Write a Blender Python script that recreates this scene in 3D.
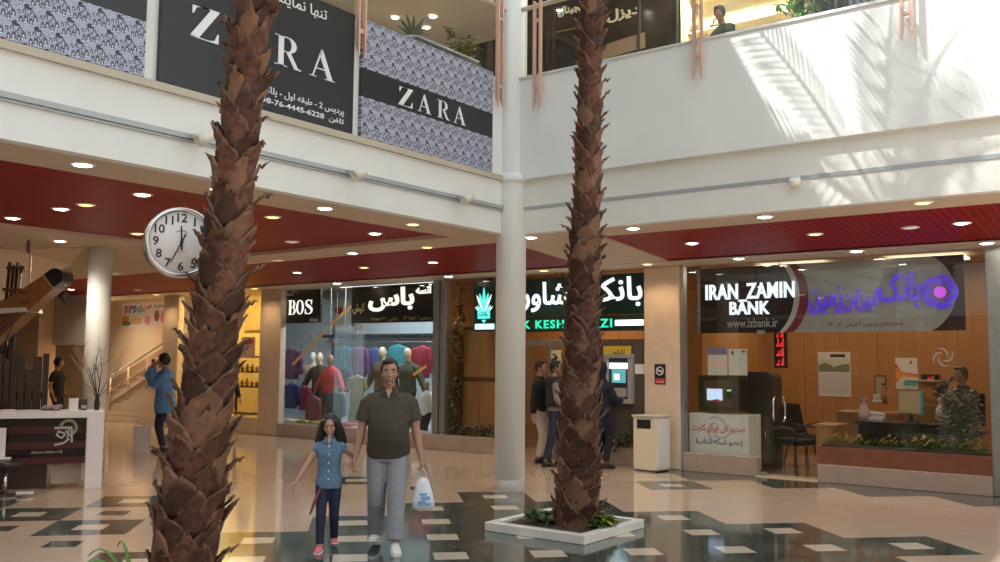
import bpy, bmesh, math, random
from mathutils import Vector, Matrix
from math import pi, sin, cos, radians, sqrt, atan2
rnd = random.Random(7)
S = bpy.context.scene
C = S.collection
for o in list(bpy.data.objects): bpy.data.objects.remove(o)

# ---------------------------------------------------------------- camera, sky, sun, exposure
FPX = 930.0
EYE = Vector((0, 0, 1.6))
YAW, PITCH, ROLL = radians(36.90), radians(4.88), radians(0.47)
fw = Vector((-sin(YAW)*cos(PITCH), cos(YAW)*cos(PITCH), sin(PITCH)))
_r = Vector((cos(YAW), sin(YAW), 0)); _u = _r.cross(fw)
rt = _r*cos(ROLL) + _u*sin(ROLL); up = -_r*sin(ROLL) + _u*cos(ROLL)
cam = bpy.data.cameras.new('camera'); camo = bpy.data.objects.new('camera', cam); C.objects.link(camo)
camo.matrix_world = Matrix(((rt.x, up.x, -fw.x, EYE.x), (rt.y, up.y, -fw.y, EYE.y), (rt.z, up.z, -fw.z, EYE.z), (0, 0, 0, 1)))
cam.sensor_width = 36; cam.lens = FPX*36/1000; cam.clip_start = .05
S.camera = camo
W = bpy.data.worlds.new('sky'); S.world = W; W.use_nodes = True
W.node_tree.nodes['Background'].inputs[0].default_value = (0.82, 0.93, 1.0, 1)
W.node_tree.nodes['Background'].inputs[1].default_value = 1.25
sun = bpy.data.lights.new('sun', 'SUN'); suno = bpy.data.objects.new('sun', sun); C.objects.link(suno)
sun.energy = 9.0; sun.angle = radians(0.6); sun.color = (1, .97, .92)
SUN = Vector((1, 1.1, -2.0)).normalized()
suno.rotation_euler = SUN.to_track_quat('-Z', 'Y').to_euler(); suno.location = (-20, -12, 30)
S.view_settings.view_transform = 'Standard'; S.view_settings.look = 'None'
S.view_settings.gamma = 1; S.view_settings.use_curve_mapping = False
S.view_settings.exposure = 0.35

# survey: turns a point of the picture into a point of the place, on a known plane
def ray(px, py): return fw + rt*((px-500)/FPX) + up*((281-py)/FPX)
def gy(px, py, Y):
    d = ray(px, py); return EYE + d*(Y/d.y)
def gx(px, py, X):
    d = ray(px, py); return EYE + d*(X/d.x)
def gz(px, py, Z=0):
    d = ray(px, py); return EYE + d*((Z-EYE.z)/d.z)
def atd(px, py, dist): return EYE + ray(px, py)*dist

# ---------------------------------------------------------------- materials
class N:
    """a socket with arithmetic, for procedural patterns"""
    def __init__(s, t, k): s.t = t; s.k = k
    def _m(s, op, o=None, o2=None):
        n = s.t.nodes.new('ShaderNodeMath'); n.operation = op
        for i, v in enumerate((s, o, o2)):
            if v is None: continue
            if isinstance(v, N): s.t.links.new(v.k, n.inputs[i])
            else: n.inputs[i].default_value = v
        return N(s.t, n.outputs[0])
    def __add__(s, o): return s._m('ADD', o)
    def __sub__(s, o): return s._m('SUBTRACT', o)
    def __mul__(s, o): return s._m('MULTIPLY', o)
    def __truediv__(s, o): return s._m('DIVIDE', o)
    def lt(s, o): return s._m('LESS_THAN', o)
    def gt(s, o): return s._m('GREATER_THAN', o)
    def fract(s): return s._m('FRACT')
    def floor(s): return s._m('FLOOR')
    def round(s): return s._m('ROUND')
    def abs(s): return s._m('ABSOLUTE')
    def mod(s, o): return s._m('FLOORED_MODULO', o)
    def max(s, o): return s._m('MAXIMUM', o)
    def min(s, o): return s._m('MINIMUM', o)
    def sqrt(s): return s._m('SQRT')
    def eq(s, o): return s._m('COMPARE', o, .1)
    def inv(s): return s*-1 + 1

MATS = {}
def newmat(name):
    m = bpy.data.materials.new(name); m.use_nodes = True; MATS[name] = m
    return m, m.node_tree, m.node_tree.nodes['Principled BSDF']
def mat(name, col, rough=.5, metal=0, spec=.5, noise=0, nscale=20, emit=None, es=0, bump=0, col2=None, island=0, sheen=0):
    if name in MATS: return MATS[name]
    m, t, b = newmat(name)
    b.inputs['Base Color'].default_value = (*col, 1)
    b.inputs['Roughness'].default_value = rough; b.inputs['Metallic'].default_value = metal
    b.inputs['Specular IOR Level'].default_value = spec
    if sheen: b.inputs['Sheen Weight'].default_value = sheen
    if emit: b.inputs['Emission Color'].default_value = (*emit, 1); b.inputs['Emission Strength'].default_value = es
    if noise or bump or col2:
        tc = t.nodes.new('ShaderNodeTexCoord'); nz = t.nodes.new('ShaderNodeTexNoise')
        nz.inputs['Scale'].default_value = nscale; nz.inputs['Detail'].default_value = 5
        t.links.new(tc.outputs['Object'], nz.inputs['Vector'])
        c2 = col2 or tuple(max(0, c*(1-noise)) for c in col); c1 = col if col2 else tuple(min(1, c*(1+noise)) for c in col)
        mx = t.nodes.new('ShaderNodeMix'); mx.data_type = 'RGBA'
        mx.inputs[6].default_value = (*c2, 1); mx.inputs[7].default_value = (*c1, 1)
        rp = t.nodes.new('ShaderNodeMapRange'); rp.inputs[1].default_value = .3; rp.inputs[2].default_value = .7
        t.links.new(nz.outputs['Fac'], rp.inputs[0]); t.links.new(rp.outputs[0], mx.inputs[0]); t.links.new(mx.outputs[2], b.inputs['Base Color'])
        if bump:
            bp = t.nodes.new('ShaderNodeBump'); bp.inputs['Strength'].default_value = bump; bp.inputs['Distance'].default_value = .01
            t.links.new(nz.outputs['Fac'], bp.inputs['Height']); t.links.new(bp.outputs[0], b.inputs['Normal'])
    if island:
        src = b.inputs['Base Color'].links[0].from_socket if b.inputs['Base Color'].links else None
        g = t.nodes.new('ShaderNodeNewGeometry'); hs = t.nodes.new('ShaderNodeHueSaturation')
        r = t.nodes.new('ShaderNodeMapRange'); r.inputs[3].default_value = 1-island; r.inputs[4].default_value = 1+island
        t.links.new(g.outputs['Random Per Island'], r.inputs[0]); t.links.new(r.outputs[0], hs.inputs['Value'])
        if src: t.links.new(src, hs.inputs['Color'])
        else: hs.inputs['Color'].default_value = (*col, 1)
        t.links.new(hs.outputs[0], b.inputs['Base Color'])
    return m
def emat(name, col, s=1.0):
    if name in MATS: return MATS[name]
    m, t, b = newmat(name)
    b.inputs['Base Color'].default_value = (*[c*.3 for c in col], 1)
    b.inputs['Emission Color'].default_value = (*col, 1); b.inputs['Emission Strength'].default_value = s
    return m
def pos(t):
    g = t.nodes.new('ShaderNodeNewGeometry'); sp = t.nodes.new('ShaderNodeSeparateXYZ'); t.links.new(g.outputs['Position'], sp.inputs[0])
    return [N(t, sp.outputs[i]) for i in range(3)]
def opos(t):
    g = t.nodes.new('ShaderNodeTexCoord'); sp = t.nodes.new('ShaderNodeSeparateXYZ'); t.links.new(g.outputs['Object'], sp.inputs[0])
    return [N(t, sp.outputs[i]) for i in range(3)]
def mixc(t, fac, a, b):
    mx = t.nodes.new('ShaderNodeMix'); mx.data_type = 'RGBA'; mx.clamp_factor = True
    if isinstance(fac, N): t.links.new(fac.k, mx.inputs[0])
    else: mx.inputs[0].default_value = fac
    for i, v in ((6, a), (7, b)):
        if isinstance(v, tuple): mx.inputs[i].default_value = (*v, 1)
        else: t.links.new(v, mx.inputs[i])
    return mx.outputs[2]
def noise(t, scale, detail=4, vec=None, dist=0):
    nz = t.nodes.new('ShaderNodeTexNoise'); nz.inputs['Scale'].default_value = scale; nz.inputs['Detail'].default_value = detail; nz.inputs['Distortion'].default_value = dist
    g = t.nodes.new('ShaderNodeNewGeometry'); t.links.new(g.outputs['Position'], nz.inputs['Vector'])
    return N(t, nz.outputs['Fac'])
def glassmat(name, tint=(.93, .96, .95), base=.05, gr=.55):
    m = bpy.data.materials.new(name); m.use_nodes = True; t = m.node_tree; t.nodes.clear()
    out = t.nodes.new('ShaderNodeOutputMaterial'); mx = t.nodes.new('ShaderNodeMixShader')
    tr = t.nodes.new('ShaderNodeBsdfTransparent'); tr.inputs[0].default_value = (*tint, 1)
    gl = t.nodes.new('ShaderNodeBsdfGlossy'); gl.inputs['Roughness'].default_value = .01
    lw = t.nodes.new('ShaderNodeLayerWeight'); lw.inputs[0].default_value = .5
    f = N(t, lw.outputs['Facing']); f = f*f; f = f*f*gr + base
    t.links.new(f.k, mx.inputs[0]); t.links.new(tr.outputs[0], mx.inputs[1]); t.links.new(gl.outputs[0], mx.inputs[2]); t.links.new(mx.outputs[0], out.inputs[0])
    MATS[name] = m; return m

# ---------------------------------------------------------------- shapes
class MB:
    """collects shapes into one mesh; each shape may name a material slot"""
    def __init__(s): s.v = []; s.f = []; s.mi = []; s.cur = 0; s.sm = []
    def add(s, vs, fs, smooth=False):
        k = len(s.v); s.v += [Vector(v) for v in vs]; s.f += [tuple(i+k for i in f) for f in fs]
        s.mi += [s.cur]*len(fs); s.sm += [smooth]*len(fs); return s
    def box(s, x0, x1, y0, y1, z0, z1, M=None):
        vs = [Vector((x, y, z)) for z in (z0, z1) for y in (y0, y1) for x in (x0, x1)]
        if M: vs = [M @ v for v in vs]
        return s.add(vs, [(0, 2, 3, 1), (4, 5, 7, 6), (0, 1, 5, 4), (2, 6, 7, 3), (0, 4, 6, 2), (1, 3, 7, 5)])
    def bbox(s, x0, x1, y0, y1, z0, z1, b=.01, M=None):
        """a box with chamfered edges"""
        bm = bmesh.new(); bmesh.ops.create_cube(bm, size=1)
        for v in bm.verts: v.co = Vector(((x0+x1)/2+v.co.x*(x1-x0), (y0+y1)/2+v.co.y*(y1-y0), (z0+z1)/2+v.co.z*(z1-z0)))
        bmesh.ops.bevel(bm, geom=list(bm.edges), offset=b, segments=2, affect='EDGES', profile=.5)
        return s.bm(bm, M)
    def bm(s, bm, M=None, smooth=False):
        bm.verts.index_update(); vs = [(M @ v.co) if M else v.co.copy() for v in bm.verts]
        s.add(vs, [[v.index for v in f.verts] for f in bm.faces], smooth); bm.free(); return s
    def loft(s, rings, caps=True, smooth=True, closed=True):
        n = len(rings[0]); vs = [p for r in rings for p in r]; fs = []
        for i in range(len(rings)-1):
            for j in range(n if closed else n-1):
                a = i*n+j; b = i*n+(j+1) % n; fs.append((a, b, b+n, a+n))
        s.add(vs, fs, smooth)
        if caps:
            s.add(rings[0], [tuple(range(n))[::-1]]); s.add(rings[-1], [tuple(range(n))])
        return s
    def tube(s, pts, rad, n=10, caps=True, smooth=True, flat=1.0, upv=None):
        """tube along points; rad a number or one per point; flat squashes it"""
        pts = [Vector(p) for p in pts]; rings = []; prev = None
        if not hasattr(rad, '__len__'): rad = [rad]*len(pts)
        for i, p in enumerate(pts):
            d = (pts[min(i+1, len(pts)-1)]-pts[max(i-1, 0)])
            if d.length < 1e-9: d = Vector((0, 0, 1))
            d.normalize()
            if prev is None:
                a = Vector(upv) if upv else (Vector((0, 0, 1)) if abs(d.z) < .9 else Vector((0, 1, 0)))
            else: a = prev
            x = a - d*a.dot(d)
            if x.length < 1e-6: x = d.orthogonal()
            x.normalize(); y = d.cross(x); prev = x
            r = rad[i]; r = r if hasattr(r, '__len__') else (r, r*flat)
            rings.append([p + x*(cos(2*pi*k/n)*r[0]) + y*(sin(2*pi*k/n)*r[1]) for k in range(n)])
        return s.loft(rings, caps, smooth)
    def cyl(s, c, r, z0, z1, n=24, r2=None, smooth=True):
        r2 = r if r2 is None else r2
        return s.loft([[Vector((c[0]+cos(2*pi*k/n)*q, c[1]+sin(2*pi*k/n)*q, z)) for k in range(n)] for q, z in ((r, z0), (r2, z1))], True, smooth)
    def lathe(s, c, prof, n=24, M=None, caps=True):
        rings = [[Vector((c[0]+cos(2*pi*k/n)*r, c[1]+sin(2*pi*k/n)*r, c[2]+z)) for k in range(n)] for r, z in prof]
        if M: rings = [[M @ p for p in r] for r in rings]
        return s.loft(rings, caps, True)
    def ell(s, c, r, n=14, m=9, M=None, fn=None):
        c = Vector(c); vs = []
        for i in range(m+1):
            th = pi*i/m
            for j in range(n):
                ph = 2*pi*j/n; v = Vector((sin(th)*cos(ph), sin(th)*sin(ph), cos(th)))
                v = Vector((v.x*r[0], v.y*r[1], v.z*r[2]))
                if fn: v = fn(v)
                vs.append((M @ v if M else v)+c)
        fs = [(i*n+j, (i+1)*n+j, (i+1)*n+(j+1) % n, i*n+(j+1) % n) for i in range(m) for j in range(n)]
        return s.add(vs, fs, True)
    def prism(s, poly, fn, d0, d1):
        """polygon (2-D) extruded between depths; fn(a, b, d) places a point"""
        n = len(poly); vs = [fn(a, b, d0) for a, b in poly]+[fn(a, b, d1) for a, b in poly]
        fs = [tuple(range(n)), tuple(range(n, 2*n))[::-1]]+[(i, i+n, (i+1) % n+n, (i+1) % n) for i in range(n)]
        return s.add(vs, fs)
    def mesh(s, name, mats):
        me = bpy.data.meshes.new(name); me.from_pydata([tuple(v) for v in s.v], [], s.f)
        for m in (mats if isinstance(mats, (list, tuple)) else [mats]): me.materials.append(m)
        me.polygons.foreach_set('material_index', s.mi); me.polygons.foreach_set('use_smooth', s.sm)
        bm = bmesh.new(); bm.from_mesh(me); bmesh.ops.remove_doubles(bm, verts=bm.verts, dist=1e-6)
        bmesh.ops.recalc_face_normals(bm, faces=bm.faces); bm.to_mesh(me); bm.free(); me.update()
        return me

def tag(o, label=None, cat=None, group=None, kind=None):
    for k, v in (('label', label), ('category', cat), ('group', group), ('kind', kind)):
        if v: o[k] = v
    return o
def obj(name, mb, mats, parent=None, local=False, loc=None):
    """links a mesh as one object; world-built shapes are moved into their parent's frame"""
    me = mb if isinstance(mb, bpy.types.Mesh) else mb.mesh(name, mats)
    o = bpy.data.objects.new(name, me); C.objects.link(o)
    if parent:
        o.parent = parent
        if not local: me.transform(wm(parent).inverted())
    if loc is not None: o.location = loc
    return o
def wm(o):
    m = Matrix.Translation(o.location) @ o.rotation_euler.to_matrix().to_4x4()
    return wm(o.parent) @ m if o.parent else m
def origin(o, loc):
    """puts a top-level mesh's origin at its base"""
    o.data.transform(Matrix.Translation(-Vector(loc))); o.location = loc; return o
def thing(name, label, cat, loc=(0, 0, 0), rz=0, group=None):
    o = bpy.data.objects.new(name, None); C.objects.link(o); o.empty_display_size = .1
    o.location = loc; o.rotation_euler = (0, 0, rz)
    return tag(o, label, cat, group)
def solo(name, mb, mats, label, cat, loc=None, group=None, kind=None):
    o = obj(name, mb, mats)
    if loc is not None: origin(o, loc)
    return tag(o, label, cat, group, kind)
def struct(name, mb, mats, parent=None):
    o = obj(name, mb, mats, parent)
    if not parent: o['kind'] = 'structure'
    return o
def dup(o, parent=None):
    c = o.copy(); C.objects.link(c)
    if parent: c.parent = parent
    for ch in o.children: dup(ch, c)
    return c
def remesh(mb, voxel, smooth=3, fac=.5):
    me = mb.mesh('tmp', []); o = bpy.data.objects.new('tmp', me); C.objects.link(o)
    m = o.modifiers.new('r', 'REMESH'); m.mode = 'VOXEL'; m.voxel_size = voxel; m.use_smooth_shade = True
    if smooth: k = o.modifiers.new('s', 'SMOOTH'); k.iterations = smooth; k.factor = fac
    dg = bpy.context.evaluated_depsgraph_get(); r = bpy.data.meshes.new_from_object(o.evaluated_get(dg))
    bpy.data.objects.remove(o); bpy.data.meshes.remove(me)
    r.polygons.foreach_set('use_smooth', [True]*len(r.polygons))
    return r
def setmat(me, *ms):
    me.materials.clear()
    for m in ms: me.materials.append(m)
    return me

# ---------------------------------------------------------------- lettering
_F = {}
def _fm(base, n):  # isolated, final, initial, medial
    return (base, base+1, base+2, base+3) if n == 4 else (base, base+1, None, None)
for ch, b, n in (('آ', 0xFE81, 2), ('ا', 0xFE8D, 2), ('ب', 0xFE8F, 4), ('ت', 0xFE95, 4), ('ج', 0xFE9D, 4), ('ح', 0xFEA1, 4), ('خ', 0xFEA5, 4),
                 ('د', 0xFEA9, 2), ('ر', 0xFEAD, 2), ('ز', 0xFEAF, 2), ('س', 0xFEB1, 4), ('ش', 0xFEB5, 4), ('ص', 0xFEB9, 4), ('ض', 0xFEBD, 4), ('ط', 0xFEC1, 4), ('ع', 0xFEC9, 4), ('غ', 0xFECD, 4),
                 ('ف', 0xFED1, 4), ('ق', 0xFED5, 4), ('ل', 0xFEDD, 4), ('م', 0xFEE1, 4), ('ن', 0xFEE5, 4), ('ه', 0xFEE9, 4), ('و', 0xFEED, 2),
                 ('پ', 0xFB56, 4), ('چ', 0xFB7A, 4), ('ژ', 0xFB8A, 2), ('ک', 0xFB8E, 4), ('گ', 0xFB92, 4), ('ی', 0xFBFC, 4)): _F[ch] = _fm(b, n)
def persian(s):
    """joins Persian letters and lays them right to left"""
    out = []
    for w in s.split(' '):
        g = ''
        for i, c in enumerate(w):
            if c not in _F: g += c; continue
            pj = i > 0 and w[i-1] in _F and _F[w[i-1]][2] is not None
            nj = i < len(w)-1 and w[i+1] in _F and _F[c][2] is not None
            g += chr(_F[c][3 if pj and nj else 1 if pj else 2 if nj else 0])
        if all(c in '0123456789۰۱۲۳۴۵۶۷۸۹+-' for c in w): out.append(w)
        else: out.append(g[::-1])
    return ' '.join(out[::-1])
def textgeo(s, bold=0., shear=0., res=3, space=1.0):
    c = bpy.data.curves.new('t', 'FONT'); c.body = s; c.size = 1; c.resolution_u = res; c.offset = bold; c.shear = shear; c.space_character = space
    o = bpy.data.objects.new('t', c); C.objects.link(o)
    dg = bpy.context.evaluated_depsgraph_get(); me = bpy.data.meshes.new_from_object(o.evaluated_get(dg))
    vs = [(v.co.x, v.co.y) for v in me.vertices]; fs = [tuple(p.vertices) for p in me.polygons]
    bpy.data.objects.remove(o); bpy.data.curves.remove(c); bpy.data.meshes.remove(me)
    return vs, fs
def letters(mb, geo, fn, box, depth=.004, d0=0., keep=False):
    """fits letter shapes into box (a0, a1, b0, b1) of a plane; fn(a, b, d) places a point"""
    vs, fs = geo
    if not vs: return
    x0 = min(v[0] for v in vs); x1 = max(v[0] for v in vs); y0 = min(v[1] for v in vs); y1 = max(v[1] for v in vs)
    a0, a1, b0, b1 = box; sx = (a1-a0)/(x1-x0); sy = (b1-b0)/max(y1-y0, 1e-6)
    if keep: sx = sy = min(sx, sy); a0 = (a0+a1)/2-sx*(x1-x0)/2; b0 = (b0+b1)/2-sy*(y1-y0)/2
    P = [(a0+(x-x0)*sx, b0+(y-y0)*sy) for x, y in vs]; n = len(P)
    from collections import Counter
    ed = Counter(); 
    for f in fs:
        for i in range(len(f)): ed[(f[i], f[(i+1) % len(f)])] += 1
    sides = [(a, b, b+n, a+n) for (a, b) in ed if (b, a) not in ed]
    mb.add([fn(a, b, d0+depth) for a, b in P]+[fn(a, b, d0) for a, b in P], list(fs)+sides)
def bars(polys):
    """letter shapes made of polygons"""
    vs = []; fs = []
    for p in polys: fs.append(tuple(range(len(vs), len(vs)+len(p)))); vs += p
    return vs, fs
def marks(n, seed=1):
    """a line of strokes too small to read"""
    q = random.Random(seed); x = 0; P = []
    for k in range(n):
        w = q.uniform(.3, .9); h = q.uniform(.45, 1); P += [[(x, 0), (x+w, 0), (x+w, .22), (x, .22)], [(x+w-.2, .2), (x+w, .2), (x+w, h), (x+w-.2, h)]]; x += w+q.choice((.12, .12, .4))
    P.append([(x, 0), (x+.2, 0), (x+.2, 1), (x, 1)]); return bars(P)
# high-contrast serif capitals, unit height
def serif(ch):
    if ch == 'Z':
        return bars([[(.04, 1), (.80, 1), (.80, .97), (.25, .03), (.0, .0), (.0, .03), (.55, .97), (.04, .97)],
                     [(.04, 1), (.04, .72), (.075, .72), (.16, .93), (.30, .97), (.5, .97), (.5, 1)],
                     [(.0, 0), (.8, 0), (.8, .30), (.765, .30), (.69, .08), (.55, .03), (.0, .03)]])
    if ch == 'A':
        return bars([[(.40, 1), (.46, 1), (.85, .03), (.66, .03), (.36, .78)], [(.40, 1), (.43, .90), (.14, .03), (.09, .03)],
                     [(0, 0), (.24, 0), (.24, .03), (0, .03)], [(.56, 0), (.94, 0), (.94, .03), (.56, .03)], [(.2, .30), (.6, .30), (.59, .335), (.21, .335)]])
    if ch == 'R':
        import math as _m
        o = [(.30, 1), (.47, 1)]+[(.47+.27*cos(a), .745+.255*sin(a)) for a in [pi/2-pi*k/12 for k in range(1, 12)]]+[(.47, .49), (.30, .49)]
        i = [(.30, .97), (.44, .97)]+[(.44+.125*cos(a), .745+.225*sin(a)) for a in [pi/2-pi*k/12 for k in range(1, 12)]]+[(.44, .52), (.30, .52)]
        P = []
        for k in range(len(o)-1): P.append([o[k], i[k], i[k+1], o[k+1]])
        return bars(P+[[(.12, 0), (.30, 0), (.30, 1), (.12, 1)], [(0, 0), (.42, 0), (.42, .03), (0, .03)], [(0, .97), (.3, .97), (.3, 1), (0, 1)],
                       [(.38, .5), (.54, .5), (.80, .06), (.92, .03), (.92, 0), (.68, 0)]])
    if ch == 'B':
        P = []
        for cy, h, cx, w in ((.745, .255, .42, .25), (.26, .26, .42, .31)):
            o = [(.28, cy+h), (cx, cy+h)]+[(cx+w*cos(a), cy+h*sin(a)) for a in [pi/2-pi*k/12 for k in range(1, 12)]]+[(cx, cy-h), (.28, cy-h)]
            i = [(.28, cy+h-.04), (cx, cy+h-.04)]+[(cx+(w-.15)*cos(a), cy+(h-.04)*sin(a)) for a in [pi/2-pi*k/12 for k in range(1, 12)]]+[(cx, cy-h+.04), (.28, cy-h+.04)]
            for k in range(len(o)-1): P.append([o[k], i[k], i[k+1], o[k+1]])
        return bars(P+[[(.1, 0), (.28, 0), (.28, 1), (.1, 1)], [(0, 0), (.3, 0), (.3, .04), (0, .04)], [(0, .96), (.3, .96), (.3, 1), (0, 1)]])
    if ch == 'O':
        P = []
        for k in range(32):
            a, b = 2*pi*k/32, 2*pi*(k+1)/32
            P.append([(.42+.42*cos(a), .5+.52*sin(a)), (.42+.42*cos(b), .5+.52*sin(b)), (.42+.24*cos(b), .5+.47*sin(b)), (.42+.24*cos(a), .5+.47*sin(a))])
        return bars(P)
    if ch == 'S':
        c = [(.55, .80), (.48, .93), (.31, .97), (.15, .88), (.13, .74), (.25, .60), (.45, .47), (.58, .33), (.56, .14), (.40, .03), (.20, .04), (.09, .18)]
        w = [.02, .025, .03, .05, .075, .09, .09, .075, .05, .03, .025, .02]; P = []
        L = []; R_ = []
        for k, (x, y) in enumerate(c):
            a = c[max(0, k-1)]; b = c[min(len(c)-1, k+1)]; dx, dy = b[0]-a[0], b[1]-a[1]; q = sqrt(dx*dx+dy*dy)
            L.append((x-dy/q*w[k], y+dx/q*w[k])); R_.append((x+dy/q*w[k], y-dx/q*w[k]))
        for k in range(len(c)-1): P.append([L[k], R_[k], R_[k+1], L[k+1]])
        return bars(P+[[(.53, .66), (.57, .66), (.59, .98), (.55, .98)], [(.06, .02), (.10, .02), (.10, .36), (.06, .36)]])
# planes to write on: front of the shop row (faces -Y), front of the side gallery (faces +X)
def onY(Y): return lambda a, b, d: Vector((a, Y-d, b))
def onX(X): return lambda a, b, d: Vector((X+d, a, b))
def ypx(Y, x0, y0, x1, y1):
    """the box on the plane Y that spans two picture points"""
    p = gy(x0, y0, Y); q = gy(x1, y1, Y); return (min(p.x, q.x), max(p.x, q.x), min(p.z, q.z), max(p.z, q.z))
# ================================================================ the setting
CZ = 3.21            # gallery ceiling
FY = 12.83           # front of the shops
LX, RY = -6.98, 9.52  # inner edges of the two galleries
BK = 3.06            # underside of the low strip before the shops
white = mat('white_paint', (.80, .82, .80), .45, noise=.03, nscale=1.5)
white2 = mat('warm_white_paint', (.78, .77, .72), .5, noise=.03, nscale=1.5)
tan = mat('tan_gypsum', (.66, .54, .42), .6, noise=.03, nscale=2)
cream = mat('cream_wall', (.82, .60, .38), .55, noise=.04, nscale=1.2)
wallb = mat('ochre_dado', (.47, .28, .15), .55, noise=.05, nscale=1.5)
stone = mat('beige_stone', (.68, .55, .43), .25, noise=.06, nscale=6)
steel = mat('brushed_steel', (.36, .38, .37), .35, .8, noise=.08, nscale=9)
chrome = mat('chrome', (.8, .8, .8), .12, 1)
black = mat('black_plastic', (.015, .015, .017), .4)
dark = mat('dark_metal', (.06, .055, .05), .4, .5)
glass = glassmat('shop_glass')
rail_glass = glassmat('balustrade_glass', (.86, .90, .90), .06, .5)

def floor_mat():
    m, t, b = newmat('marble_floor')
    X, Y, Z = pos(t); s = 2**-.5
    P = (X+Y)*s; Q = (Y-X)*s; c = .815
    u = (P-1.53)/c; v = (Q-7.77)/c; i = u.round(); j = v.round()
    fu = (u-i).abs(); fv = (v-j).abs(); centre = fu.max(fv).lt(.172)
    dk = ((i.abs()+j.abs()).lt(4.5)).max(((i-2).abs()+(j+8).abs()).lt(3.5))
    for a, d in ((-6, 3), (-5, 2), (-7, 4), (-5, 4), (3, 5), (-8, 1), (-9, 3), (-2, 6)): dk = dk.max(i.eq(a)*j.eq(d))
    lc = None
    for a, d in ((-6, 2), (-5, 1), (-5, 3), (-7, 3), (-8, 2), (-1, 5)):
        k = i.eq(a)*j.eq(d); lc = k if lc is None else lc.max(k)
    m1 = (dk*centre.inv()).max(lc*centre)
    m1 = m1.max((i+j).gt(9.5)*Y.lt(12.9)*X.gt(-6.4)*X.lt(0))
    n = noise(t, 2.2, 8, dist=1.2); n2 = noise(t, 30, 4)
    vein = (n-.5).abs().lt(.012)
    light = mixc(t, n, (.47, .36, .28), (.56, .44, .345))
    green = mixc(t, n*n2*2.2, (.012, .022, .02), (.085, .105, .09))
    green = mixc(t, vein*.3, green, (.35, .38, .34))
    ti = mixc(t, centre*dk, light, (.60, .52, .43))
    joint = ((P/(c/3)+.5-1.53/(c/3)).fract()-.5).abs().gt(.494).max(((Q/(c/3)+.5-7.77/(c/3)).fract()-.5).abs().gt(.494))
    col = mixc(t, m1, ti, green); col = mixc(t, joint*.25, col, (.2, .16, .12))
    t.links.new(col, b.inputs['Base Color'])
    b.inputs['Coat Weight'].default_value = .18; b.inputs['Coat Roughness'].default_value = .06; b.inputs['Coat IOR'].default_value = 1.6
    r = n2*.05+.07; t.links.new(r.k, b.inputs['Roughness']); b.inputs['Specular IOR Level'].default_value = .6
    return m
def red_mat():
    m, t, b = newmat('red_grid_ceiling')
    X, Y, Z = pos(t)
    k = ((X/.09).fract()-.5).abs().gt(.33).max(((Y/.09).fract()-.5).abs().gt(.33))
    t.links.new(mixc(t, k, (.13, .005, .006), (.36, .014, .014)), b.inputs['Base Color']); b.inputs['Roughness'].default_value = .5; b.inputs['Specular IOR Level'].default_value = .2
    bp = t.nodes.new('ShaderNodeBump'); bp.inputs['Strength'].default_value = .5; bp.inputs['Distance'].default_value = .02
    t.links.new(k.k, bp.inputs['Height']); t.links.new(bp.outputs[0], b.inputs['Normal'])
    return m
def wood_mat(name, c1, c2, step=.6, rough=.35, along='X', grain=14):
    m, t, b = newmat(name)
    X, Y, Z = pos(t); q = X if along == 'X' else (Y if along == 'Y' else Z)
    mp = t.nodes.new('ShaderNodeMapping'); g = t.nodes.new('ShaderNodeNewGeometry'); t.links.new(g.outputs['Position'], mp.inputs[0])
    mp.inputs['Scale'].default_value = (grain, grain, 1.2) if along != 'Z' else (1.2, 1.2, grain)
    nz = t.nodes.new('ShaderNodeTexNoise'); nz.inputs['Scale'].default_value = 1; nz.inputs['Detail'].default_value = 6; t.links.new(mp.outputs[0], nz.inputs[0])
    seam = ((q/step).fract()-.5).abs().gt(.492)
    col = mixc(t, N(t, nz.outputs[0]), c1, c2); col = mixc(t, seam*.7, col, tuple(x*.3 for x in c1))
    t.links.new(col, b.inputs['Base Color']); b.inputs['Roughness'].default_value = rough
    return m
wood = wood_mat('honey_wood_panel', (.34, .15, .050), (.50, .245, .09), .62)
wood_dk = wood_mat('dark_wood', (.10, .045, .022), (.20, .09, .045), 5)
wood_md = wood_mat('desk_wood', (.36, .17, .07), (.50, .26, .11), 3)

mb = MB(); mb.box(-34, 8, -8, 20, -.2, 0); struct('floor', mb, floor_mat())
# ceiling of the ground-floor galleries: tan sheet with three sunk fields of red lattice
REDS = [(-11.9, -7.82, -6, 9.30), (-24.5, -7.5, 10.12, 12.2), (-6.12, 3, 10.28, 12.2)]
def slope(y): return CZ if y <= 10.12 else CZ-(y-10.12)*(CZ-BK)/(12.2-10.12)   # the ceiling falls gently towards the shops
def tan_sheet():
    m, t, b = newmat('tan_ceiling')
    X, Y, Z = pos(t); n = noise(t, 1.2)
    t.links.new(mixc(t, n, (.56, .45, .345), (.62, .50, .39)), b.inputs['Base Color']); b.inputs['Roughness'].default_value = .6
    return m
tanc = tan_sheet()
mb = MB()
LE, RE = LX-.06, RY+.06
xs = sorted({-34, 3, LE} | {r[0] for r in REDS} | {r[1] for r in REDS}); ys = sorted({-6, RE, 10.12, FY+.02, 20} | {r[2] for r in REDS} | {r[3] for r in REDS})
for a, b in zip(xs, xs[1:]):
    for c, d in zip(ys, ys[1:]):
        cx, cy = (a+b)/2, (c+d)/2
        if cx > LE and cy < RE: continue
        if any(r[0] < cx < r[1] and r[2] < cy < r[3] for r in REDS): continue
        if c >= FY: mb.box(a, b, c, d, CZ, CZ+.12); continue
        mb.prism([(c, slope(min(c, 12.2))), (d, slope(min(d, 12.2))), (d, CZ+.12), (c, CZ+.12)], lambda y, z, e: Vector((e, y, z)), a, b)
struct('ceiling', mb, tanc)
red = red_mat()
mb = MB()
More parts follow.
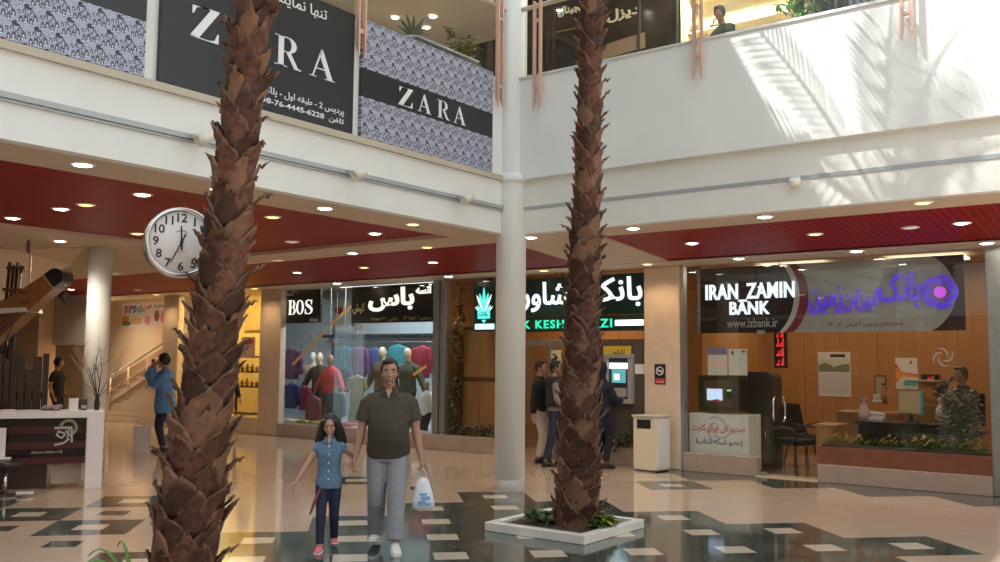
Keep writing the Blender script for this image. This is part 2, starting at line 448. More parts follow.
for r in REDS:
    if r[2] < 0: mb.box(r[0]-.01, r[1]+.01, r[2]-.01, r[3]+.01, CZ+.05, CZ+.10)
    else: mb.prism([(r[2]-.01, slope(r[2])+.03), (r[3]+.01, slope(r[3])+.015), (r[3]+.01, slope(r[3])+.08), (r[2]-.01, slope(r[2])+.08)], lambda y, z, d: Vector((d, y, z)), r[0]-.01, r[1]+.01)
struct('ceiling_red_lattice', mb, red)
mb = MB(); mb.box(-34, 3, 12.2, FY+.3, BK-.006, CZ+.02); struct('ceiling_strip', mb, tanc)
# upper floor slab, fascias, parapets
mb = MB(); mb.box(-34, LX-.12, -6, 20, 4.6, 5.0); mb.box(LX-.12, 3, RY+.12, 20, 4.6, 5.0); struct('floor_upper', mb, mat('upper_floor', (.5, .42, .35), .2))
mb = MB(); mb.box(LX-.12, LX, -6, RY+.12, CZ-.012, 5.18); struct('wall_left', mb, white)
mb = MB(); mb.box(LX, LX+.05, -6, RY, 3.86, 3.925); struct('trim_1', mb, mat('khaki_ledge', (.52, .47, .38), .5))
mb = MB(); mb.box(LX+.002, 3, RY, RY+.12, CZ-.012, 4.0); struct('wall_right', mb, white2)
mb = MB(); mb.box(LX+.002, 3, RY-.09, RY+.12, 3.88, 5.17); struct('wall_right_upper', mb, white)
mb = MB(); mb.box(LX+.1, 3, RY-.11, RY+.14, 5.17, 5.20); struct('trim_2', mb, mat('parapet_cap', (.62, .63, .62), .4))
# round columns
def column(x, y, r, z1):
    mb = MB(); mb.cyl((x, y), r, 0, z1, 40); 0
    mb.lathe((x, y, 3.84), [(r, 0), (r+.035, .02), (r+.035, .10), (r, .12)], 40) if z1 > 4 else None
    o = struct('column', mb, white if z1 > 4 else white2); origin(o, (x, y, 0))
    mb = MB(); mb.lathe((x, y, 0), [(r+.004, 0), (r+.004, .13), (r-.01, .134)], 40, None, False); obj('base_band', mb, mat('base_band', (.40, .38, .35), .3), o)
    return o
column(LX+.02, RY-.02, .19, 9.6); column(-12.95, 7.4, .165, CZ)
# pillars of the shop row
for x0, x1 in ((-16.0, -15.33), (-6.83, -6.23), (-19.55, -18.95), (-2.08, -1.0)):
    mb = MB(); mb.bbox(x0, x1, FY-.03, FY+.12, 0, BK, .012)
    for z in (.95, 1.9): mb.box(x0+.01, x1-.01, FY-.034, FY-.02, z, z+.006)
    o = struct('pillar', mb, steel if x0 > -3 else stone); origin(o, ((x0+x1)/2, FY+.4, 0))
mb = MB(); mb.box(-6.23, -6.17, FY-.02, FY+.1, 0, BK); struct('trim_3', mb, steel)
# walls between and behind the shops
mb = MB(); mb.box(-18.9, 3, 17.0, 17.15, 0, CZ+.1); struct('wall_back', mb, wood)
mb = MB(); mb.box(-11.12, -11.0, FY+.15, 17, 0, CZ); mb.box(-6.83, -6.25, FY+.8, 17, 0, CZ); mb.box(-2.08, -1.9, FY+.8, 17, 0, CZ); struct('wall_between', mb, wood)
mb = MB(); mb.prism([(-15.62, FY+.1), (-15.70, FY+.1), (-18.88, 15.5), (-18.80, 15.5)], lambda x, y, z: Vector((x, y, z)), 0, CZ); mb.box(-18.95, -18.8, FY+.9, 17, 0, CZ); struct('wall_shop_side', mb, mat('pale_wall', (.75, .75, .74), .5))
# far left: stair hall wall with an ochre dado rising with the flight
SY = 14.7
mb = MB(); mb.box(-34, -18.9, SY, SY+.15, 0, CZ+.1); struct('wall_stair', mb, cream)
mb = MB(); mb.prism([(-27, 0), (-18.95, 0), (-18.95, 2.95), (-20.7, 2.5), (-27, .15)], onY(SY), 0, .02); struct('trim_4', mb, wallb)
mb = MB(); mb.box(-34.2, -34, -6, 20, 0, CZ+.1); struct('wall_far', mb, cream)
# stub walls round the small lobby behind the kiosk
mb = MB(); mb.box(-24.3, -22.9, 11.55, 12.0, 0, CZ); struct('wall_stub', mb, cream)
mb = MB(); mb.box(-22.9, -21.3, 11.9, 12.2, 1.9, CZ); struct('beam', mb, mat('pale_beam', (.74, .66, .52), .5))
# sloped underside of a flight over the kiosk
mb = MB()
a, b, c = gx(37, 244, -14.2), gx(82, 248, -14.2), gx(70, 265, -14.2)
pts = [Vector((-14.2, 4.0, 3.2)), Vector((-14.2, 6.7, 3.2)), c.copy(), gx(-5, 303, -14.2)]
mb.prism([(p.y, p.z) for p in pts], lambda y, z, d: Vector((-14.2-d, y, z)), 0, .1)
B = gz(83, 248, CZ-.01); A = pts[1]
mb.add([A, c, B, A+Vector((0, 0, .0))+Vector((-.1, .03, .06)), c+Vector((-.1, .03, .08)), B+Vector((-.1, .03, .06))], [(0, 1, 2), (5, 4, 3), (0, 3, 4, 1), (1, 4, 5, 2), (2, 5, 3, 0)])
struct('wall_slanted', mb, mat('slanted_wall', (.86, .70, .50), .55))
# plinths of the shop fronts
mb = MB()
for x0, x1, h, m_ in ((-15.33, -9.75, .27, 0), (-6.17, -5.07, .27, 0), (-4.20, -2.08, .24, 1), (-7.55, -6.83, .27, 0)):
    mb.bbox(x0, x1, FY-.06, FY+.12, 0, h, .008)
struct('baseboard_shops', mb, mat('plinth_stone', (.40, .31, .26), .25, noise=.06, nscale=6))
mb = MB(); mb.box(-4.20, -2.08, FY-.02, FY+.16, .235, .47); struct('baseboard_wood', mb, mat('russet_wood', (.20, .072, .040), .35, noise=.12, nscale=5))
mb = MB(); mb.box(-5.07, -4.2, FY-.05, FY+.3, 0, .012); struct('trim_5', mb, stone)

# the two other sides of the court, behind the camera: shop fronts, fascia, upper gallery
backm = mat('court_shopfront', (.24, .19, .15), .3, noise=.3, nscale=1.2)
for nm, (x0, x1, y0, y1) in (('wall_rear', (-34, 9, -8.2, -8)), ('wall_east', (8, 8.2, -8, 13))):
    mb = MB(); mb.box(x0, x1, y0, y1, 0, 3.2); struct(nm+'_lower', mb, backm)
    mb = MB(); mb.box(x0-.1, x1+.1, y0-.1, y1+.1, 3.2, 5.2); struct(nm+'_fascia', mb, white)
    mb = MB(); mb.box(x0, x1, y0, y1, 5.2, 8.4); struct(nm+'_upper', mb, backm)
# upper storey: shop fronts behind the galleries, gallery ceilings
UY = 13.5
upc = mat('upper_ceiling', (.74, .68, .58), .6)
mb = MB(); mb.box(-34, LX-.1, -6, 20, 8.3, 11.4); mb.box(LX-.1, 3, RY+.1, 20, 8.3, 9.5); struct('ceiling_upper', mb, upc)
mb = MB(); mb.box(-12.4, -9.0, 6.0, 11.2, 8.24, 8.31); struct('ceiling_upper_red', mb, red)
mb = MB(); mb.box(-17, -16.8, -6, 20, 5, 8.3); struct('wall_upper_left', mb, mat('upper_wall', (.70, .55, .38), .5))
mb = MB(); mb.box(-17, 3, UY+1.6, UY+1.8, 5, 8.3); struct('wall_upper_right', mb, mat('dark_upper_wall', (.07, .06, .055), .4))
# ================================================================ downlights
warmL, coolL = (1, .72, .42), (1, .90, .76)
lensw = emat('lamp_lens_white', (1, .93, .82), 22); lenso = emat('lamp_lens_amber', (1, .56, .18), 3.2); lensd = emat('lamp_lens_dim', (.9, .75, .6), .5)
ringm = mat('lamp_ring', (.85, .82, .76), .3)
def make_downlight(kind):
    t = thing('downlight', 'x', 'ceiling light')
    mb = MB(); mb.lathe((0, 0, 0), [(.07, .0), (.07, -.008), (.09, -.014), (.105, -.006), (.105, 0)], 24); obj('ring', mb, ringm, t, local=True)
    mb = MB(); mb.lathe((0, 0, 0), [(.001, -.020), (.050, -.016), (.074, -.004), (.074, .0)], 20)
    obj('lens', mb, dict(w=lensw, o=lenso, d=lensd, u=lensw, f=lensw, m=lensw)[kind], t, local=True)
    if kind != 'd':
        l = bpy.data.lights.new('lamp', 'SPOT'); l.energy = dict(w=30, o=22, u=170, f=15, m=85)[kind]; l.color = warmL if kind == 'o' else coolL
        l.spot_size = radians(140); l.spot_blend = .8; l.shadow_soft_size = .05
        lo = bpy.data.objects.new('lamp', l); C.objects.link(lo); lo.parent = t; lo.location = (0, 0, -.04)
    return t
DL = {}
dl_seen = {}
def downlight(x, y, z, kind, label, group):
    if kind not in DL: DL[kind] = o = make_downlight(kind)
    else: o = dup(DL[kind])
    o.location = (x, y, z); o['label'] = label; o['group'] = group
    return o
TAN = 'downlights in the tan strip along the side gallery edge'
for y, k, w in ((2.68, 'w', 'recessed white downlight in the tan strip, off the near end'), (4.04, 'w', 'bright white downlight in the tan strip above and left of the round clock'), (5.4, 'w', 'downlight in the tan strip hidden behind the near palm trunk'),
             (6.75, 'w', 'largest bright downlight in the tan strip just right of the near palm'), (8.15, 'o', 'warm downlight in the tan strip nearest the white corner column')):
    downlight(-7.42, y, CZ, k, w, TAN)
R1 = 'downlights in the side gallery red ceiling'
for x, y, k, w in ((-10.17, 5.31, 'w', 'small white downlight in the red ceiling beside the amber one'), (-9.66, 5.32, 'o', 'glowing amber downlight in the red ceiling left of the clock'),
                   (-8.56, 5.31, 'w', 'white downlight in the red ceiling just above the clock'), (-11.34, 5.34, 'w', 'white downlight at the red ceiling far left edge'),
                   (-11.34, 6.98, 'o', 'amber downlight in the red ceiling touching the clock rim'), (-8.64, 7.05, 'o', 'warm downlight in the red ceiling right beside the near palm'),
                   (-8.64, 8.75, 'w', 'bright white downlight in the pointed end of the red ceiling'), (-10.25, 8.72, 'd', 'unlit flat downlight in the red ceiling behind the near palm')):
    downlight(x, y, CZ+.05, k, w, R1)
R2 = 'downlights in the tan cross strip'
for x, y, k, w in ((-12.62, 6.6, 'm', 'white downlight in the tan strip over the dhow bow'), (-10.24, 9.9, 'w', 'brightest downlight in the tan cross strip between two red fields'),
                   (-8.78, 9.95, 'o', 'warm downlight in the tan cross strip near the pointed red field'), (-12.02, 9.94, 'd', 'dim downlight in the tan cross strip right of the near palm'),
                   (-16.56, 9.78, 'd', 'small dim downlight in the tan ceiling right of the slim column')):
    downlight(x, y, CZ, k, w, R2)
R3 = 'downlights in the red ceiling before the clothes shop'
for x, y, k, w in ((-13.0, 11.2, 'w', 'white downlight in the red ceiling above the square dark shop board'), (-11.3, 11.2, 'o', 'amber downlight in the red ceiling above the long black shop sign'),
                   (-9.75, 11.2, 'w', 'white downlight in the red ceiling left of the corner column'), (-20.8, 11.2, 'w', 'bright downlight in the red ceiling under the dhow bow tip'),
                   (-18.4, 10.7, 'o', 'amber downlight in the red ceiling behind the slim column'), (-19.0, 11.8, 'd', 'dim downlight in the red ceiling above the hanging banner')):
    downlight(x, y, slope(y)+.028, k, w, R3)
R4 = 'downlights in the tan strip of the bank gallery'
for x, y, k, w in ((-6.93, 9.9, 'w', 'white downlight touching the corner column'), (-5.42, 9.9, 'w', 'white downlight in the tan strip just right of the far palm trunk'),
                   (-3.78, 9.9, 'w', 'bright white downlight in the tan strip above the white letter sign'), (-2.15, 9.9, 'o', 'glowing amber downlight in the tan strip under the white fascia'),
                   (-6.85, 11.2, 'w', 'white downlight in the tan strip between two red fields right of the far palm')):
    downlight(x, y, slope(y) if y > 10.2 else CZ, k, w, R4)
R5 = 'downlights in the bank gallery red ceiling'
for x, y, k, w in ((-5.27, 11.22, 'w', 'white downlight in the red ceiling above the beige pillar'), (-3.66, 11.22, 'o', 'amber downlight in the red ceiling of the bank gallery'),
                   (-2.04, 11.22, 'w', 'biggest white downlight in the red ceiling above the purple emblem'), (-2.58, 11.25, 'd', 'unlit flat fitting in the red ceiling above the purple letters')):
    downlight(x, y, slope(y)+.028, k, w, R5)
R6 = 'downlights in the lowered strip before the shops'
for x, k, w in ((-6.53, 'o', 'warm downlight shining onto the beige pillar top'), (-5.1, 'w', 'white downlight above the white letters of the bank sign'),
                (-3.5, 'w', 'bright downlight centred over the bank glass front'), (-1.98, 'w', 'white downlight before the steel pillar'),
                (-8.4, 'o', 'warm downlight above the green bank sign'), (-10.4, 'w', 'downlight above the flower garland window'), (-15.66, 'o', 'warm downlight shining onto the pillar beside the clothes shop'),
                (-13.2, 'w', 'downlight above the clothes shop glass'), (-17.4, 'o', 'warm downlight above the gold lit shop'), (-19.2, 'o', 'warm downlight onto the pillar beside the hanging banner'),
                (-22.0, 'w', 'white downlight above the hanging banner')):
    downlight(x, 12.36, BK-.006, 'u' if x < -20 else 'f' if x > -14 and k == 'w' else k, w, R6)

downlight(-20.9, 13.7, CZ, 'm', 'added white fill downlight, unseen deep over the stairs, nearer the hanging banner', R6); downlight(-23.4, 13.6, CZ, 'm', 'added white fill downlight, unseen deep over the foot of the stairs', R6)  # two fill lamps added out of view to brighten the stair hall
# ================================================================ light tracks with spotlights
grey = mat('track_grey', (.42, .45, .47), .4, .3)
def track_spot(name_label, group, p, axis):
    t = thing('track_spotlight', name_label, 'spotlight', p, 0 if axis == 'X' else radians(90), group)
    mb = MB(); mb.bbox(-.05, .05, -.02, .02, -.02, .02, .005); obj('adapter', mb, grey, t, local=True)
    mb = MB(); mb.tube([(0, -.02, 0), (0, -.07, -.01)], .014, 8); obj('arm', mb, grey, t, local=True)
    mb = MB(); M = Matrix.Translation((0, -.12, -.03)) @ Matrix.Rotation(radians(28), 4, 'X') @ Matrix.Rotation(radians(60), 4, 'Y')
    mb.lathe((0, 0, 0), [(.02, .09), (.045, .085), (.05, .03), (.06, -.06), (.052, -.06), (.04, -.03), (.0, -.03)], 20, M); obj('head', mb, mat('spot_head', (.75, .71, .62), .35), t, local=True)
    return t
mb = MB(); mb.box(LX+.002, LX+.035, -6, RY-.16, 3.50, 3.545); mb.box(LX+.002, LX+.028, -6, RY-.16, 3.475, 3.485)
solo('light_track', mb, grey, 'long grey lighting track along the white side gallery fascia', 'lighting track', (LX, 4, 3.5))
for y, w in ((4.78, 'small cream spotlight on the grey track, beside the near palm trunk'), (6.64, 'small cream spotlight in the middle of the grey track'), (8.41, 'small cream spotlight on the grey track nearest the corner column')):
    track_spot(w, 'spotlights on the grey track', (LX+.05, y, 3.52), 'Y')
mb = MB(); mb.box(LX+.21, 3, RY-.012, RY+.002, 3.50, 3.54)
solo('light_track', mb, grey, 'thin shadowed lighting track across the white fascia above the banks', 'lighting track', (-3, RY, 3.5))
t = thing('smoke_detector', 'small white dome fixture under the thin track on the right fascia', 'fixture', (-3.29, RY-.03, 3.50))
mb = MB(); mb.bbox(-.05, .05, -.02, .03, -.01, .03, .006); obj('bracket', mb, ringm, t, local=True)
mb = MB(); mb.lathe((0, -.03, -.02), [(.06, .02), (.065, -.005), (.05, -.045), (.0, -.05)], 20); obj('dome', mb, ringm, t, local=True)

# ================================================================ balustrades
copper = mat('copper_bar', (.72, .49, .40), .35, .35, noise=.06, nscale=8)
def baluster(label, group, p, rz):
    t = thing('baluster', label, 'railing post', p, rz, group)
    for s in (-1, 1):
        mb = MB(); mb.prism([(-.0, -.10), (.05, -.22), (.05, 1.18), (0, 1.18)], lambda a, b, d: Vector((s*.045+d, -a, b)), -.012, .012)
        obj('bar', mb, copper, t, local=True)
    for z in (.03, .9):
        mb = MB(); mb.bbox(-.04, .04, -.035, -.01, z, z+.05, .006); obj('spacer', mb, copper, t, local=True)
    mb = MB(); mb.tube([(0, 0, .0), (0, .09, .0)], .012, 8); obj('bolt', mb, chrome, t, local=True)
    return t
for y, w in ((4.34, 'pair of copper bars between the two dark shop panels'), (6.72, 'pair of copper bars between the big black board and the patterned panel'), (9.14, 'pair of copper bars at the patterned panel end, beside the corner column')):
    if y > 5: baluster(w, 'copper balusters on the side gallery', (LX+.06, y, 4.98), radians(90))
for x, w in ((-6.46, 'pair of copper bars hanging over the parapet between corner column and far palm'), (-4.3, 'pair of copper bars on the parapet beside the lit handbag shelves'), (-2.12, 'pair of copper bars on the sunlit parapet at the far right')):
    baluster(w, 'copper balusters on the bank gallery', (x, RY-.15, 4.93), 0)
pale = mat('pale_rail', (.72, .62, .55), .3, .3)
mb = MB(); mb.tube([(LX+.03, -6, 6.09), (LX+.03, RY-.2, 6.09)], .03, 12); solo('handrail', mb, pale, 'pale round handrail above the patterned panel glass', 'handrail', (LX, 4, 6.06))
mb = MB(); mb.tube([(LX+.2, RY-.06, 6.10), (3, RY-.06, 6.10)], .03, 12); solo('handrail', mb, pale, 'pale round handrail above the white parapet by the far palm', 'handrail', (-4, RY, 6.07))
for i, (x0, x1, w) in enumerate(((-6.75, -4.36, 'glass balustrade pane above the parapet, crossed by the far palm'), (-4.28, -2.18, 'glass balustrade pane above the parapet before the handbag shelves'), (-2.1, .5, 'glass balustrade pane at the sunlit end of the parapet'))):
    mb = MB(); mb.box(x0, x1, RY-.04, RY-.028, 5.2, 6.08); solo('glass_balustrade', mb, rail_glass, w, 'glass balustrade', (x0, RY, 5.2), 'glass balustrade panes')
for y0, y1, w in ((6.78, 9.08, 'clear glass balustrade pane above the patterned panel'), (4.42, 6.66, 'clear glass balustrade pane above the big black board'), (9.18, 9.34, 'narrow glass pane between copper bars and corner column')):
    mb = MB(); mb.box(LX+.01, LX+.022, y0, y1, 5.18 if y0 < 9 else 4.9, 6.07); solo('glass_balustrade', mb, rail_glass, w, 'glass balustrade', (LX, y0, 5.2), 'glass balustrade panes')

# ================================================================ shop panels on the side gallery
panel_black = mat('board_black', (.018, .02, .024), .3)
def faces_mat():
    """repeating printed crowd of tiny line-drawn heads"""
    m, t, b = newmat('printed_heads')
    X, Y, Z = pos(t)
    cw, ch = .165, .15
    row = (Z/ch).floor(); u = (Y/cw + row*.5).fract(); v = (Z/ch).fract()
    def ell(cx, cy, rx, ry):
        du = (u-cx)/rx; dv = (v-cy)/ry; return (du*du+dv*dv).sqrt()
    ink = None; pale_ = None
    for cx, cy, rx, ry in ((.16, .30, .085, .26), (.38, .38, .095, .27), (.62, .33, .085, .25), (.82, .52, .10, .27), (.30, .80, .08, .17), (.66, .82, .09, .16), (.50, .66, .06, .13), (.06, .70, .07, .18)):
        d = ell(cx, cy, rx, ry)
        hair = d.lt(1.15)*d.gt(.56)*v.gt(cy-.05); eye = ell(cx-.03, cy, .018, .045).lt(1).max(ell(cx+.03, cy, .018, .045).lt(1)); mouth = ell(cx, cy-.13, .035, .022).lt(1)
        k = hair.max(eye).max(mouth); ink = k if ink is None else ink.max(k)
        f = d.lt(.62); pale_ = f if pale_ is None else pale_.max(f)
    cap = (ell(.93, .12, .16, .15).lt(1)).max(ell(.05, .02, .10, .12).lt(1))
    n = noise(t, 60, 3)
    base = mixc(t, (u*14).fract().lt(.3)*.6, (.44, .48, .62), (.28, .32, .46))
    col = mixc(t, pale_, base, (.66, .69, .82)); col = mixc(t, ink*.93, col, (.05, .05, .08)); col = mixc(t, cap, col, (.035, .035, .06))
    col = mixc(t, n.gt(.58)*.5, col, (.1, .1, .16))
    t.links.new(col, b.inputs['Base Color']); b.inputs['Roughness'].default_value = .35
    return m
heads = faces_mat(); letterw = mat('letter_white', (.82, .84, .88), .4)
FX = onX(LX+.05)
def board(label, y0, y1, patt, blk):
    t = thing('shop_board', label, 'shop sign', (LX+.02, (y0+y1)/2, 3.93))
    for nm, lst, m_ in (('printed_film', patt, heads), ('black_panel', blk, panel_black)):
        for z0, z1 in lst:
            mb = MB(); mb.box(LX+.004, LX+.05, y0, y1, z0, z1); obj(nm, mb, m_, t)
    return t
board('board of tiny printed heads with a plain black top at the far left', 1.6, 4.27, [(3.93, 4.40)], [(4.40, 5.2)])
t = board('big black board with tall white serif letters, half hidden by the near palm', 4.41, 6.66, [], [(3.93, 5.2)])
mb = MB()
for ch, y0, y1 in (('Z', 4.69, 4.985), ('A', 5.10, 5.44), ('R', 5.62, 5.95), ('A', 6.06, 6.395)): letters(mb, serif(ch), FX, (y0, y1, 4.405, 4.70), .004)
obj('lettering', mb, letterw, t)
mb = MB()
letters(mb, textgeo(persian('تنها نماینده'), .008), FX, (5.55, 6.27, 4.99, 5.13), .003)
letters(mb, textgeo(persian('پردیس 2 - طبقه اول - پلاک 199'), .01), FX, (5.34, 6.53, 4.075, 4.165), .003)
letters(mb, textgeo('+98-76-4445-6228  '+persian('تلفن'), .015), FX, (5.42, 6.53, 3.985, 4.055), .003)
obj('small_lettering', mb, letterw, t)
t = board('patterned panel of tiny printed heads with a lettered black band beside the corner column', 6.78, 9.05, [(3.93, 4.36), (4.67, 5.2)], [(4.36, 4.67)])
mb = MB()
for ch, y0 in (('Z', 7.34), ('A', 7.66), ('R', 7.99), ('A', 8.29)): letters(mb, serif(ch), FX, (y0, y0+.23, 4.40, 4.61), .004)
obj('lettering', mb, letterw, t)
# ================================================================ palms in square planters
def boots_mat():
    m, t, b = newmat('palm_leaf_bases')
    g = t.nodes.new('ShaderNodeNewGeometry'); at = t.nodes.new('ShaderNodeAttribute'); at.attribute_name = 'edge'
    n = noise(t, 26, 5); r = N(t, g.outputs['Random Per Island'])
    c = mixc(t, r, (.050, .020, .013), (.19, .078, .044)); sx, sy, sz = pos(t); c = mixc(t, (n-.42)*3.2, c, (.035, .016, .012))
    c = mixc(t, r.gt(.78)*.45, c, (.25, .145, .09))
    c = mixc(t, N(t, at.outputs['Fac'])*.7, c, (.28, .16, .095))
    t.links.new(c, b.inputs['Base Color']); b.inputs['Roughness'].default_value = .62; b.inputs['Specular IOR Level'].default_value = .35
    bp = t.nodes.new('ShaderNodeBump'); bp.inputs['Strength'].default_value = .5; bp.inputs['Distance'].default_value = .01
    t.links.new(n.k, bp.inputs['Height']); t.links.new(bp.outputs[0], b.inputs['Normal'])
    return m
bootm = boots_mat()
frondm = mat('palm_frond', (.10, .20, .05), .5, noise=.2, nscale=4)
def palm(label, axis, seed, crown_h):
    """axis: [(x, y, z, radius)] of the trunk; old leaf bases wrap it in a spiral of overlapping, curling stubs"""
    R_ = random.Random(seed); base = Vector(axis[0][:3])
    root = thing('palm_tree', label, 'palm tree', base)
    def A(z):
        for (x0, y0, z0, r0), (x1, y1, z1, r1) in zip(axis, axis[1:]):
            if z <= z1 or (x1, y1, z1, r1) == axis[-1]:
                k = (z-z0)/(z1-z0); return Vector((x0+(x1-x0)*k, y0+(y1-y0)*k, z)), r0+(r1-r0)*k
    top = axis[-1][2]
    mb = MB(); edge = []
    zs = [axis[0][2]+k*(top-axis[0][2])/40 for k in range(41)]
    rings = []
    for z in zs:
        c, r = A(z); rings.append([c+Vector((cos(2*pi*k/18)*r*.93, sin(2*pi*k/18)*r*.93, 0)) for k in range(18)])
    mb.loft(rings); edge += [0]*len(mb.v)
    z = axis[0][2]-.05; row = 0
    while z < top-.1:
        c, r = A(max(z, axis[0][2])); n = max(4, round(2*pi*r/.205)); hgt = .078+.115*r
        for i in range(n):
            a0 = 2*pi*(i+.5*(row % 2))/n+R_.uniform(-.12, .12)+row*.13
            w = 2*pi/n*R_.uniform(.52, .66); L = hgt*R_.uniform(2.1, 2.7); z0 = z+R_.uniform(-.03, .03); lean = R_.uniform(-.10, .10); out = R_.uniform(.012, .044)*(.6+r*2.2)*1.25; curl = R_.uniform(.0, 1.5)
            nu, nv = 6, 7; vs = []; ed = []
            for iv in range(nv+1):
                v = iv/nv
                wv = w*(1-.10*v-.62*max(0, v-.42)**1.1/.58**1.1)*(1 if v < .999 else .6)*(1+R_.uniform(-.05, .05))
                for iu in range(nu+1):
                    u = iu/nu*2-1
                    zz = z0+L*v-abs(u)**1.6*L*.12*v+R_.uniform(-.013, .013)*v*v
                    cc, rr = A(min(max(zz, axis[0][2]), top))
                    rad = rr*.95+.004+out*(v**1.3)*1.05+.014*(1-u*u)*(1-.2*v)+(.028*curl*max(0, v-.72)/.28)+R_.uniform(-.005, .005)
                    a = a0+u*wv+lean*v
                    vs.append(Vector((cc.x+cos(a)*rad, cc.y+sin(a)*rad, max(zz, .03)))); ed.append(max(0, (v-.80)/.20)*.8 if abs(u) < .8 else .3+.5*v*(v > .4))
            k = (nu+1)*(nv+1)
            fs = [(q*(nu+1)+p, q*(nu+1)+p+1, (q+1)*(nu+1)+p+1, (q+1)*(nu+1)+p) for q in range(nv) for p in range(nu)]
            # thickness: an inner skin
            inn = []
            for q, p in enumerate(vs):
                cc, rr = A(min(max(p.z, axis[0][2]), top)); d = Vector((p.x-cc.x, p.y-cc.y, 0)); d.normalize(); inn.append(p-d*.012)
            bd = [p for p in range(nu+1)]+[q*(nu+1)+nu for q in range(1, nv+1)]+[nv*(nu+1)+p for p in range(nu-1, -1, -1)]+[q*(nu+1) for q in range(nv-1, 0, -1)]
            side = [(bd[q], bd[(q+1) % len(bd)], bd[(q+1) % len(bd)]+k, bd[q]+k) for q in range(len(bd))]
            mb.add(vs+inn, fs+[tuple(x+k for x in f[::-1]) for f in fs]+side, True); edge += ed+[e*.6 for e in ed]
            if R_.random() < .6:   # a torn spine left at the tip
                tip = vs[nv*(nu+1)+nu//2]; cc, rr = A(min(tip.z, top)); d = Vector((tip.x-cc.x, tip.y-cc.y, 0)).normalized()
                s = R_.uniform(.02, .055); k0 = len(mb.v)
                mb.tube([tip-Vector((0, 0, .02)), tip+d*s*.5+Vector((0, 0, .008)), tip+d*s+Vector((0, 0, s*R_.uniform(-.1, .6)))], [.011, .007, .001], 5); edge += [.35]*(len(mb.v)-k0)
        z += hgt; row += 1
    me = mb.mesh('trunk', bootm)
    # the edge tint as an attribute (kept by nearest vertex order before merging)
    kd = __import__('mathutils').kdtree.KDTree(len(mb.v))
    for i, v in enumerate(mb.v): kd.insert(v, i)
    kd.balance(); at = me.attributes.new('edge', 'FLOAT', 'POINT')
    for i, v in enumerate(me.vertices): at.data[i].value = edge[kd.find(v.co)[1]]
    obj('trunk', me, None, root)
    # crown of arching fronds high above
    ctop, rtop = A(top)
    for k in range(10):
        a = 2.4*k+R_.uniform(-.2, .2); L = R_.uniform(2.0, 2.7); el = R_.uniform(.2, 1.2); mb = MB(); pts = []
        for s in range(11):
            q = s/10; pts.append(ctop+Vector((cos(a)*L*q*cos(el*(1-q*.3)), sin(a)*L*q*cos(el*(1-q*.3)), L*q*sin(el)-1.5*q*q*L*.45)))
        mb.tube(pts, [.03*(1-.85*s/10) for s in range(11)], 5)
        for s in range(2, 40):
            q = s/40*10; i = min(int(q), 9); p = pts[i].lerp(pts[i+1], q-i); d = (pts[i+1]-pts[i]).normalized(); sd = d.cross(Vector((0, 0, 1))).normalized(); ll = .5*(1-abs(s/40-.45)*1.3)
            for sg in (-1, 1):
                e = p+(sd*sg+d*.6+Vector((0, 0, -.25))).normalized()*ll; o_ = d*.014
                mb.add([p-o_, p+o_, p.lerp(e, .5)+o_*1.3+Vector((0, 0, .02)), e, p.lerp(e, .5)-o_*1.3+Vector((0, 0, .02))], [(0, 1, 2, 3, 4)])
        obj('frond', mb, frondm, root)
    return root
def axis_from(pts, dist, topz, rtop):
    L = []
    for px, py, w in pts:
        p = atd(px, py, dist); L.append([p.x, p.y, p.z, w*dist/FPX/2-.044])
    a, b = L[0], L[1]; k = (0.02-a[2])/(b[2]-a[2]); L.insert(0, [a[0]+(b[0]-a[0])*k, a[1]+(b[1]-a[1])*k, .02, a[3]+.012])
    a, b = L[-2], L[-1]; k = (topz-b[2])/(b[2]-a[2]); L.append([b[0]+(b[0]-a[0])*k, b[1]+(b[1]-a[1])*k, topz, rtop])
    return [tuple(x) for x in L]
ax1 = axis_from(((184, 558, 76), (196, 460, 68), (206, 390, 60), (219, 300, 55), (231, 200, 51), (242, 105, 46), (253, 5, 42)), 5.5, 6.8, .11)
ax2 = axis_from(((577, 522, 52), (578, 470, 48), (580, 400, 43), (583, 300, 38), (587, 200, 32), (589, 120, 29), (592, 5, 27)), 8.85, 6.9, .10)
palm('nearer leaning palm with a thick scaly brown trunk, in front of the round clock', ax1, 3, 8)
palm('farther slender palm with a spiky brown trunk in the square marble planter', ax2, 5, 8)
# planters: marble rim round a bed of soil with low plants
marble = mat('white_marble', (.74, .71, .66), .22, noise=.05, nscale=7)
soil = mat('soil', (.05, .032, .022), .9, noise=.5, nscale=30, bump=1)
def planter(label, x0, x1, y0, y1, h):
    t = thing('planter', label, 'planter', ((x0+x1)/2, (y0+y1)/2, 0)); w = .085
    mb = MB()
    for a in ((x0, x1, y0, y0+w), (x0, x1, y1-w, y1), (x0, x0+w, y0+w, y1-w), (x1-w, x1, y0+w, y1-w)): mb.bbox(*a, 0, h, .008)
    obj('rim', mb, marble, t)
    mb = MB(); n = 14; vs = []; R_ = random.Random(2)
    for j in range(n+1):
        for i in range(n+1): vs.append((x0+.05+(x1-x0-.1)*i/n, y0+.05+(y1-y0-.1)*j/n, h*.62+R_.uniform(-.012, .014)))
    mb.add(vs, [(j*(n+1)+i, j*(n+1)+i+1, (j+1)*(n+1)+i+1, (j+1)*(n+1)+i) for j in range(n) for i in range(n)], True)
    obj('soil', mb, soil, t); return t
planter('square white marble planter around the farther palm', -5.46, -4.36, 7.06, 8.16, .085)
cx, cy = ax1[0][0], ax1[0][1]
planter('square white marble planter around the nearer palm', cx-.55, cx+.55, cy-.55, cy+.55, .085)
leafg = mat('leaf_green', (.075, .17, .035), .45, noise=.25, nscale=9, island=.35)
